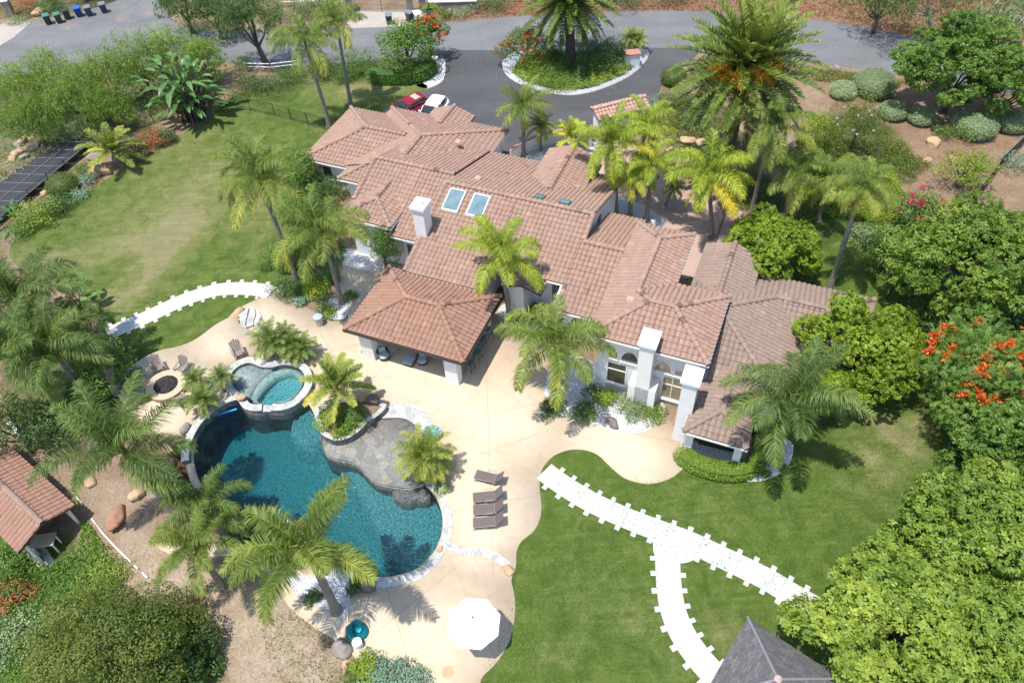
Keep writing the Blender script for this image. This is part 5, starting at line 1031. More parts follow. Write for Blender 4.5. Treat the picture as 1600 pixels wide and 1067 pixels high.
# ------------------------------------------------------------------ boulders
def boulder(px, r, mat, label, seed, rz=None, z=None, cat='boulder', flat=.75):
    p = PG(*px) if z is None else P(*px, z)
    bm = rockmesh(r, seed, flat); me = bpy.data.meshes.new('boulder'); bm.to_mesh(me); bm.free(); me.materials.append(M[mat])
    for q in me.polygons: q.use_smooth = True
    o = obj('boulder', me); o.location = (p[0], p[1], p[2] + r[2] * flat * .35); o.rotation_euler = (0, 0, R.uniform(0, 6) if rz is None else rz); return tag(o, label, cat)
for k, a in enumerate([((534, 1014), (.62, .5, .55), 'rock_grey', 'large grey boulder at the lower patio corner beside the drum table'), ((541, 1040), (.48, .36, .4), 'rock_tan', 'tan boulder just below the large grey boulder'), ((575, 916), (.48, .5, .6), 'rock_dark', 'dark brown boulder on the pool edge under the big palm'),
                       ((688, 858), (.32, .2, .25), 'rock_tan', 'small tan rock on the pool coping at its right end'), ((796, 892), (.45, .3, .3), 'rock_tan', 'tan rock where the stone band meets the lawn'), ((371, 492), (.8, .42, .35), 'rock_tan', 'flat tan boulder beside the curved stone steps', .35),
                       ((378, 622), (.44, .36, .3), 'rock_tan', 'round tan boulder set on the spa corner', 0, .55), ((291, 672), (.36, .45, .5), 'rock_grey', 'pale boulder at the lower end of the retaining wall', 0, .35), ((594, 637), (.62, .45, .42), 'rock_tan', 'broad tan boulder at the planter end by the flagstones'), ((584, 628), (.45, .42, .55), 'rock_dark', 'brown boulder leaning behind the broad tan one at the planter', 0, .5), ((566, 623), (.5, .4, .5), 'rock_tan', 'tan boulder half under the planter palm', 0, .5),
                       ((184, 814), (.95, .55, .65), 'rock_red', 'big reddish boulder on the slope above the white pipe'), ((205, 812), (.35, .28, .3), 'rock_tan', 'small tan rock right of the big reddish boulder'), ((214, 806), (.3, .26, .3), 'rock_tan', 'pale rock at the foot of the palm trunk, above the reddish boulder'), ((215, 775), (.55, .45, .55), 'rock_tan', 'straw coloured rock between the palm trunk and the slope'),
                       ((140, 752), (.55, .42, .4), 'rock_tan', 'yellowish rock among the fronds near the hut roof'), ((136, 666), (.5, .4, .4), 'rock_tan', 'orange tan rock by the dark shrubs left of the terrace'), ((150, 700), (.6, .45, .4), 'rock_grey', 'grey rock in the dry stream left of the fire pit'), ((170, 668), (.6, .5, .35), 'rock_grey', 'flat grey slab in the dry stream just below the terrace'), ((285, 695), (.55, .45, .45), 'rock_dark', 'dark rock under the end of the pool wall'), ((265, 700), (.6, .4, .4), 'rock_tan', 'tan rock below the terrace edge beside the palm fronds'),
                       ((956, 660), (.45, .6, .5), 'rock_dark', 'brown upright rock at the edge of the white pebble bed'), ((162, 270), (.95, .7, .85), 'rock_tan', 'large orange tan boulder on the lawn edge below the small palm'), ((150, 248), (.7, .55, .6), 'rock_grey', 'pale boulder behind the solar collectors under the small palm'), ((135, 288), (.55, .45, .5), 'rock_grey', 'grey boulder next to the clipped round shrub'), ((70, 304), (.4, .35, .4), 'rock_tan', 'small tan rock beside the collector railing'), ((41, 326), (.45, .35, .4), 'rock_tan', 'tan rock at the low end of the collector railing'),
                       ((61, 24), (.9, .7, .8), 'rock_tan', 'tan boulder on the verge left of the green bins'), ((1457, 226), (.75, .6, .6), 'rock_tan', 'bright tan boulder on the bare hillside'), ((1446, 252), (.6, .35, .35), 'rock_tan', 'small flat tan rock below the bright boulder on the hillside'), ((1488, 250), (.5, .35, .4), 'rock_tan', 'pale rock beside the yellow green hillside bush'), ((1252, 100), (.5, .3, .5), 'rock_grey', 'white upright stone on the road verge by the date palm'), ((1308, 106), (.5, .3, .25), 'rock_grey', 'low white stone on the road verge'), ((1575, 67), (.6, .5, .5), 'rock_grey', 'pale stone on the far verge right of the leaning eucalyptus'),
                       ((703, 25), (.45, .35, .7), 'rock_grey', 'upright pale stone beside the neighbour wall'), ((1072, 222), (.8, .55, .6), 'rock_tan', 'tan boulder at the top of the courtyard waterfall'), ((1045, 240), (.8, .5, .7), 'rock_tan', 'pale overhanging rock above the courtyard pond'), ((1095, 225), (.7, .5, .5), 'rock_tan', 'tan ledge rock under the big date palm'), ((1048, 262), (.6, .4, .35), 'rock_grey', 'flat grey rock on the rim of the courtyard pond'), ((1095, 240), (.8, .4, .4), 'rock_tan', 'long tan rock along the courtyard stream'), ((1428, 443), (.3, .25, .25), 'rock_grey', 'small white rock beside the right garden fence')]):
    boulder(a[0], a[1], a[2], a[3], 100 + k, None, a[5] if len(a) > 5 else None)
for k, (u, v) in enumerate(((27, 228), (37, 222), (42, 217), (49, 232), (31, 238), (44, 236), (57, 230), (25, 246), (20, 250), (38, 246), (52, 222), (60, 223))):
    boulder((u, v), (R.uniform(.4, .8), R.uniform(.35, .55), R.uniform(.35, .6)), 'rock_tan' if k % 3 else 'rock_grey', 'rounded rock in the heap beside the solar collectors', 300 + k)['group'] = 'rocks heaped beside the solar collectors'
# ------------------------------------------------------------------ solar collectors and fences
TLs, TRs = np.array([-41.18, 64.8]), np.array([-37.3, 63.95]); along = np.array([-3.48, -8.71]); along /= np.linalg.norm(along)
t = thing('solar_array', 'two rows of black solar pool heating collectors on the bank at far left', 'solar panels', (*(TLs + along * 6), -1.0))
ac = (TRs - TLs); 
def SP(i, j, h): q = TLs + ac * i + along * j; return (q[0], q[1], 0.05 + h - 0.045 * j * 0 - .25 * (1 - i))
for k in range(10):
    for c_ in (0, 1):
        i0, i1 = (0.01, .49) if c_ == 0 else (.51, .99); j0, j1 = k * 1.29 + .06, k * 1.29 + 1.23
        under(MB().poly3([SP(i0, j0, 0), SP(i1, j0, 0), SP(i1, j1, 0), SP(i0, j1, 0)][::-1], .05).build('collector', M['solar']), t)
for i in (0, .5, 1): under(MB().tube([SP(i, -.1, .03), SP(i, 13, .03)], .035, 6).build('header_pipe', M['solar_rail']), t)
for k in range(11): under(MB().tube([SP(0, k * 1.29 - .0, -.02), SP(1, k * 1.29, -.02)], .03, 6).build('cross_rail', M['solar_rail']), t)
for i in (.02, .98):
    for j in (.3, 4.5, 8.7, 12.6): q = SP(i, j, 0); under(MB().tube([(q[0], q[1], q[2] - .05), (q[0], q[1], q[2] - 3)], .05, 6).build('post', M['rail']), t)
def fence(name, label, pts, h, mat, sp=.14, post=2.2, rails=(.12, .94), pr=.035, br=.014, cat='fence', slat=False, closed=False):
    """metal fence along ground points; posts, rails and a panel of bars"""
    t = thing(name, label, cat, pts[0]); bars = MB()
    P3 = [Vector(p) for p in pts]; rl = [MB() for _ in rails]
    for a, b in zip(P3[:-1], P3[1:]):
        d = (b - a); ln = d.length; n = max(1, round(ln / post))
        for r_, f in zip(rl, rails): r_.tube([a + Vector((0, 0, h * f)), b + Vector((0, 0, h * f))], .022 if not slat else .05, 6)
        for k in range(n + 1): q = a + d * (k / n); under(MB().tube([(q.x, q.y, q.z), (q.x, q.y, q.z + h)], pr, 6).build('post', mat), t)
        if sp:
            m = int(ln / sp)
            for k in range(m + 1): q = a + d * (k / max(m, 1)); bars.tube([(q.x, q.y, q.z + h * rails[0]), (q.x, q.y, q.z + h * rails[-1])], br, 4, False)
    for r_ in rl: under(r_.build('rail', mat), t)
    if bars.v: under(bars.build('bars', mat), t)
    return t
def GP(*pxs): return [PG(*p) for p in pxs]
fence('iron_fence', 'dark iron bar fence across the lawn behind the leaning palms', GP((355, 166), (430, 182), (508, 203)), 1.35, M['dark_trim'], .16)
fence('iron_fence', 'dark iron bar fence along the bank between the red bush and small palm', GP((140, 240), (200, 208), (282, 178)), 1.35, M['dark_trim'], .16)
fence('iron_fence', 'dark iron railing down the lawn side of the solar collectors', [tuple(np.append(TRs + ac / np.linalg.norm(ac) * .45 + along * j, -.35)) for j in (-.2, 6, 13)], 1.15, M['dark_trim'], .16)
fence('iron_fence', 'short dark fence panel standing on the right lawn edge', GP((1384, 470), (1416, 425)), 1.4, M['dark_trim'], .12)
fence('iron_fence', 'dark iron fence climbing the bare hillside at upper right', GP((1520, 318), (1560, 265), (1610, 215)), 1.4, M['dark_trim'], .14)
fence('rail_fence', 'white rail fence beside the road behind the leaning palms', [P(u, v) for u, v in ((385, 112), (425, 113), (468, 108))], .95, M['trim'], 0, 2.4, (.55, .92), .06, slat=True)
fence('rail_fence', 'white rail fence at the top of the picture left of the iron gate', [P(u, v) for u, v in ((438, 12), (500, 10), (538, 12))], 1.1, M['trim'], 0, 2.6, (.55, .92), .06, slat=True)
fence('rail_fence', 'white rail fence across the road at the top behind the date palm', [P(u, v) for u, v in ((690, 6), (760, 5), (835, 3))], 1.1, M['trim'], 0, 2.8, (.55, .92), .06, slat=True)
fence('garden_gate', 'wide dark iron double gate across the pale neighbour drive', [P(u, v) for u, v in ((556, 18), (597, 19), (640, 19))], 1.7, M['dark_trim'], .16, 3.2, (.06, .42, .5, .95), cat='gate')
for px, h, lb in (((548, 19), 2.0, 'grey stone pillar left of the iron gate'), ((642, 19), 2.0, 'grey stone pillar at the right end of the iron gate'), ((661, 18), 1.8, 'grey stone pillar outermost right, beside the neighbour wall'), ((18, 24), 1.7, 'grey stone pillar with white cap at the top left corner')):
    p = P(*px); t = thing('gate_pillar', lb, 'pillar', p, .1, 'stone gate pillars'); MB().box((0, 0, h / 2), (.75, .75, h)).build('shaft', M['rock_grey'], t); MB().box((0, 0, h + .06), (.95, .95, .14)).build('cap', M['trim'], t, bevel=.02)
t = thing('boundary_wall', 'low tan garden wall with white cap right of the neighbour gate', 'wall', P(700, 16)); a, b = P(668, 18), P(745, 16); d = Vector(b) - Vector(a); an = math.atan2(d.y, d.x); c_ = (Vector(a) + Vector(b)) / 2 - Vector(P(700, 16))
MB().box((c_.x, c_.y, .5), (d.length, .25, 1.0), an).build('wall_face', M['rock_grey'], t); MB().box((c_.x, c_.y, 1.05), (d.length + .1, .4, .1), an).build('cap', M['trim'], t)
# ------------------------------------------------------------------ bins, pots, pipe
def wheelie(kind, body, lid, label, px, rz, openlid=False):
    p = P(*px); t = thing('wheeled_bin', label, 'bin', (p[0], p[1], 0.02), rz, 'wheeled bins along the road')
    b = MB(); b.add([(-.28, -.26, .06), (.28, -.26, .06), (.28, .24, .06), (-.28, .24, .06), (-.34, -.36, .98), (.34, -.36, .98), (.34, .38, .98), (-.34, .38, .98)], [(0, 3, 2, 1), (4, 5, 6, 7), (0, 1, 5, 4), (1, 2, 6, 5), (2, 3, 7, 6), (3, 0, 4, 7)]); b.build('body', M[body], t, bevel=.025)
    l = MB()
    if openlid: l.box((0, .5, .75), (.7, .05, .7))
    else: l.box((0, .0, 1.02), (.74, .82, .07), 0, ('X', .08))
    l.build('lid', M[lid], t, bevel=.025); h = MB(); h.tube([(-.25, .42, .95), (.25, .42, .95)], .025, 8); h.build('handle', M[body], t)
    for x in (-.3, .3): w = MB(); w.tube([(x - .03, .27, .13), (x + .03, .27, .13)], .13, 14); w.build('wheel', M['rubber'], t)
for a in (('g', 'bin_green', 'lid_green', 'leftmost green wheeled bin beside the tan boulder', (77, 38), .45), ('g', 'bin_green', 'lid_green', 'second green wheeled bin from the tan boulder', (94, 36), .5), ('g', 'bin_green', 'bin_green', 'third wheeled bin, all dark green, in the bush shade', (107, 30), .6), ('b', 'bin_blue', 'lid_blue', 'bright blue wheeled bin among the row on the road', (125, 26), .3), ('y', 'bin_grey', 'lid_grey', 'slate grey wheeled bin next to the blue one', (141, 25), .35), ('y', 'bin_grey', 'lid_grey', 'slate grey wheeled bin standing apart at the right of the row', (164, 20), .4),
          ('y', 'bin_grey', 'lid_grey', 'grey wheeled bin on the pale drive before the iron gate', (609, 38), .1), ('y', 'bin_grey', 'lid_grey', 'grey wheeled bin by the gate pillar behind the orange bush', (641, 34), .7)): wheelie(*a)
wheelie('o', 'bin_green', 'bin_green', 'open dark green wheeled bin beside the neighbour wall', (674, 33), .2, True)
tag(MB().lathe([(.55, 0), (.75, .15), (.6, .55), (.2, .72), (.0, .74)], (*P(651, 29)[:2], .1), 14).build('garbage_bag', M['canvas'], None, True), 'bulging white bag between the bins at the gate', 'bag')
t = thing('garden_pipe', 'thin white pipe lying down the dry slope below the palms', 'pipe', PG(175, 840))
for l in (((115, 770), (129, 789)), ((144, 811), (160, 832), (182, 856), (205, 878)), ((211, 884), (216, 889)), ((223, 895), (231, 903))): under(MB().tube([Vector(PG(*q)) + Vector((0, 0, .06)) for q in l], .05, 8).build('pipe_length', M['trim']), t)
tag(MB().box((*PG(27, 674)[:2], PG(27, 674)[2] + .35), (1.5, .3, .08), -.65).build('plank', M['trim']), 'white plank lying beside the dark shrubs at far left', 'plank')
t = thing('wooden_table', 'pale slatted table at the open end of the garden hut', 'table', PG(80, 858), .1); q = MB()
for k in range(6): q.box((0, -.36 + k * .145, 1.05), (1.35, .125, .04))
q.build('table_top', simple('weathered_pine', (0.40, 0.33, 0.24)), t)
for x in (-.55, .55):
    for y in (-.3, .3): MB().box((x, y, .5), (.07, .07, 1.02)).build('leg', M['trim'], t)
t = thing('entry_planter_box', 'white stucco pillar planter with clay cap on the island tip', 'planter', P(987, 104), .1); MB().box((0, 0, .7), (1.3, .9, 1.4)).build('body', M['stucco'], t); MB().box((0, 0, 1.45), (1.45, 1.05, .1)).build('cap', simple('clay_cap', (0.45, 0.2, 0.15)), t)
t = thing('flower_pedestal', 'white flower pot pedestal at the drive entrance beneath the crimson flowers', 'pedestal', P(681, 106)); MB().lathe([(.25, 0), (.2, .1), (.14, .7), (.3, 1.0), (.34, 1.1), (.0, 1.1)], n=16).build('pedestal', M['stucco'], t, True)
# ------------------------------------------------------------------ cars
def car(label, px, z, rz, paint, sunroof, L=4.6, W=1.84, Hh=1.5):
    p = P(*px, z); t = thing('parked_car', label, 'car', (p[0], p[1], 0.01), rz, 'cars parked on the drive')
    def loft(st, n=16):
        vs, fs = [], []
        for x, hw, z0, z1, pw in st:
            for k in range(n):
                a = 2 * math.pi * k / n + math.pi / n; c, s = math.cos(a), math.sin(a)
                vs.append((x, hw * math.copysign(abs(c) ** pw, c), (z0 + z1) / 2 + (z1 - z0) / 2 * math.copysign(abs(s) ** pw, s)))
        m = len(st)
        for i in range(m - 1): fs += [(i * n + k, i * n + (k + 1) % n, (i + 1) * n + (k + 1) % n, (i + 1) * n + k) for k in range(n)]
        fs += [tuple(range(n))[::-1], tuple(range((m - 1) * n, m * n))]; q = MB(); q.add(vs, fs); return q
    h = W / 2; l = L / 2
    loft([(-l, h * .72, .42, .80, .6), (-l + .12, h * .86, .30, .92, .5), (-l + .5, h * .97, .22, 1.0, .42), (-1.0, h, .2, .98, .4), (.4, h, .2, .95, .4), (1.0, h * .99, .2, .93, .42), (l - .55, h * .95, .22, .82, .45), (l - .15, h * .84, .28, .70, .5), (l, h * .66, .36, .6, .6)]).build('body', paint, t, True)
    g = loft([(-l + .28, h * .66, .9, 1.0, .5), (-l + .62, h * .74, .9, Hh - .12, .45), (-1.2, h * .80, .9, Hh - .03, .42), (-.2, h * .82, .9, Hh - .03, .42), (.35, h * .80, .9, Hh - .14, .42), (1.15, h * .78, .88, .95, .5)]).build('windows', M['car_glass'], t, True)
    loft([(-l + .55, h * .62, Hh - .14, Hh - .05, .5), (-1.2, h * .735, Hh - .12, Hh + .01, .5), (-.3, h * .745, Hh - .12, Hh + .01, .5), (.28, h * .70, Hh - .17, Hh - .07, .5)]).build('roof', paint, t, True)
    if sunroof: q = MB(); q.box((-.95, 0, Hh + .008), (.62, .9, .02)); q.build('sunroof', simple('sunroof_blind', (0.42, 0.38, 0.30)), t)
    for y in (-1, 1):
        for nm, a, b in (('pillar', (.36, Hh - .13), (1.15, .93)), ('pillar', (-.25, Hh - .06), (-.35, .95)), ('pillar', (-l + .62, Hh - .14), (-l + .3, .98))):
            q = MB(); q.tube([(a[0], y * h * .775, a[1]), (b[0], y * h * .86, b[1])], .035, 6); q.build(nm, paint, t)
        for x in (-l + .85, l - .9):
            w = MB(); w.tube([(x, y * (h - .22), .33), (x, y * (h + .01), .33)], .33, 20); wh = w.build('wheel', M['rubber'], t); r_ = MB(); r_.tube([(x, y * (h - .02), .33), (x, y * (h + .018), .33)], .21, 14); r_.build('rim', M['alloy'], wh)
        q = MB(); q.box((l - .2, y * h * .66, .66), (.22, .3, .12), y * -.35); q.build('headlight', M['pale_blue'], t, bevel=.03); q = MB(); q.box((-l + .1, y * h * .66, .82), (.12, .3, .14), y * .3); q.build('taillight', M['red_paint'], t, bevel=.03)
        q = MB(); q.box((.72, y * (h + .08), .98), (.14, .2, .12)); q.build('mirror', paint, t, bevel=.03)
car('dark red car with a pale sunroof nosed against the house', (636, 158.5), 1.45, yaw((640, 153.5), (607, 170), 1.4), M['red_paint'], True, 4.5)
car('white hatchback parked beside the red car at the house', (675, 162), 1.5, yaw((684.5, 152), (667, 173), 1.5), M['white_paint'], False, 4.3)

# ------------------------------------------------------------------ vegetation builders
def nrm(a): return a / (np.linalg.norm(a, axis=-1, keepdims=True) + 1e-9)
class LV:
    """collects leaves (quads with their own tint)"""
    def __init__(s): s.V = []; s.T = []
    def leaves(s, base, dirs, nor, L, W, tint, fold=0.0, mp=0.45):
        """one pointed leaf per row: base point, direction, surface normal, length, width"""
        n = len(base); dirs = nrm(dirs); side = nrm(np.cross(dirs, nor)); L = np.broadcast_to(np.asarray(L, float), (n,))[:, None]; W = np.broadcast_to(np.asarray(W, float), (n,))[:, None]
        up = np.cross(side, dirs); mid = base + dirs * L * mp
        q = np.stack([base, mid + side * W / 2 + up * fold * W, base + dirs * L - up * 0.12 * L, mid - side * W / 2 + up * fold * W], 1)
        s.V.append(q.reshape(-1, 3)); s.T.append(np.repeat(np.clip(np.broadcast_to(tint, (n,)), 0, 1), 4))
    def strips(s, P0, P1, w0, w1, sd, tint):
        q = np.stack([P0 + sd * w0[:, None], P0 - sd * w0[:, None], P1 - sd * w1[:, None], P1 + sd * w1[:, None]], 1)
        s.V.append(q.reshape(-1, 3)); s.T.append(np.repeat(np.clip(np.broadcast_to(tint, (len(P0),)), 0, 1), 4))
    def mesh(s, name, mat):
        V = np.concatenate(s.V); return np_mesh(name, V, np.arange(len(V)).reshape(-1, 4), mat, np.concatenate(s.T))
def rnd_dir(n): return nrm(NR.normal(size=(n, 3)))
def frond(lv, az, el, L, droop, nl, leaf, lw, tint, plume=0.5, hang=0.6, base_r=0.05, twist=0.0, vee=0.3, start=0.12, seg=9):
    """one feather frond from the origin: arching midrib with leaflets on both sides"""
    t = np.linspace(0, 1, seg + 1); ang = el - droop * t ** 1.35
    ds = L / seg; hx = np.concatenate([[0], np.cumsum(np.cos(ang[:-1]) * ds)]); hz = np.concatenate([[0], np.cumsum(np.sin(ang[:-1]) * ds)])
    azs = az + twist * t ** 1.5
    pts = np.stack([hx * np.cos(azs), hx * np.sin(azs), hz], -1)
    w = 0.045 * (1 - t * 0.85) * (L / 3.2)
    tan = nrm(np.gradient(pts, axis=0)); side = nrm(np.cross(tan, np.array([0, 0, 1.0]))); up = np.cross(side, tan)
    lv.strips(pts[:-1], pts[1:], w[:-1], w[1:], side[:-1], tint * 0 + min(1.0, tint + 0.3))
    u = np.linspace(start, 0.99, nl) + NR.normal(0, 0.004, nl)
    for sg in (-1, 1):
        i = np.clip((u * seg).astype(int), 0, seg - 1); f = (u * seg - i)[:, None]
        b = pts[i] * (1 - f) + pts[i + 1] * f; tn = tan[i]; sd = side[i] * sg; uu = up[i]
        prof = np.clip(np.sin(np.pi * np.clip(u * 0.86 + 0.10, 0, 1)) ** 0.6, 0.25, 1)
        fw = (0.35 + 0.55 * u)[:, None]
        ra = NR.normal(vee, plume, nl)[:, None]
        d0 = nrm(sd * np.cos(ra) + uu * np.sin(ra) + tn * fw)
        ll = leaf * prof * NR.uniform(0.85, 1.12, nl)
        m = b + d0 * ll[:, None] * 0.5
        d1 = nrm(d0 + np.array([0, 0, -1.0]) * hang * NR.uniform(0.6, 1.3, nl)[:, None]); e = m + d1 * ll[:, None] * 0.55
        ws = nrm(np.cross(d0, nrm(uu + NR.normal(0, .35, (nl, 3)))))
        tt = np.clip(tint + NR.normal(0, 0.10, nl) + 0.18 * (u - .5), 0, 1)
        wd_ = np.full(nl, lw / 2); lv.strips(b, m, wd_ * 0.7, wd_, ws, tt); lv.strips(m, e, wd_, wd_ * 0.15, ws, tt + 0.06)
def palm_crown(kind, seed):
    global NR
    keep = NR; NR = np.random.default_rng(seed); lv = LV(); r = NR
    if kind == 'queen':                                          # loose, plumed, arching
        n = 14
        for k in range(n):
            q = k / (n - 1); el = math.radians(84 - 74 * q ** 0.9) + r.normal(0, .09); frond(lv, k * 2.399 + r.normal(0, .22), el, 3.35 + r.uniform(-.35, .35), math.radians(104 + r.uniform(-16, 26)), 100, 0.80, 0.040, 0.22 + 0.36 * q ** 2 + r.normal(0, .08), 0.30, 1.5, vee=.12, twist=r.normal(0, .25))
        for k in range(2): frond(lv, r.uniform(0, 6.28), -1.0 - .2 * k, 2.4, 0.5, 50, 0.4, 0.04, 0.97, 0.4, 1.2)
    elif kind == 'queen_big':                                    # seen near, long separate fronds
        n = 15
        for k in range(n):
            q = k / (n - 1); el = math.radians(80 - 74 * q) + r.normal(0, .1); frond(lv, k * 2.399 + r.normal(0, .25), el, 3.7 + r.uniform(-.5, .35), math.radians(84 + r.uniform(-16, 26)), 118, 0.82, 0.038, 0.16 + 0.36 * q * q + r.normal(0, .12), 0.33, 1.1, vee=.15, twist=r.normal(0, .22))
    elif kind == 'date':                                         # dense stiff ball
        n = 108
        for k in range(n):
            q = k / (n - 1); el = math.radians(86 - 128 * q) + r.normal(0, .07); frond(lv, k * 2.399 + r.normal(0, .1), el, 3.9 + r.uniform(-.3, .4), math.radians(40 + r.uniform(-8, 14) - 10 * q), 66, 0.48, 0.058, 0.50 - 0.34 * q + r.normal(0, .06), 0.14, 0.22, vee=0.5, start=0.1)
    elif kind == 'pygmy':                                        # small fine crown
        n = 34
        for k in range(n):
            q = k / (n - 1); el = math.radians(85 - 100 * q) + r.normal(0, .1); frond(lv, k * 2.399 + r.normal(0, .15), el, 1.25 + r.uniform(-.15, .2), math.radians(75 + r.uniform(-10, 20)), 34, 0.26, 0.028, 0.35 + .25 * q + r.normal(0, .1), 0.25, 0.5, vee=.25)
    elif kind == 'king':                                         # stubby planter palm
        n = 17
        for k in range(n):
            q = k / (n - 1); el = math.radians(84 - 92 * q) + r.normal(0, .08); frond(lv, k * 2.399 + r.normal(0, .12), el, 2.2 + r.uniform(-.2, .3), math.radians(55 + r.uniform(-10, 20)), 52, 0.46, 0.055, 0.25 + .42 * q + r.normal(0, .12), 0.12, 0.35, vee=.35)
    me = lv.mesh('crown_' + kind, M['queen']); NR = keep; return me
CR = {'queen': [palm_crown('queen', s) for s in (1, 2, 3, 11, 12)], 'queen_big': [palm_crown('queen_big', s) for s in (4, 5, 13)], 'date': [palm_crown('date', 6)], 'pygmy': [palm_crown('pygmy', s) for s in (7, 8)], 'king': [palm_crown('king', 9)]}
_mcache = {}
def with_mat(me, mat):
    k = (me.name, mat)
    if k not in _mcache: m = me.copy(); m.materials.clear(); m.materials.append(M[mat]); _mcache[k] = m
    return _mcache[k]
def palm(label, base, top, kind='queen', mat='queen', sc=1.0, r0=0.19, r1=0.12, var=0, bark='bark', rz=None, group='queen palms in the garden', z0=None, h=None, droopless=False):
    """base pixel on the ground (or None: straight below the crown), crown pixel; height solved unless given"""
    if base is not None:
        b = np.array(PG(*base) if z0 is None else P(*base, z0))
        if h is None:
            hs = [z for z in np.arange(0.3, 14, .05)]; dd = [np.hypot(*(np.array(P(*top, b[2] + z)) - b)[:2]) for z in hs]; h = hs[int(np.argmin(dd))]
        tp = np.array(P(*top, b[2] + h))
    else:
        tp = np.array(P(*top, h)); b = np.array([tp[0], tp[1], float(gz(tp[0], tp[1])) if z0 is None else z0])
    t = thing('palm_tree' if kind != 'pygmy' else 'pygmy_palm', label, 'palm', tuple(b), 0, group)
    d = tp - b; n = 9; pts = []; rad = []
    bend = np.array([-d[1], d[0], 0]) * 0.06 * R.choice((-1, 1))
    for i in range(n + 1):
        q = i / n; pts.append(tuple(d * np.array([q ** 1.25, q ** 1.25, q]) + bend * math.sin(math.pi * q))); rad.append((r0 + (r1 - r0) * q) * (1.5 if i == 0 else 1.0 + .05 * (i % 2)))
    MB().tube(pts, rad, 10).build('trunk', M[bark], t, True)
    if kind in ('queen', 'queen_big', 'king'): MB().tube([tuple(d * 0.93), tuple(d * 1.0 + np.array([0, 0, .45]))], [r1 * 1.15, r1 * 0.5], 8).build('crownshaft', M['bark_d'] if kind != 'king' else M['bark'], t, True)
    me = with_mat(CR[kind][var % len(CR[kind])], mat); c = obj('crown', me, t); c.location = tuple(d + np.array([0, 0, .1])); c.scale = (sc,) * 3; c.rotation_euler = (R.uniform(-.1, .1), R.uniform(-.1, .1), R.uniform(0, 6.28) if rz is None else rz)
    return t, d
def fruit(t, d, n, r, zoff):
    for k in range(n):
        a = -2.9 + k * 2.7 / (n - 1); lv = LV(); m = 460; dr = nrm(rnd_dir(m) * np.array([1, 1, .8]) + np.array([0, 0, -.5])); c = np.array([math.cos(a) * r, math.sin(a) * r, zoff + R.uniform(-.5, .4)])
        lv.leaves(c + dr * .15 + NR.normal(0, .14, (m, 3)), dr, rnd_dir(m), .55, .08, NR.random(m)); o = obj('fruit_cluster', lv.mesh('fruit_cluster', M['fruit']), t); o.location = tuple(d)
def blobs_to_leaves(lv, centers, rads, n, L, W, style='leaf', tone=0.45, up=0.5, shell=0.74):
    """leaves spread through overlapping clumps; each clump and each leaf has its own tint"""
    centers = np.array(centers, float); rads = np.array(rads, float); vol = rads[:, 0] * rads[:, 1] + rads[:, 2] * rads[:, 0]; cnt = np.maximum(4, (n * vol / vol.sum()).astype(int))
    for c, r, m in zip(centers, rads, cnt):
        cl = NR.normal(0, .11); d = rnd_dir(m); rr = shell + (1.05 - shell) * NR.random(m) ** 0.6; p = c + d * r * rr[:, None]
        out = nrm(d / r); nor = nrm(out * .6 + np.array([0, 0, up]) + NR.normal(0, .45, (m, 3)))
        if style == 'leaf':
            dr = nrm(np.cross(nor, rnd_dir(m)) + np.array([0, 0, -.25]) + out * .2); lv.leaves(p, dr, nor, L * NR.uniform(.7, 1.25, m), W * NR.uniform(.8, 1.2, m), tone + cl + NR.normal(0, .13, m))
        elif style == 'rosette':                                 # whorls of drooping leaves at the twig ends
            k = 8
            e1 = nrm(np.cross(nor, rnd_dir(m))); e2 = np.cross(nor, e1); ti = tone + cl + NR.normal(0, .09, m); sz = NR.uniform(.65, 1.2, m); tl = NR.uniform(-.45, .35, m)
            for j in range(k):
                aj = 2 * math.pi * j / k + NR.normal(0, .22, m); dj = nrm(e1 * np.cos(aj)[:, None] + e2 * np.sin(aj)[:, None] + nor * (tl + NR.normal(0, .2, m))[:, None]); lv.leaves(p + nor * NR.normal(0, .05, m)[:, None], dj, nrm(nor + NR.normal(0, .25, (m, 3))), L * sz * NR.uniform(.7, 1.15, m), W * sz, ti + NR.normal(0, .06, m), .18, .6)
        elif style == 'feather':                                 # long pinnate leaves
            e1 = nrm(np.cross(nor, rnd_dir(m)) + out * .5); sd = np.cross(nor, e1); ti = tone + cl + NR.normal(0, .11, m)
            for j in range(5):
                b = p + e1 * (L * j / 5)
                for sg in (-1, 1): lv.leaves(b, sd * sg + e1 * .7 + np.array([0, 0, -.25]), nor, L * .42, W, ti + NR.normal(0, .05, m))
        elif style == 'weep':                                    # hanging fine sprays
            dr = nrm(np.array([0, 0, -.55]) + out * .75 + NR.normal(0, .33, (m, 3))); ti = tone + cl + NR.normal(0, .13, m)
            lv.leaves(p, dr, nrm(rnd_dir(m) * .8 + np.array([0, 0, .8])), L * NR.uniform(.7, 1.4, m), W, ti)
        elif style == 'sprig':                                   # upright blades
            dr = nrm(np.array([0, 0, .8]) + out * .8 + NR.normal(0, .3, (m, 3))); lv.leaves(p, dr, rnd_dir(m), L * NR.uniform(.6, 1.3, m), W, tone + cl + NR.normal(0, .13, m))
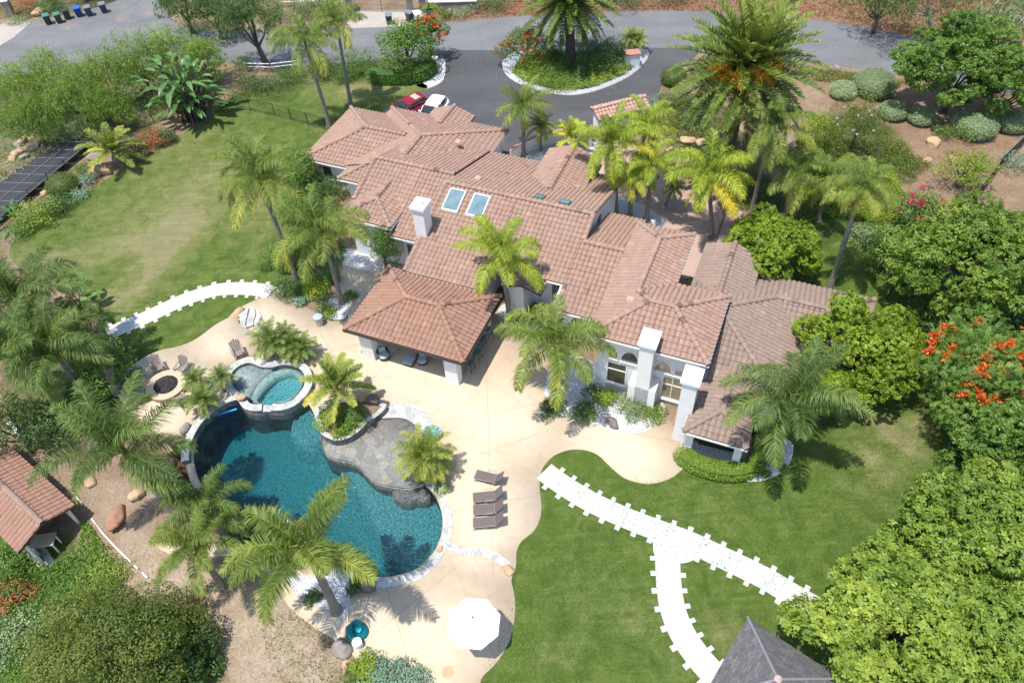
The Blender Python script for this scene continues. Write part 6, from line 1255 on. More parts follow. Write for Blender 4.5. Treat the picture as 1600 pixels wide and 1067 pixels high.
def crown_blobs(rx, ry, rz, nb, rb, seed, flat=0.0):
    rr = np.random.default_rng(seed); C, S = [], []
    for k in range(nb):
        z = 1 - 1.55 * (k + .5) / nb; a = k * 2.399 + rr.normal(0, .35); q = math.sqrt(max(0, 1 - min(1, abs(z)) ** 2)); f = rr.uniform(.55, .88)
        C.append((rx * q * f * math.cos(a), ry * q * f * math.sin(a), rz * z * f + flat)); s = rb * rr.uniform(.7, 1.25); S.append((s * rx, s * ry, s * rz * rr.uniform(.65, .95)))
    for k in range(max(2, nb // 8)):
        C.append((rx * rr.uniform(-.22, .22), ry * rr.uniform(-.22, .22), rz * rr.uniform(.15, .62) + flat)); s = rb * rr.uniform(1.0, 1.3); S.append((s * rx, s * ry, s * rz * .8))
    return C, S
def tree(label, px, zc, r, mat, n, L, W, style, seed, nb=22, rb=0.36, bark='bark_d', cat='tree', name='leafy_tree', tone=0.45, group=None, up=0.5, tr=0.22, extra=None, base=None):
    """px marks the crown's centre, zc its height; r its radii"""
    c = np.array(P(*px, zc)); g = float(gz(c[0], c[1])) if base is None else base[2]; b = np.array([c[0], c[1], g]) if base is None else np.array(base)
    t = thing(name, label, cat, tuple(b), 0, group); rel = c - b
    C, S = crown_blobs(*r, nb, rb, seed); lv = LV(); blobs_to_leaves(lv, C, S, n, L, W, style, tone, up)
    o = obj('crown', lv.mesh('crown', M[mat]), t); o.location = tuple(rel)
    m = MB(); low = rel * .45; pts = [(0, 0, 0), tuple(low * .6), tuple(low)]; m.tube(pts, [tr * 1.3, tr, tr * .85], 9)
    for k in np.random.default_rng(seed).choice(len(C), min(8, len(C)), False):
        e = rel + np.array(C[k]) * .85; mid = low * .5 + e * .5 + np.array([0, 0, -.1 * r[2]]); m.tube([tuple(low * .95), tuple(mid), tuple(e)], [tr * .6, tr * .35, tr * .1], 6)
    m.build('trunk', M[bark], t, True)
    if extra:                                                     # flower clusters: (material, share, how many)
        for em, cnt, rad in extra:
            lv = LV(); rr = np.random.default_rng(seed + 5)
            for k in range(cnt):
                i = rr.integers(len(C)); d = nrm(rr.normal(size=3) + np.array([0, -.35, .9])); p = np.array(C[i]) + d * np.array(S[i]) * 1.02; m_ = 34
                dd = nrm(rnd_dir(m_) + d * .7); lv.leaves(p + NR.normal(0, rad * .5, (m_, 3)), dd, rnd_dir(m_), rad * 1.1, rad * .6, NR.random(m_))
            o = obj('flowers', lv.mesh('flowers', M[em]), t); o.location = tuple(rel); o['kind'] = 'stuff'
    return t
def shrub(label, px, r, h, mat, n=900, L=.12, W=.06, style='leaf', tone=.45, nb=7, name='shrub', cat='shrub', group=None, z0=None, flowers=None, clip=False, rz=0.0, ry=None):
    """px marks the foot of the shrub"""
    p = PG(*px) if z0 is None else P(*px, z0); ry = ry or r; lv = LV(); sd = int(abs(px[0] * 7 + px[1] * 13))
    if clip: C, S = [(0, 0, h * .46)], [(r * .97, ry * .97, h * .54)]
    else:
        C, S = crown_blobs(r, ry, h * .5, nb, .5, sd); C = [(x, y, max(z + h * .5, h * .18)) for x, y, z in C]
    blobs_to_leaves(lv, C, S, n, L, W, style, tone, .6, .9 if clip else .55)
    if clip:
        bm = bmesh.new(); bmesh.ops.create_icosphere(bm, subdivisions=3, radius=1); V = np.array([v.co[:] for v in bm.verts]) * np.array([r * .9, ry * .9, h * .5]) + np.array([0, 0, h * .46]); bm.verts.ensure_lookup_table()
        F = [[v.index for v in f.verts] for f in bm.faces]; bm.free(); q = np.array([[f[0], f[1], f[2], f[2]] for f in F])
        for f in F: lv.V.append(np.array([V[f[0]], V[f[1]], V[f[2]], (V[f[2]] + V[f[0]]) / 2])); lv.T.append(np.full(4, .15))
    o = obj(name, lv.mesh(name, M[mat])); o.location = p; o.rotation_euler = (0, 0, rz); tag(o, label, cat, group)
    if flowers:
        em, cnt, rad = flowers; lv = LV(); rr = np.random.default_rng(sd)
        for k in range(cnt):
            i = rr.integers(len(C)); d = nrm(rr.normal(size=3) + np.array([0, -.2, 1.0])); pp = np.array(C[i]) + d * np.array(S[i]) * 1.03; m_ = 12; lv.leaves(pp + NR.normal(0, rad * .4, (m_, 3)), rnd_dir(m_) + d, rnd_dir(m_), rad * 1.2, rad * .7, NR.random(m_))
        f_ = obj('flowers', lv.mesh('flowers', M[em]), o); f_['kind'] = 'stuff'
    return o
def cover(name, label, pts, n, mat, L=.16, W=.05, tone=.45, h=.12, cl=1, cat=None, z=None, lean=1.0):
    """ground cover nobody could count: blades and leaves over an outlined patch"""
    poly = W2(pts); a = np.array(poly); x = NR.uniform(a[:, 0].min(), a[:, 0].max(), n * 4); y = NR.uniform(a[:, 1].min(), a[:, 1].max(), n * 4)
    dens = np.sin(x * 1.9 + 2 * np.sin(y * .8)) * np.cos(y * 2.3 + np.sin(x * 1.1)) * .5 + .5
    ok = pip(x, y, poly) & (NR.random(len(x)) < .25 + .75 * dens); x, y = x[ok][:n], y[ok][:n]; m = len(x)
    zz = (gz(x, y) if z is None else np.full(m, z)) + NR.uniform(0, h, m); d = nrm(NR.normal(size=(m, 3)) * np.array([1, 1, .25]) * lean + np.array([0, 0, .55])); lv = LV()
    tn = tone + .22 * (np.sin(x * .9 + 1.7 * np.sin(y * .5)) * np.cos(y * .8)) + NR.normal(0, .13, m)
    lv.leaves(np.stack([x, y, zz], -1), d, nrm(NR.normal(size=(m, 3)) * .5 + np.array([0, 0, 1])), L * NR.uniform(.6, 1.4, m), W, tn)
    o = obj(name, lv.mesh(name, M[mat])); o['kind'] = 'stuff'; o['label'] = label; o['category'] = cat or name.replace('_', ' '); return o
def paddles(name, label, px, n, h, L, W, mat='banana', seed=1, cat='plant', spread=.8, stems=True):
    """banana-like clump: paddle leaves on stalks"""
    p = PG(*px); t = thing(name, label, cat, p); r = np.random.default_rng(seed); lv = LV(); st = MB()
    for k in range(n):
        a = k * 2.399 + r.normal(0, .3); q = (k + .5) / n; bx = r.normal(0, .35 * spread, 2); hh = h * r.uniform(.28, 1.0); out = .25 + .9 * q
        b = np.array([bx[0], bx[1], hh * .35]); e = b + np.array([math.cos(a) * out * spread, math.sin(a) * out * spread, hh * .55])
        st.tube([(bx[0], bx[1], 0), tuple(b), tuple(e)], [.07, .05, .025], 5, False)
        d = nrm(np.array([math.cos(a) * out, math.sin(a) * out, .9 - .9 * q])); sd = nrm(np.cross(d, [0, 0, 1.0])); l = L * r.uniform(.75, 1.15); w = W * r.uniform(.8, 1.1); pr = [.25, .85, 1, .9, .6, .08]; ti = r.uniform(.25, .8)
        pt = [e + d * l * i / 5 + np.array([0, 0, -.35 * l * (i / 5) ** 2]) for i in range(6)]
        for sg in (-1, 1):
            for i in range(5):
                u0 = np.array([0, 0, .12 * w]); lv.V.append(np.array([pt[i], pt[i] + sd * sg * w * pr[i] / 2 + u0 * pr[i], pt[i + 1] + sd * sg * w * pr[i + 1] / 2 + u0 * pr[i + 1], pt[i + 1]])); lv.T.append(np.full(4, min(1, ti + r.normal(0, .08))))
    if stems: st.build('stems', M['bark_d'], t, True)
    obj('leaves', lv.mesh('leaves', M[mat]), t); return t

# ------------------------------------------------------------------ the palms
QL = [('leaning queen palm on the lawn in front of the iron fence, the left of two', (515, 197), (478, 72), 'queen', 'queen', 1.05), ('queen palm with a yellowing frond just left of the bushy tree, behind the house corner', (549, 168), (527, 42), 'queen', 'queen', 1.0),
      ('tall queen palm at the left lawn edge, leaning left above the planting bed', (464, 440), (408, 288), 'queen', 'queen', 1.2), ('queen palm with grey trunk rising from the bed left of the pavilion', (535, 474), (503, 365), 'queen', 'queen', 1.2),
      ('yellow green queen palm beside the pavilion in front of the main roof', (797, 505), (783, 402), 'queen', 'queen_y', 1.05), ('queen palm standing in the white pebble bed in front of the tall windows', (872, 628), (868, 542), 'queen', 'queen', 1.18),
      ('queen palm by the curved courtyard wall, alone before the driveway', (818, 243), (818, 170), 'queen', 'queen', 0.86), ('queen palm at the house corner wall, leftmost of the courtyard trio', (963, 338), (956, 228), 'queen', 'queen_y', 1.02),
      ('short yellow crowned palm in the middle of the courtyard trio', (984, 340), (988, 275), 'queen', 'queen_y', 0.75), ('queen palm rightmost of the courtyard trio, before the pebbles', (1010, 345), (1018, 262), 'queen', 'queen_y', 0.85),
      ('queen palm with golden fronds behind the gate roof', (995, 300), (1008, 202), 'queen', 'queen_y', 0.95), ('broad bright queen palm over the courtyard path', (1112, 372), (1106, 280), 'queen', 'queen_y', 1.2),
      ('queen palm with slender grey trunk right of the path, below the big date palm', (1172, 342), (1203, 205), 'queen', 'queen', 1.08), ('short queen palm between the round leaved tree and the hillside', (1224, 348), (1238, 275), 'queen', 'queen', 1.05),
      ('low queen palm below the hillside shrubs, left of the leaning trunk', (1278, 345), (1290, 285), 'queen', 'queen', 1.05), ('queen palm with a long dark leaning trunk on the side lawn', (1297, 447), (1346, 295), 'queen', 'queen', .85)]
for k, (lb, b, t_, kd, mt, s) in enumerate(QL): palm(lb, b, t_, kd, mt, s, var=k)
palm('spreading feathery palm at the low right corner of the house', (1202, 724), (1234, 634), 'queen_big', 'queen_d', 1.15, var=0, rz=.4)
palm('big palm leaning over the left end of the pool beside the dry slope', (265, 793), (196, 708), 'queen_big', 'queen_d', 1.2, var=2, r0=.24, r1=.17)
palm('large palm with long yellow tipped fronds reaching over the pool at the bottom', None, (482, 862), 'queen_big', 'queen', 1.12, var=0, h=6.5, r0=.24, r1=.17, rz=.25)
palm('dense bright green palm at the lower left rim of the pool', None, (326, 800), 'queen', 'queen_d', .88, var=1, h=3.6)
palm('palm with hanging fronds below the pool, left of the large one', None, (308, 858), 'queen_big', 'queen', .72, var=1, h=4.2)
for k, (px, h, s, lb) in enumerate((((40, 470), 6.5, 1.15, 'tall feathery palm at the left edge, uppermost of the dense group'), ((82, 545), 5.5, 1.0, 'feathery palm in the dense group at left, beside the banana plants'), ((18, 560), 5.5, 1.1, 'feathery palm at the far left edge, lowest of the dense group'), ((118, 505), 4.5, .8, 'smaller feathery palm of the dense group, next to the white path'))): palm(lb, None, px, 'queen_big' if k != 3 else 'queen', 'queen_d', s, var=k, h=h, group='dense palms at left')
t, d = palm('large date palm hung with orange fruit at the upper right', (1130, 287), (1163, 110), 'date', 'date', 1.42, r0=.45, r1=.42, bark='bark_d', group='date palms'); fruit(t, d, 11, 2.0, .55)
palm('large date palm standing in the driveway island', (892, 104), (888, 2), 'date', 'date', 1.2, r0=.5, r1=.38, bark='bark_d', group='date palms', rz=1.0)
KP = [((525, 640), (527, 606), 'king', 'queen', 1.05, 'stubby golden palm in the raised planter by the spa', .4), ((662, 742), (662, 712), 'pygmy', 'queen', 1.5, 'round bushy palm at the right edge of the flagstone shelf', 0), ((668, 735), (672, 722), 'pygmy', 'queen', 1.2, 'lower bushy palm crowded against the flagstone shelf palm', 0),
      ((425, 556), (424, 533), 'pygmy', 'queen_d', 1.25, 'bushy palm behind the spa, left one', .1), ((447, 556), (448, 536), 'pygmy', 'queen_d', 1.15, 'bushy palm behind the spa, middle one', .1), ((470, 560), (470, 545), 'pygmy', 'queen_d', 1.05, 'bushy palm behind the spa, rightmost one with dull fronds', .1),
      ((313, 614), (308, 596), 'pygmy', 'queen_d', .85, 'small palm between fire pit and spa, upper left one', .36), ((350, 612), (347, 590), 'pygmy', 'queen_d', .72, 'small palm with a thin leaning trunk beside the spa', .36), ((318, 642), (316, 627), 'pygmy', 'queen_d', 1.0, 'low bushy palm at the top of the retaining wall', .36),
      ((985, 85), (985, 64), 'pygmy', 'queen', 1.1, 'small palm on the island tip, left of a pair', 0), ((996, 84), (996, 66), 'pygmy', 'queen', 1.1, 'small palm on the island tip, right of a pair', 0), ((1040, 322), (1052, 296), 'pygmy', 'queen_d', .85, 'thin stemmed small palm on the courtyard paving', 0),
      ((845, 235), (845, 200), 'pygmy', 'queen', 1.2, 'small palm with dark stem inside the curved courtyard wall', 0), ((890, 240), (892, 216), 'king', 'queen_y', .85, 'yellow fan of fronds inside the curved courtyard wall', 0), ((178, 262), (176, 240), 'king', 'queen', 1.25, 'young palm with stiff upright fronds on the left lawn edge', 0),
      ((1120, 100), (1118, 70), 'pygmy', 'date', 1.5, 'small dark palm behind the fruiting date palm at the road', 0), ((1088, 258), (1090, 245), 'pygmy', 'queen_d', .8, 'small fan palm at the courtyard pond', 0), ((395, 905), (392, 880), 'pygmy', 'queen', .9, 'low frond clump on the walk below the pool', 0)]
for k, (b, t_, kd, mt, s, lb, z0) in enumerate(KP): palm(lb, b, t_, kd, mt, s, r0=.10, r1=.08, var=k, z0=z0, group='small palms in the beds')
# ------------------------------------------------------------------ trees
tree('big olive green tree with rusty tips filling the bottom left corner', (170, 1010), 1.8, (4.9, 3.8, 3.2), 'olive', 30000, .17, .07, 'leaf', 21, 30, .25, tone=.47)
tree('darker bushy tree joined to the right of the olive green one at bottom left', (278, 1030), .2, (2.0, 1.9, 1.7), 'dark', 5000, .22, .1, 'leaf', 22, 14)
tree('bright feathery tree at the bottom right beside the gazebo', (1405, 965), 4.2, (4.9, 4.0, 3.0), 'tulip', 5923, 0.26, 0.122, 'rosette', 23, 39, 0.23, tone=.55)
tree('bright feathery tree at the right edge above the bottom right one', (1540, 850), 4.2, (4.7, 4.5, 3.2), 'tulip', 5923, 0.25, 0.115, 'rosette', 24, 39, 0.23, tone=.45)
tree('green feathery tree in the bottom right corner of the picture', (1585, 1010), 3.6, (3.6, 3.6, 2.8), 'tulip', 3102, 0.24, 0.107, 'rosette', 25, 23, 0.25, tone=.4)
tree('mid green tree at the right edge between the flowering tree and the feathery ones', (1588, 700), 4.0, (3.6, 3.2, 3.0), 'broad', 4230, 0.22, 0.099, 'rosette', 26, 27, 0.25, tone=.5)
tree('tree covered in orange red flower clusters at the right edge', (1550, 590), 4.4, (4.2, 4.2, 3.2), 'broad', 5200, .34, .05, 'feather', 27, 28, .29, tone=.52, extra=[('orange', 62, .24)])
tree('large light green tree at the right edge above the flowering tree', (1530, 405), 4.6, (5.8, 4.8, 3.6), 'tulip', 6487, 0.25, 0.115, 'rosette', 28, 43, 0.22, tone=.34, extra=[('orange', 5, .26)])
tree('yellow green round leaved tree against the right end of the roof', (1350, 545), 3.6, (4.0, 3.7, 2.7), 'yellow', 5359, 0.17, 0.107, 'rosette', 29, 34, .25, tone=.28)
tree('small yellow green tree under the right roof end, beside the feathery palm', (1300, 615), 2.2, (1.9, 1.6, 1.4), 'yellow', 1973, 0.16, 0.099, 'rosette', 30, 10, .4, tone=.3)
tree('yellow green round leaved tree behind the small right hand roof', (1208, 385), 3.0, (3.3, 3.0, 2.5), 'yellow', 4795, 0.16, 0.099, 'rosette', 31, 30, .26, tone=.26)
tree('broad green tree on the hillside beside the upper road', (1505, 100), 4.6, (5.8, 4.6, 3.8), 'broad', 6487, 0.25, 0.107, 'rosette', 32, 46, 0.21, tone=.55)
tree('lower spreading green tree right of the broad hillside tree', (1570, 140), 3.0, (4.0, 3.0, 2.4), 'broad', 2821, 0.22, 0.099, 'rosette', 33, 20, 0.25, tone=.45)
tree('eucalyptus with a leaning pale trunk at the top right corner', (1592, 20), 7.0, (4.2, 3.4, 3.0), 'grey', 4200, .36, .07, 'weep', 34, 20, .3, bark='bark_w', name='eucalyptus_tree', base=P(1556, 92), tone=.35, tr=.3)
tree('grey green eucalyptus with white forked trunks across the upper road', (1440, -5), 5.0, (5.2, 3.6, 3.2), 'dark', 5000, .36, .07, 'weep', 35, 24, .3, bark='bark_w', name='eucalyptus_tree', base=P(1456, 46), tone=.6, tr=.2)
tree('dark tree beyond the road left of the white trunked eucalyptus', (1380, 0), 3.5, (3.6, 2.8, 2.6), 'dark', 3000, .3, .08, 'weep', 36, 14, .34, tone=.5)
for k, (px, zc, r, tn, lb) in enumerate((((25, 150), 3.2, (3.4, 3.0, 2.9), .5, 'bright willow like tree at the left edge, first of the roadside row'), ((75, 120), 3.4, (3.2, 2.8, 2.9), .6, 'bright willow like tree, second of the roadside row from the left'), ((118, 152), 3.0, (3.0, 2.6, 2.6), .35, 'willow like tree lower in front of the roadside row'), ((165, 118), 3.4, (3.0, 2.8, 2.8), .48, 'willow like tree in the middle of the roadside row'), ((215, 95), 3.8, (2.7, 2.4, 3.1), .4, 'taller willow like tree with bare branches in the roadside row'), ((268, 82), 3.2, (2.5, 2.2, 2.6), .68, 'yellow green willow like tree in the row, left of the big paddle leaved clump'), ((318, 92), 2.8, (2.2, 2.0, 2.3), .5, 'willow like tree at the right end of the roadside row'), ((50, 190), 2.6, (2.4, 2.2, 2.2), .3, 'low shaded willow like tree above the rock heap'), ((165, 170), 2.2, (2.4, 2.0, 1.9), .3, 'low grey stemmed willow like tree above the bank'))):
    tree(lb, px, zc, r, 'pepper', 5200, .34, .045, 'weep', 40 + k, 20, .31, tone=tn, name='pepper_tree', group='willow like trees along the road', tr=.14)
tree('tall dark tree with a black trunk beside the road at upper left', (385, 32), 4.8, (3.4, 2.8, 3.6), 'dark', 5200, .32, .07, 'weep', 51, 22, .3, base=P(417, 104), tone=.42, tr=.28)
tree('dark green tree at the top edge right of the bins', (285, 5), 3.4, (3.2, 2.4, 2.6), 'dark', 3600, .32, .08, 'weep', 52, 16, .33, tone=.5)
tree('dark tree at the top edge between the bins and the black trunk tree', (335, 22), 2.8, (2.6, 2.2, 2.3), 'dark', 3000, .3, .08, 'weep', 53, 14, .33, tone=.4)
tree('dark green tree at the top left behind the bins', (120, -32), 2.6, (4.4, 2.0, 2.2), 'dark', 3600, .28, .09, 'leaf', 54, 18, .3, tone=.5)
tree('rounded green tree beside the drive entrance with a clipped hedge under it', (632, 75), 2.7, (3.0, 2.6, 2.4), 'broad', 5200, .26, .11, 'leaf', 55, 24, .32, tone=.5)
tree('bush tree with orange red flowers behind the rounded tree at the drive entrance', (668, 50), 2.8, (2.2, 1.8, 1.6), 'broad', 2600, .24, .1, 'leaf', 56, 12, .38, tone=.35, extra=[('orange', 26, .2)])
tree('orange and green flowering bush tree at the left end of the driveway island', (822, 72), 2.2, (2.9, 2.3, 1.9), 'olive', 4800, .2, .09, 'leaf', 57, 20, .34, tone=.45, extra=[('orange', 34, .14)])
tree('dense dark round tree against the white wall left of the pavilion', (597, 385), 2.1, (1.25, 1.2, 1.75), 'broad', 4600, .13, .06, 'leaf', 58, 12, .48, tone=.25, tr=.1)
tree('glossy green tree at the left house corner beside the white wall', (468, 262), 2.2, (1.9, 1.7, 1.7), 'broad', 3200, .2, .1, 'leaf', 59, 14, .38, tone=.42, tr=.1)
tree('loose green tree with bare grey branches at the left end of the terrace', (158, 575), 2.6, (2.3, 2.0, 1.9), 'broad', 3600, .2, .09, 'leaf', 60, 16, .32, bark='bark_w', tone=.5)
tree('dark thicket tree above the garden hut', (95, 650), 1.4, (2.9, 2.3, 1.7), 'dark', 4600, .2, .09, 'leaf', 61, 18, .34, tone=.4)
tree('dull green tree overhanging the garden hut roof at the left edge', (20, 665), 2.2, (2.4, 2.2, 1.8), 'dark', 3400, .22, .07, 'weep', 62, 14, .34, tone=.55)
tree('yellow flowering small tree on the hillside beside the dark fence', (1510, 262), 1.8, (2.3, 2.0, 1.5), 'yellow', 2600, .2, .08, 'leaf', 63, 14, .36, tone=.3)
tree('light green tree beside the side lawn at the foot of the hillside', (1395, 385), 2.0, (2.1, 2.0, 1.7), 'broad', 2200, .26, .11, 'leaf', 64, 12, .4, tone=.62)
tree('bush tree with crimson flowers at the foot of the bare hillside', (1440, 325), 1.7, (1.9, 1.7, 1.4), 'broad', 2400, .22, .09, 'leaf', 65, 12, .4, tone=.6, extra=[('crimson', 20, .16)])
tree('dark conifer shaded tree at the right edge below the big light green tree', (1490, 505), 2.0, (2.4, 2.2, 1.7), 'dark', 2200, .26, .1, 'leaf', 66, 12, .4, tone=.4)
tree('loose olive green tree with a few white flowers right of the big date palm', (1338, 205), 2.8, (3.3, 2.8, 2.7), 'olive', 9000, .17, .06, 'leaf', 67, 24, .27, tone=.42, tr=.12, extra=[('whitefl', 26, .07)])
# ------------------------------------------------------------------ shrubs, one by one
for k, (px, r, h, lb) in enumerate((((1315, 150), 1.2, 1.3, 'clipped grey green ball, leftmost on the bare hillside'), ((1362, 145), 1.95, 2.1, 'largest clipped grey green ball on the hillside below the road'), ((1393, 182), 1.25, 1.3, 'clipped grey green ball in the middle of the hillside row'), ((1437, 190), 1.2, 1.2, 'shaded clipped ball beneath the broad hillside tree'), ((1518, 208), 1.9, 1.9, 'wide clipped grey green ball beside the small yellow green bush'), ((1575, 200), 1.45, 1.6, 'clipped grey green ball at the right end of the hillside row'))):
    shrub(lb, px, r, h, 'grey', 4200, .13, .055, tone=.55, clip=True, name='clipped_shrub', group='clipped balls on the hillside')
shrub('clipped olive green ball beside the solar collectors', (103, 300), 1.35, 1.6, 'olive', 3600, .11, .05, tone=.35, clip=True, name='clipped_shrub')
shrub('clipped reddish green ball beside the drive, below the date palm', (1052, 130), 1.3, 1.5, 'olive', 2600, .11, .05, tone=.45, clip=True, name='clipped_shrub')
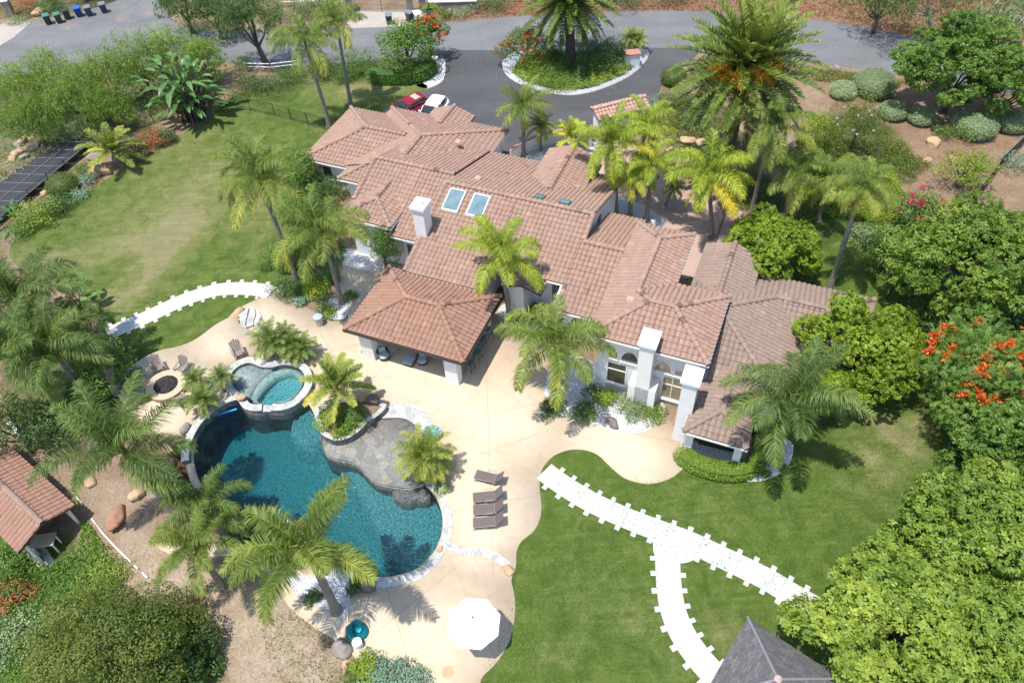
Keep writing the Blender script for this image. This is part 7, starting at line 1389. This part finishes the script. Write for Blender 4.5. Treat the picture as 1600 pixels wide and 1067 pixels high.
for a in [((1090, 120), 1.2, 1.2, 'olive', 1500, 'loose olive shrub behind the clipped ball by the drive'), ((1060, 165), 1.7, 1.3, 'olive', 2400, 'wide olive shrub between the gate roof and the date palm'), ((1085, 195), 1.6, 1.2, 'olive', 2200, 'olive shrub on the bank below the date palm crown'), ((1030, 165), 1.0, 1.0, 'succ', 900, 'grey green spiky shrub right of the gate roof'), ((1108, 262), 1.3, 1.1, 'broad', 1500, 'leafy green shrub along the courtyard stream'), ((1078, 275), .9, .8, 'grey', 800, 'grey green shrub beside the courtyard pond'), ((1150, 300), 1.6, 1.6, 'dark', 1900, 'dark shrub in the shade right of the big date trunk'), ((1195, 318), 1.4, 1.5, 'dark', 1500, 'dark shrub behind the slender palm trunk'), ((1165, 362), 1.1, 1.2, 'broad', 1300, 'green shrub by the white furniture above the small roof'), ((1245, 340), 1.3, 1.2, 'broad', 1300, 'green shrub at the foot of the short palm'),
          ((1300, 262), 2.2, 1.2, 'olive', 2600, 'olive shrub left of the white flowered one on the hillside'), ((1408, 262), 1.9, .7, 'olive', 2600, 'low yellow olive mat shrub on the bare hillside'), ((1280, 200), 1.6, 1.0, 'yellow', 1700, 'yellow green shrub right of the date palm on the slope'), ((1505, 218), 1.1, 1.4, 'tulip', 900, 'small bright green bush in front of the wide clipped ball'), ((1470, 215), 1.1, 1.1, 'broad', 900, 'small green bush under the broad hillside tree'), ((1265, 290), 1.5, 1.2, 'yellow', 1500, 'yellow green shrub between the palms below the hillside'), ((1345, 375), 1.2, 1.1, 'grey', 900, 'grassy grey shrub on the edge of the side lawn'), ((1580, 262), 1.5, 1.3, 'succ', 1200, 'blue grey shrub beyond the hillside fence'),
          ((240, 225), 1.5, 1.2, 'redleaf', 2600, 'red leaved shrub on the bank along the iron fence'), ((262, 222), 1.0, 1.1, 'dark', 1300, 'dark spiky shrub between the red bush and the paddle leaved clump'), ((212, 240), 1.5, 1.3, 'dark', 2000, 'deep green shrub left of the red leaved one'), ((92, 328), 1.4, 1.2, 'dark', 1900, 'dark shrub on the lawn edge below the clipped ball'), ((60, 345), 1.9, 1.4, 'tulip', 2800, 'bright green shrub with yellow flowers on the lawn edge', ('yellow', 10, .08)), ((130, 272), 1.2, .8, 'broad', 1300, 'light green low shrub behind the orange tan boulder'), ((138, 286), .9, .8, 'succ', 700, 'small pale rosette shrub beside the orange tan boulder'), ((125, 310), .9, .8, 'succ', 700, 'small pale rosette shrub below the clipped ball'), ((35, 365), 1.4, 1.0, 'broad', 1400, 'green shrub at the far left corner of the lawn'), ((140, 198), 2.6, .9, 'grey', 2600, 'low grey green mound above the solar collectors'), ((80, 208), 1.8, .7, 'grey', 1700, 'low grey green mound left above the solar collectors'), ((255, 165), 1.6, 1.2, 'broad', 1700, 'bright shrub behind the iron fence below the willow like trees'), ((310, 165), 1.9, 1.5, 'dark', 2200, 'dark leafy shrub under the paddle leaved clump', ('whitefl', 12, .09)),
          ((378, 110), 1.4, 1.2, 'broad', 1300, 'green shrub beside the road left of the white rail fence'), ((392, 142), 2.2, 1.2, 'dark', 2400, 'clipped dark hedge shrub along the top lawn, left part'), ((440, 138), 2.4, 1.4, 'dark', 2600, 'dark hedge shrub along the top lawn between the two palms'), ((500, 118), 1.8, 1.6, 'dark', 2000, 'dark shrub behind the leaning palm trunk'), ((558, 108), 2.2, 2.0, 'broad', 2400, 'loose green shrub left of the rounded tree'), ((540, 126), 1.3, 1.0, 'dark', 1300, 'low shrub at the foot of the right leaning palm'), ((575, 118), 1.4, 1.1, 'broad', 1300, 'small green shrub at the edge of the top lawn'), ((470, 30), 3.0, 2.0, 'dark', 3000, 'dark shrub beyond the road, left of the iron gate'), ((510, 22), 2.4, 1.8, 'broad', 2300, 'bright green shrub beside the left gate pillar'), ((672, 20), 1.2, 1.2, 'yellow', 900, 'yellow green shrub by the right gate pillar'), ((694, 28), 1.1, .9, 'olive', 800, 'olive shrub on the verge right of the gate'), ((722, 26), 1.3, 1.0, 'grey', 900, 'grey shrub on the red verge beyond the road'), ((855, 128), 2.2, 1.5, 'broad', 3000, 'mid green shrub on the island below the flowering bush'), ((925, 106), 2.7, 2.2, 'dark', 4000, 'dark shrub on the island right of the date palm trunk'), ((955, 94), 2.2, 2.0, 'dark', 2800, 'dark shrub towards the island tip'), ((905, 120), 1.5, 1.2, 'dark', 1600, 'low dark shrub in the island pebbles'), ((835, 112), 1.5, 1.3, 'yellow', 2000, 'yellow green shrub on the island under the flowering bush'), ((880, 135), 1.5, .9, 'tulip', 1800, 'bright green shrub at the front of the island'), ((945, 118), 1.4, .9, 'tulip', 1700, 'bright green shrub on the island near the white planter'), ((1290, 235), 1.6, 1.5, 'yellow', 1900, 'tall yellow green shrub at the left of the loose hillside tree'), ((1390, 235), 1.5, 1.2, 'olive', 1700, 'ragged olive shrub at the right of the loose hillside tree'), ((862, 95), 1.4, 1.4, 'dark', 1400, 'shaded shrub behind the island palm trunk'),
          ((445, 455), 1.0, 1.0, 'dark', 1300, 'dark shrub by the end of the white path'), ((462, 462), .9, .9, 'dark', 1200, 'dark green shrub in the bed at the top of the deck'), ((470, 472), .65, .55, 'succ', 700, 'pale blue green mound in the bed'), ((488, 458), 1.1, .6, 'yellow', 1400, 'yellow ground shrub in the bed between the two palms'), ((510, 492), .8, .7, 'tulip', 900, 'bright green shrub beside the pale trash can'), ((440, 410), 1.49, 1.35, 'broad', 2080, 'green shrub along the lawn edge under the tall palm'), ((470, 405), 1.76, 1.35, 'broad', 2400, 'leafy shrub between the two left palms'), ((470, 330), 1.89, 1.76, 'broad', 2560, 'green shrub along the lawn below the house corner tree'), ((500, 345), 1.76, 1.62, 'dark', 2400, 'dark shrub against the left house wall'), ((520, 310), 1.49, 1.89, 'dark', 2080, 'dark shrub under the low left roof'), ((490, 300), 1.62, 1.62, 'broad', 2080, 'green shrub beside the white wall at left'), ((515, 440), .8, .8, 'broad', 900, 'shrub at the foot of the grey trunk palm'), ((548, 465), .5, .5, 'broad', 500, 'small shrub near the left pavilion corner'),
          ((865, 642), .9, .5, 'dark', 1300, 'low white flowered shrub around the palm foot in the pebble bed', ('whitefl', 14, .06)), ((912, 648), .9, .6, 'broad', 1200, 'green shrub with white flowers beside the brown upright rock', ('whitefl', 12, .06)), ((945, 628), .8, .9, 'yellow', 1100, 'yellow green shrub below the left tall window'), ((985, 640), 1.1, 1.1, 'grey', 1500, 'bare twiggy grey shrub before the middle chimney'), ((1018, 650), .9, .7, 'tulip', 1300, 'grassy bright shrub right of the middle chimney'), ((925, 620), .7, .8, 'dark', 800, 'dark shrub at the left end of the window bed', ('whitefl', 10, .07)), ((812, 500), .8, .7, 'dark', 900, 'dark shrub beside the pavilion palm foot'), ((830, 500), .9, .8, 'dark', 1000, 'dark shrub below the recessed porch'), ((760, 545), .01, .01, 'dark', 10, ''),
          ((600, 1062), 1.1, .8, 'succ', 2000, 'blue green shrub at the bottom edge of the patio'), ((640, 1068), 1.0, .7, 'succ', 1600, 'blue green shrub at the bottom edge, right of its twin'), ((578, 1045), .8, .8, 'yellow', 1200, 'yellow green shrub at the bottom left corner of the patio'), ((560, 1062), .9, .6, 'broad', 1000, 'green shrub at the very bottom by the tan boulder'), ((556, 918), .45, .7, 'dark', 600, 'small dark shrub beside the brown boulder on the pool edge'), ((490, 935), .5, .4, 'dark', 500, 'small shrub in the lower pebble bed'), ((405, 835), 1.3, 1.0, 'dark', 1900, 'dark shrub below the pool edge under the large palm'), ((375, 825), 1.2, 1.1, 'dark', 1700, 'dark shrub left below the pool edge'), ((415, 860), 1.1, 1.0, 'broad', 1400, 'green shrub above the lower walk'), ((450, 870), 1.0, 1.2, 'broad', 1200, 'green shrub under the crown of the large palm'), ((362, 902), .9, .6, 'grey', 800, 'small grey shrub on the dry slope below the walk'),
          ((520, 655), 1.0, .9, 'tulip', 1500, 'fern like shrub in the raised planter'), ((555, 655), 1.0, .8, 'broad', 1500, 'green shrub in the raised planter beside the rocks'), ((535, 672), .8, .6, 'tulip', 1100, 'fern shrub spilling over the front of the planter'), ((690, 765), .5, .3, 'grey', 500, 'small grey plant on the pool coping'), ((1215, 720), .3, .3, 'broad', 300, 'small tuft in the white pebbles, right of the palm trunk'), ((1225, 735), .3, .3, 'broad', 300, 'small tuft at the rim of the white pebbles'), ((1196, 742), .28, .25, 'broad', 260, 'small tuft in the pebbles nearest the lawn'), ((15, 900), 1.7, 1.6, 'broad', 2400, 'bright green bush at the left edge below the hut'), ((25, 935), 1.2, .9, 'redleaf', 1200, 'rusty brown bush at the left edge below the bright one'), ((20, 1000), 1.6, 1.2, 'grey', 1700, 'grey green bush at the left edge in the bottom corner'), ((165, 905), 1.5, .9, 'tulip', 1900, 'bright shrub above the big olive tree'), ((300, 955), 1.4, .9, 'olive', 1500, 'olive shrub at the right shoulder of the big bottom left tree'), ((205, 600), 1.0, 1.0, 'dark', 1100, 'dark shrub at the left end of the terrace'), ((190, 560), 1.1, 1.2, 'dark', 1300, 'dark shrub at the lower end of the white path'), ((1290, 640), 1.3, 1.2, 'dark', 1300, 'shaded shrub under the right roof end'), ((1240, 650), 1.2, 1.2, 'dark', 1200, 'dark shrub behind the feathery palm trunk'), ((1502, 655), 1.6, 1.2, 'dark', 1400, 'dark shrub beneath the orange red flowered tree'), ((1528, 722), 1.6, 1.3, 'broad', 1700, 'green shrub at the lawn edge below the flowered tree'), ((1440, 460), 1.4, 1.3, 'broad', 1500, 'light shrub at the lawn edge beside the dark fence panel'), ((1400, 425), 1.2, 1.0, 'broad', 1200, 'green shrub behind the dark fence panel'), ((1320, 1060), 1.2, 1.0, 'grey', 1200, 'grey twiggy shrub at the bottom edge beside the gazebo'),
          ((40, 20), 1.8, 1.5, 'redleaf', 1500, 'reddish shrub at the top left beside the stone pillar'), ((30, 34), 1.3, .6, 'grey', 1000, 'low grey shrub at the road edge by the top left pillar'), ((82, 18), 1.6, 1.4, 'dark', 1600, 'dark shrub behind the tan boulder at the bins'), ((975, 10), 2.4, 1.6, 'dark', 2200, 'dark shrub beyond the road behind the island palm'), ((1045, 2), 2.6, 1.5, 'dark', 2200, 'dark shrub at the top edge right of the island palm'), ((1230, 5), 1.3, .8, 'dark', 900, 'small dark shrub on the red verge at the top'), ((770, 14), 2.2, 1.2, 'dark', 1800, 'dark shrub before the white rail fence at the top'), ((1535, 40), 2.2, 1.6, 'olive', 2000, 'olive shrub beyond the road between the two eucalyptus'), ((1588, 45), 1.6, 1.2, 'dry', 1400, 'straw coloured shrub on the far verge at the top right')]:
    if not a[5]: continue
    shrub(a[5], a[0], a[1], a[2], a[3], a[4], .17 if a[1] > 1.5 else .13, .07, flowers=a[6] if len(a) > 6 else None, nb=9, tone=.35 + R.random() * .25, z0=.42 if 'planter' in a[5] and 'raised' in a[5] or 'spilling' in a[5] else None)
# hedges
def hedge(label, px, w, h, mat='broad', n=9000, z=0.0, L=.1):
    ln = [np.array(q) for q in W2(smooth(px, 6, False), z)]; lv = LV(); C, S = [], []
    for p in ln: C.append((p[0], p[1], h * .5)); S.append((w / 2, w / 2, h * .52))
    blobs_to_leaves(lv, C, S, n, L, .05, 'leaf', .5, .6, .93); mb_ = LV()
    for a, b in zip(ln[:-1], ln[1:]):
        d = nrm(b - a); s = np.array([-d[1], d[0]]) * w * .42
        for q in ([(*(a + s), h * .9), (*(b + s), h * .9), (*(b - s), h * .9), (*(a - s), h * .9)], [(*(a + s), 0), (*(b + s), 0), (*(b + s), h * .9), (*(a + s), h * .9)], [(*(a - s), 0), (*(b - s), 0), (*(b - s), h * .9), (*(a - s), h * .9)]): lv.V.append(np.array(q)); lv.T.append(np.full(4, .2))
    o = obj('hedge', lv.mesh('hedge', M[mat])); return tag(o, label, 'hedge')
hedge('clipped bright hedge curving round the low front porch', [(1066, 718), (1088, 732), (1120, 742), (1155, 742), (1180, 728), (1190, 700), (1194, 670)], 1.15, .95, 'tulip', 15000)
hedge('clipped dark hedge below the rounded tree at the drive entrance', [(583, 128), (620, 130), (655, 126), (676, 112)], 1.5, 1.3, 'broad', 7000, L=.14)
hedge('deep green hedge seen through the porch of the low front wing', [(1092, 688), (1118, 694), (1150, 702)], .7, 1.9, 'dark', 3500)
# big paddle leaved plants
paddles('bird_of_paradise_clump', 'huge clump of paddle leaved stems standing at the upper corner of the left lawn', (305, 185), 150, 6.0, 1.5, .5, seed=3, spread=1.8)
paddles('banana_plant', 'banana plant with broad leaves at the end of the white path, upper one', (135, 488), 12, 3.0, 1.6, .55, seed=4); paddles('banana_plant', 'banana plant with broad leaves beside the white path end, lower one', (152, 528), 10, 2.6, 1.5, .5, seed=5)
paddles('agave_plant', 'dark broad leaved plant at the low end of the solar collectors', (30, 350), 16, 1.5, 1.2, .34, seed=6, stems=False)
# ------------------------------------------------------------------ ground cover
cover('ground_cover', 'bright low ground cover filling the driveway island', [(800, 116), (812, 96), (840, 84), (980, 84), (996, 96), (994, 104), (975, 120), (930, 138), (895, 144), (865, 143), (835, 135), (808, 124)], 17000, 'tulip', .2, .1, .6, .35, z=.12)
cover('ivy', 'low green ivy covering the slope round the garden hut', [(0, 790), (60, 870), (110, 850), (125, 800), (170, 870), (175, 960), (120, 1000), (0, 1067), (-60, 1000)], 22000, 'broad', .16, .09, .40, .2)
cover('dry_grass', 'dry grass tufts over the pale slope below the pool', [(160, 830), (260, 860), (400, 900), (450, 950), (520, 1000), (555, 1067), (350, 1067), (330, 980), (200, 930)], 1500, 'dry', .18, .025, .6, .03)
cover('scrub', 'weedy scrub at the bottom of the dry slope', [(400, 960), (460, 950), (530, 1010), (555, 1067), (430, 1075)], 900, 'olive', .16, .03, .5, .06)
cover('scrub', 'loose scrub on the earth bank beside the solar collectors', [(60, 190), (330, 120), (350, 150), (240, 190), (130, 230), (0, 300), (-60, 240)], 9000, 'grey', .25, .06, .5, .2)
cover('scrub', 'scrubby ground plants along the hillside foot', [(1250, 190), (1300, 250), (1400, 270), (1420, 330), (1380, 350), (1300, 340), (1240, 320)], 12000, 'yellow', .22, .06, .4, .25)
cover('scrub', 'ground plants in the courtyard garden below the date palm', [(1010, 170), (1120, 150), (1180, 240), (1240, 330), (1160, 330), (1120, 290), (1080, 250), (1040, 230)], 12000, 'olive', .22, .07, .5, .25)
cover('scrub', 'plants along the left edge of the house bed', [(440, 300), (500, 270), (540, 330), (540, 400), (510, 480), (460, 462), (440, 440), (450, 370)], 9000, 'broad', .2, .07, .5, .2)
cover('scrub', 'shaded undergrowth beneath the trees at the right edge', [(1450, 480), (1600, 440), (1700, 700), (1660, 1100), (1350, 1100), (1440, 900), (1515, 720), (1500, 620)], 16000, 'dark', .3, .1, .5, .3)
cover('scrub', 'weeds along the roadside verge below the street', [(1240, 105), (1340, 116), (1420, 128), (1400, 140), (1300, 130), (1240, 125)], 3500, 'olive', .25, .06, .5, .2)
cover('scrub', 'undergrowth beneath the willow like trees at left', [(-60, 140), (60, 115), (330, 100), (350, 130), (150, 190), (-60, 230)], 9000, 'dark', .3, .1, .5, .3)
cover('mulch', 'reddish bark and litter over the far verge of the road', [(690, 30), (1000, 16), (1140, 18), (1240, 24), (1330, 34), (1400, 48), (1480, 64), (1600, 94), (1600, -40), (690, -40)], 15000, 'redleaf', .3, .1, .35, .1)
cover('lawn_tufts', 'taller grass tufts along the edges of the right lawn', [(846, 740), (1000, 756), (1060, 742), (1240, 730), (1440, 640), (1430, 900), (1300, 1000), (1240, 940), (1000, 850), (840, 830), (800, 950), (750, 1067), (1000, 1067), (1040, 960), (1030, 870)], 14000, 'broad', .10, .03, .42, .02, z=.012)
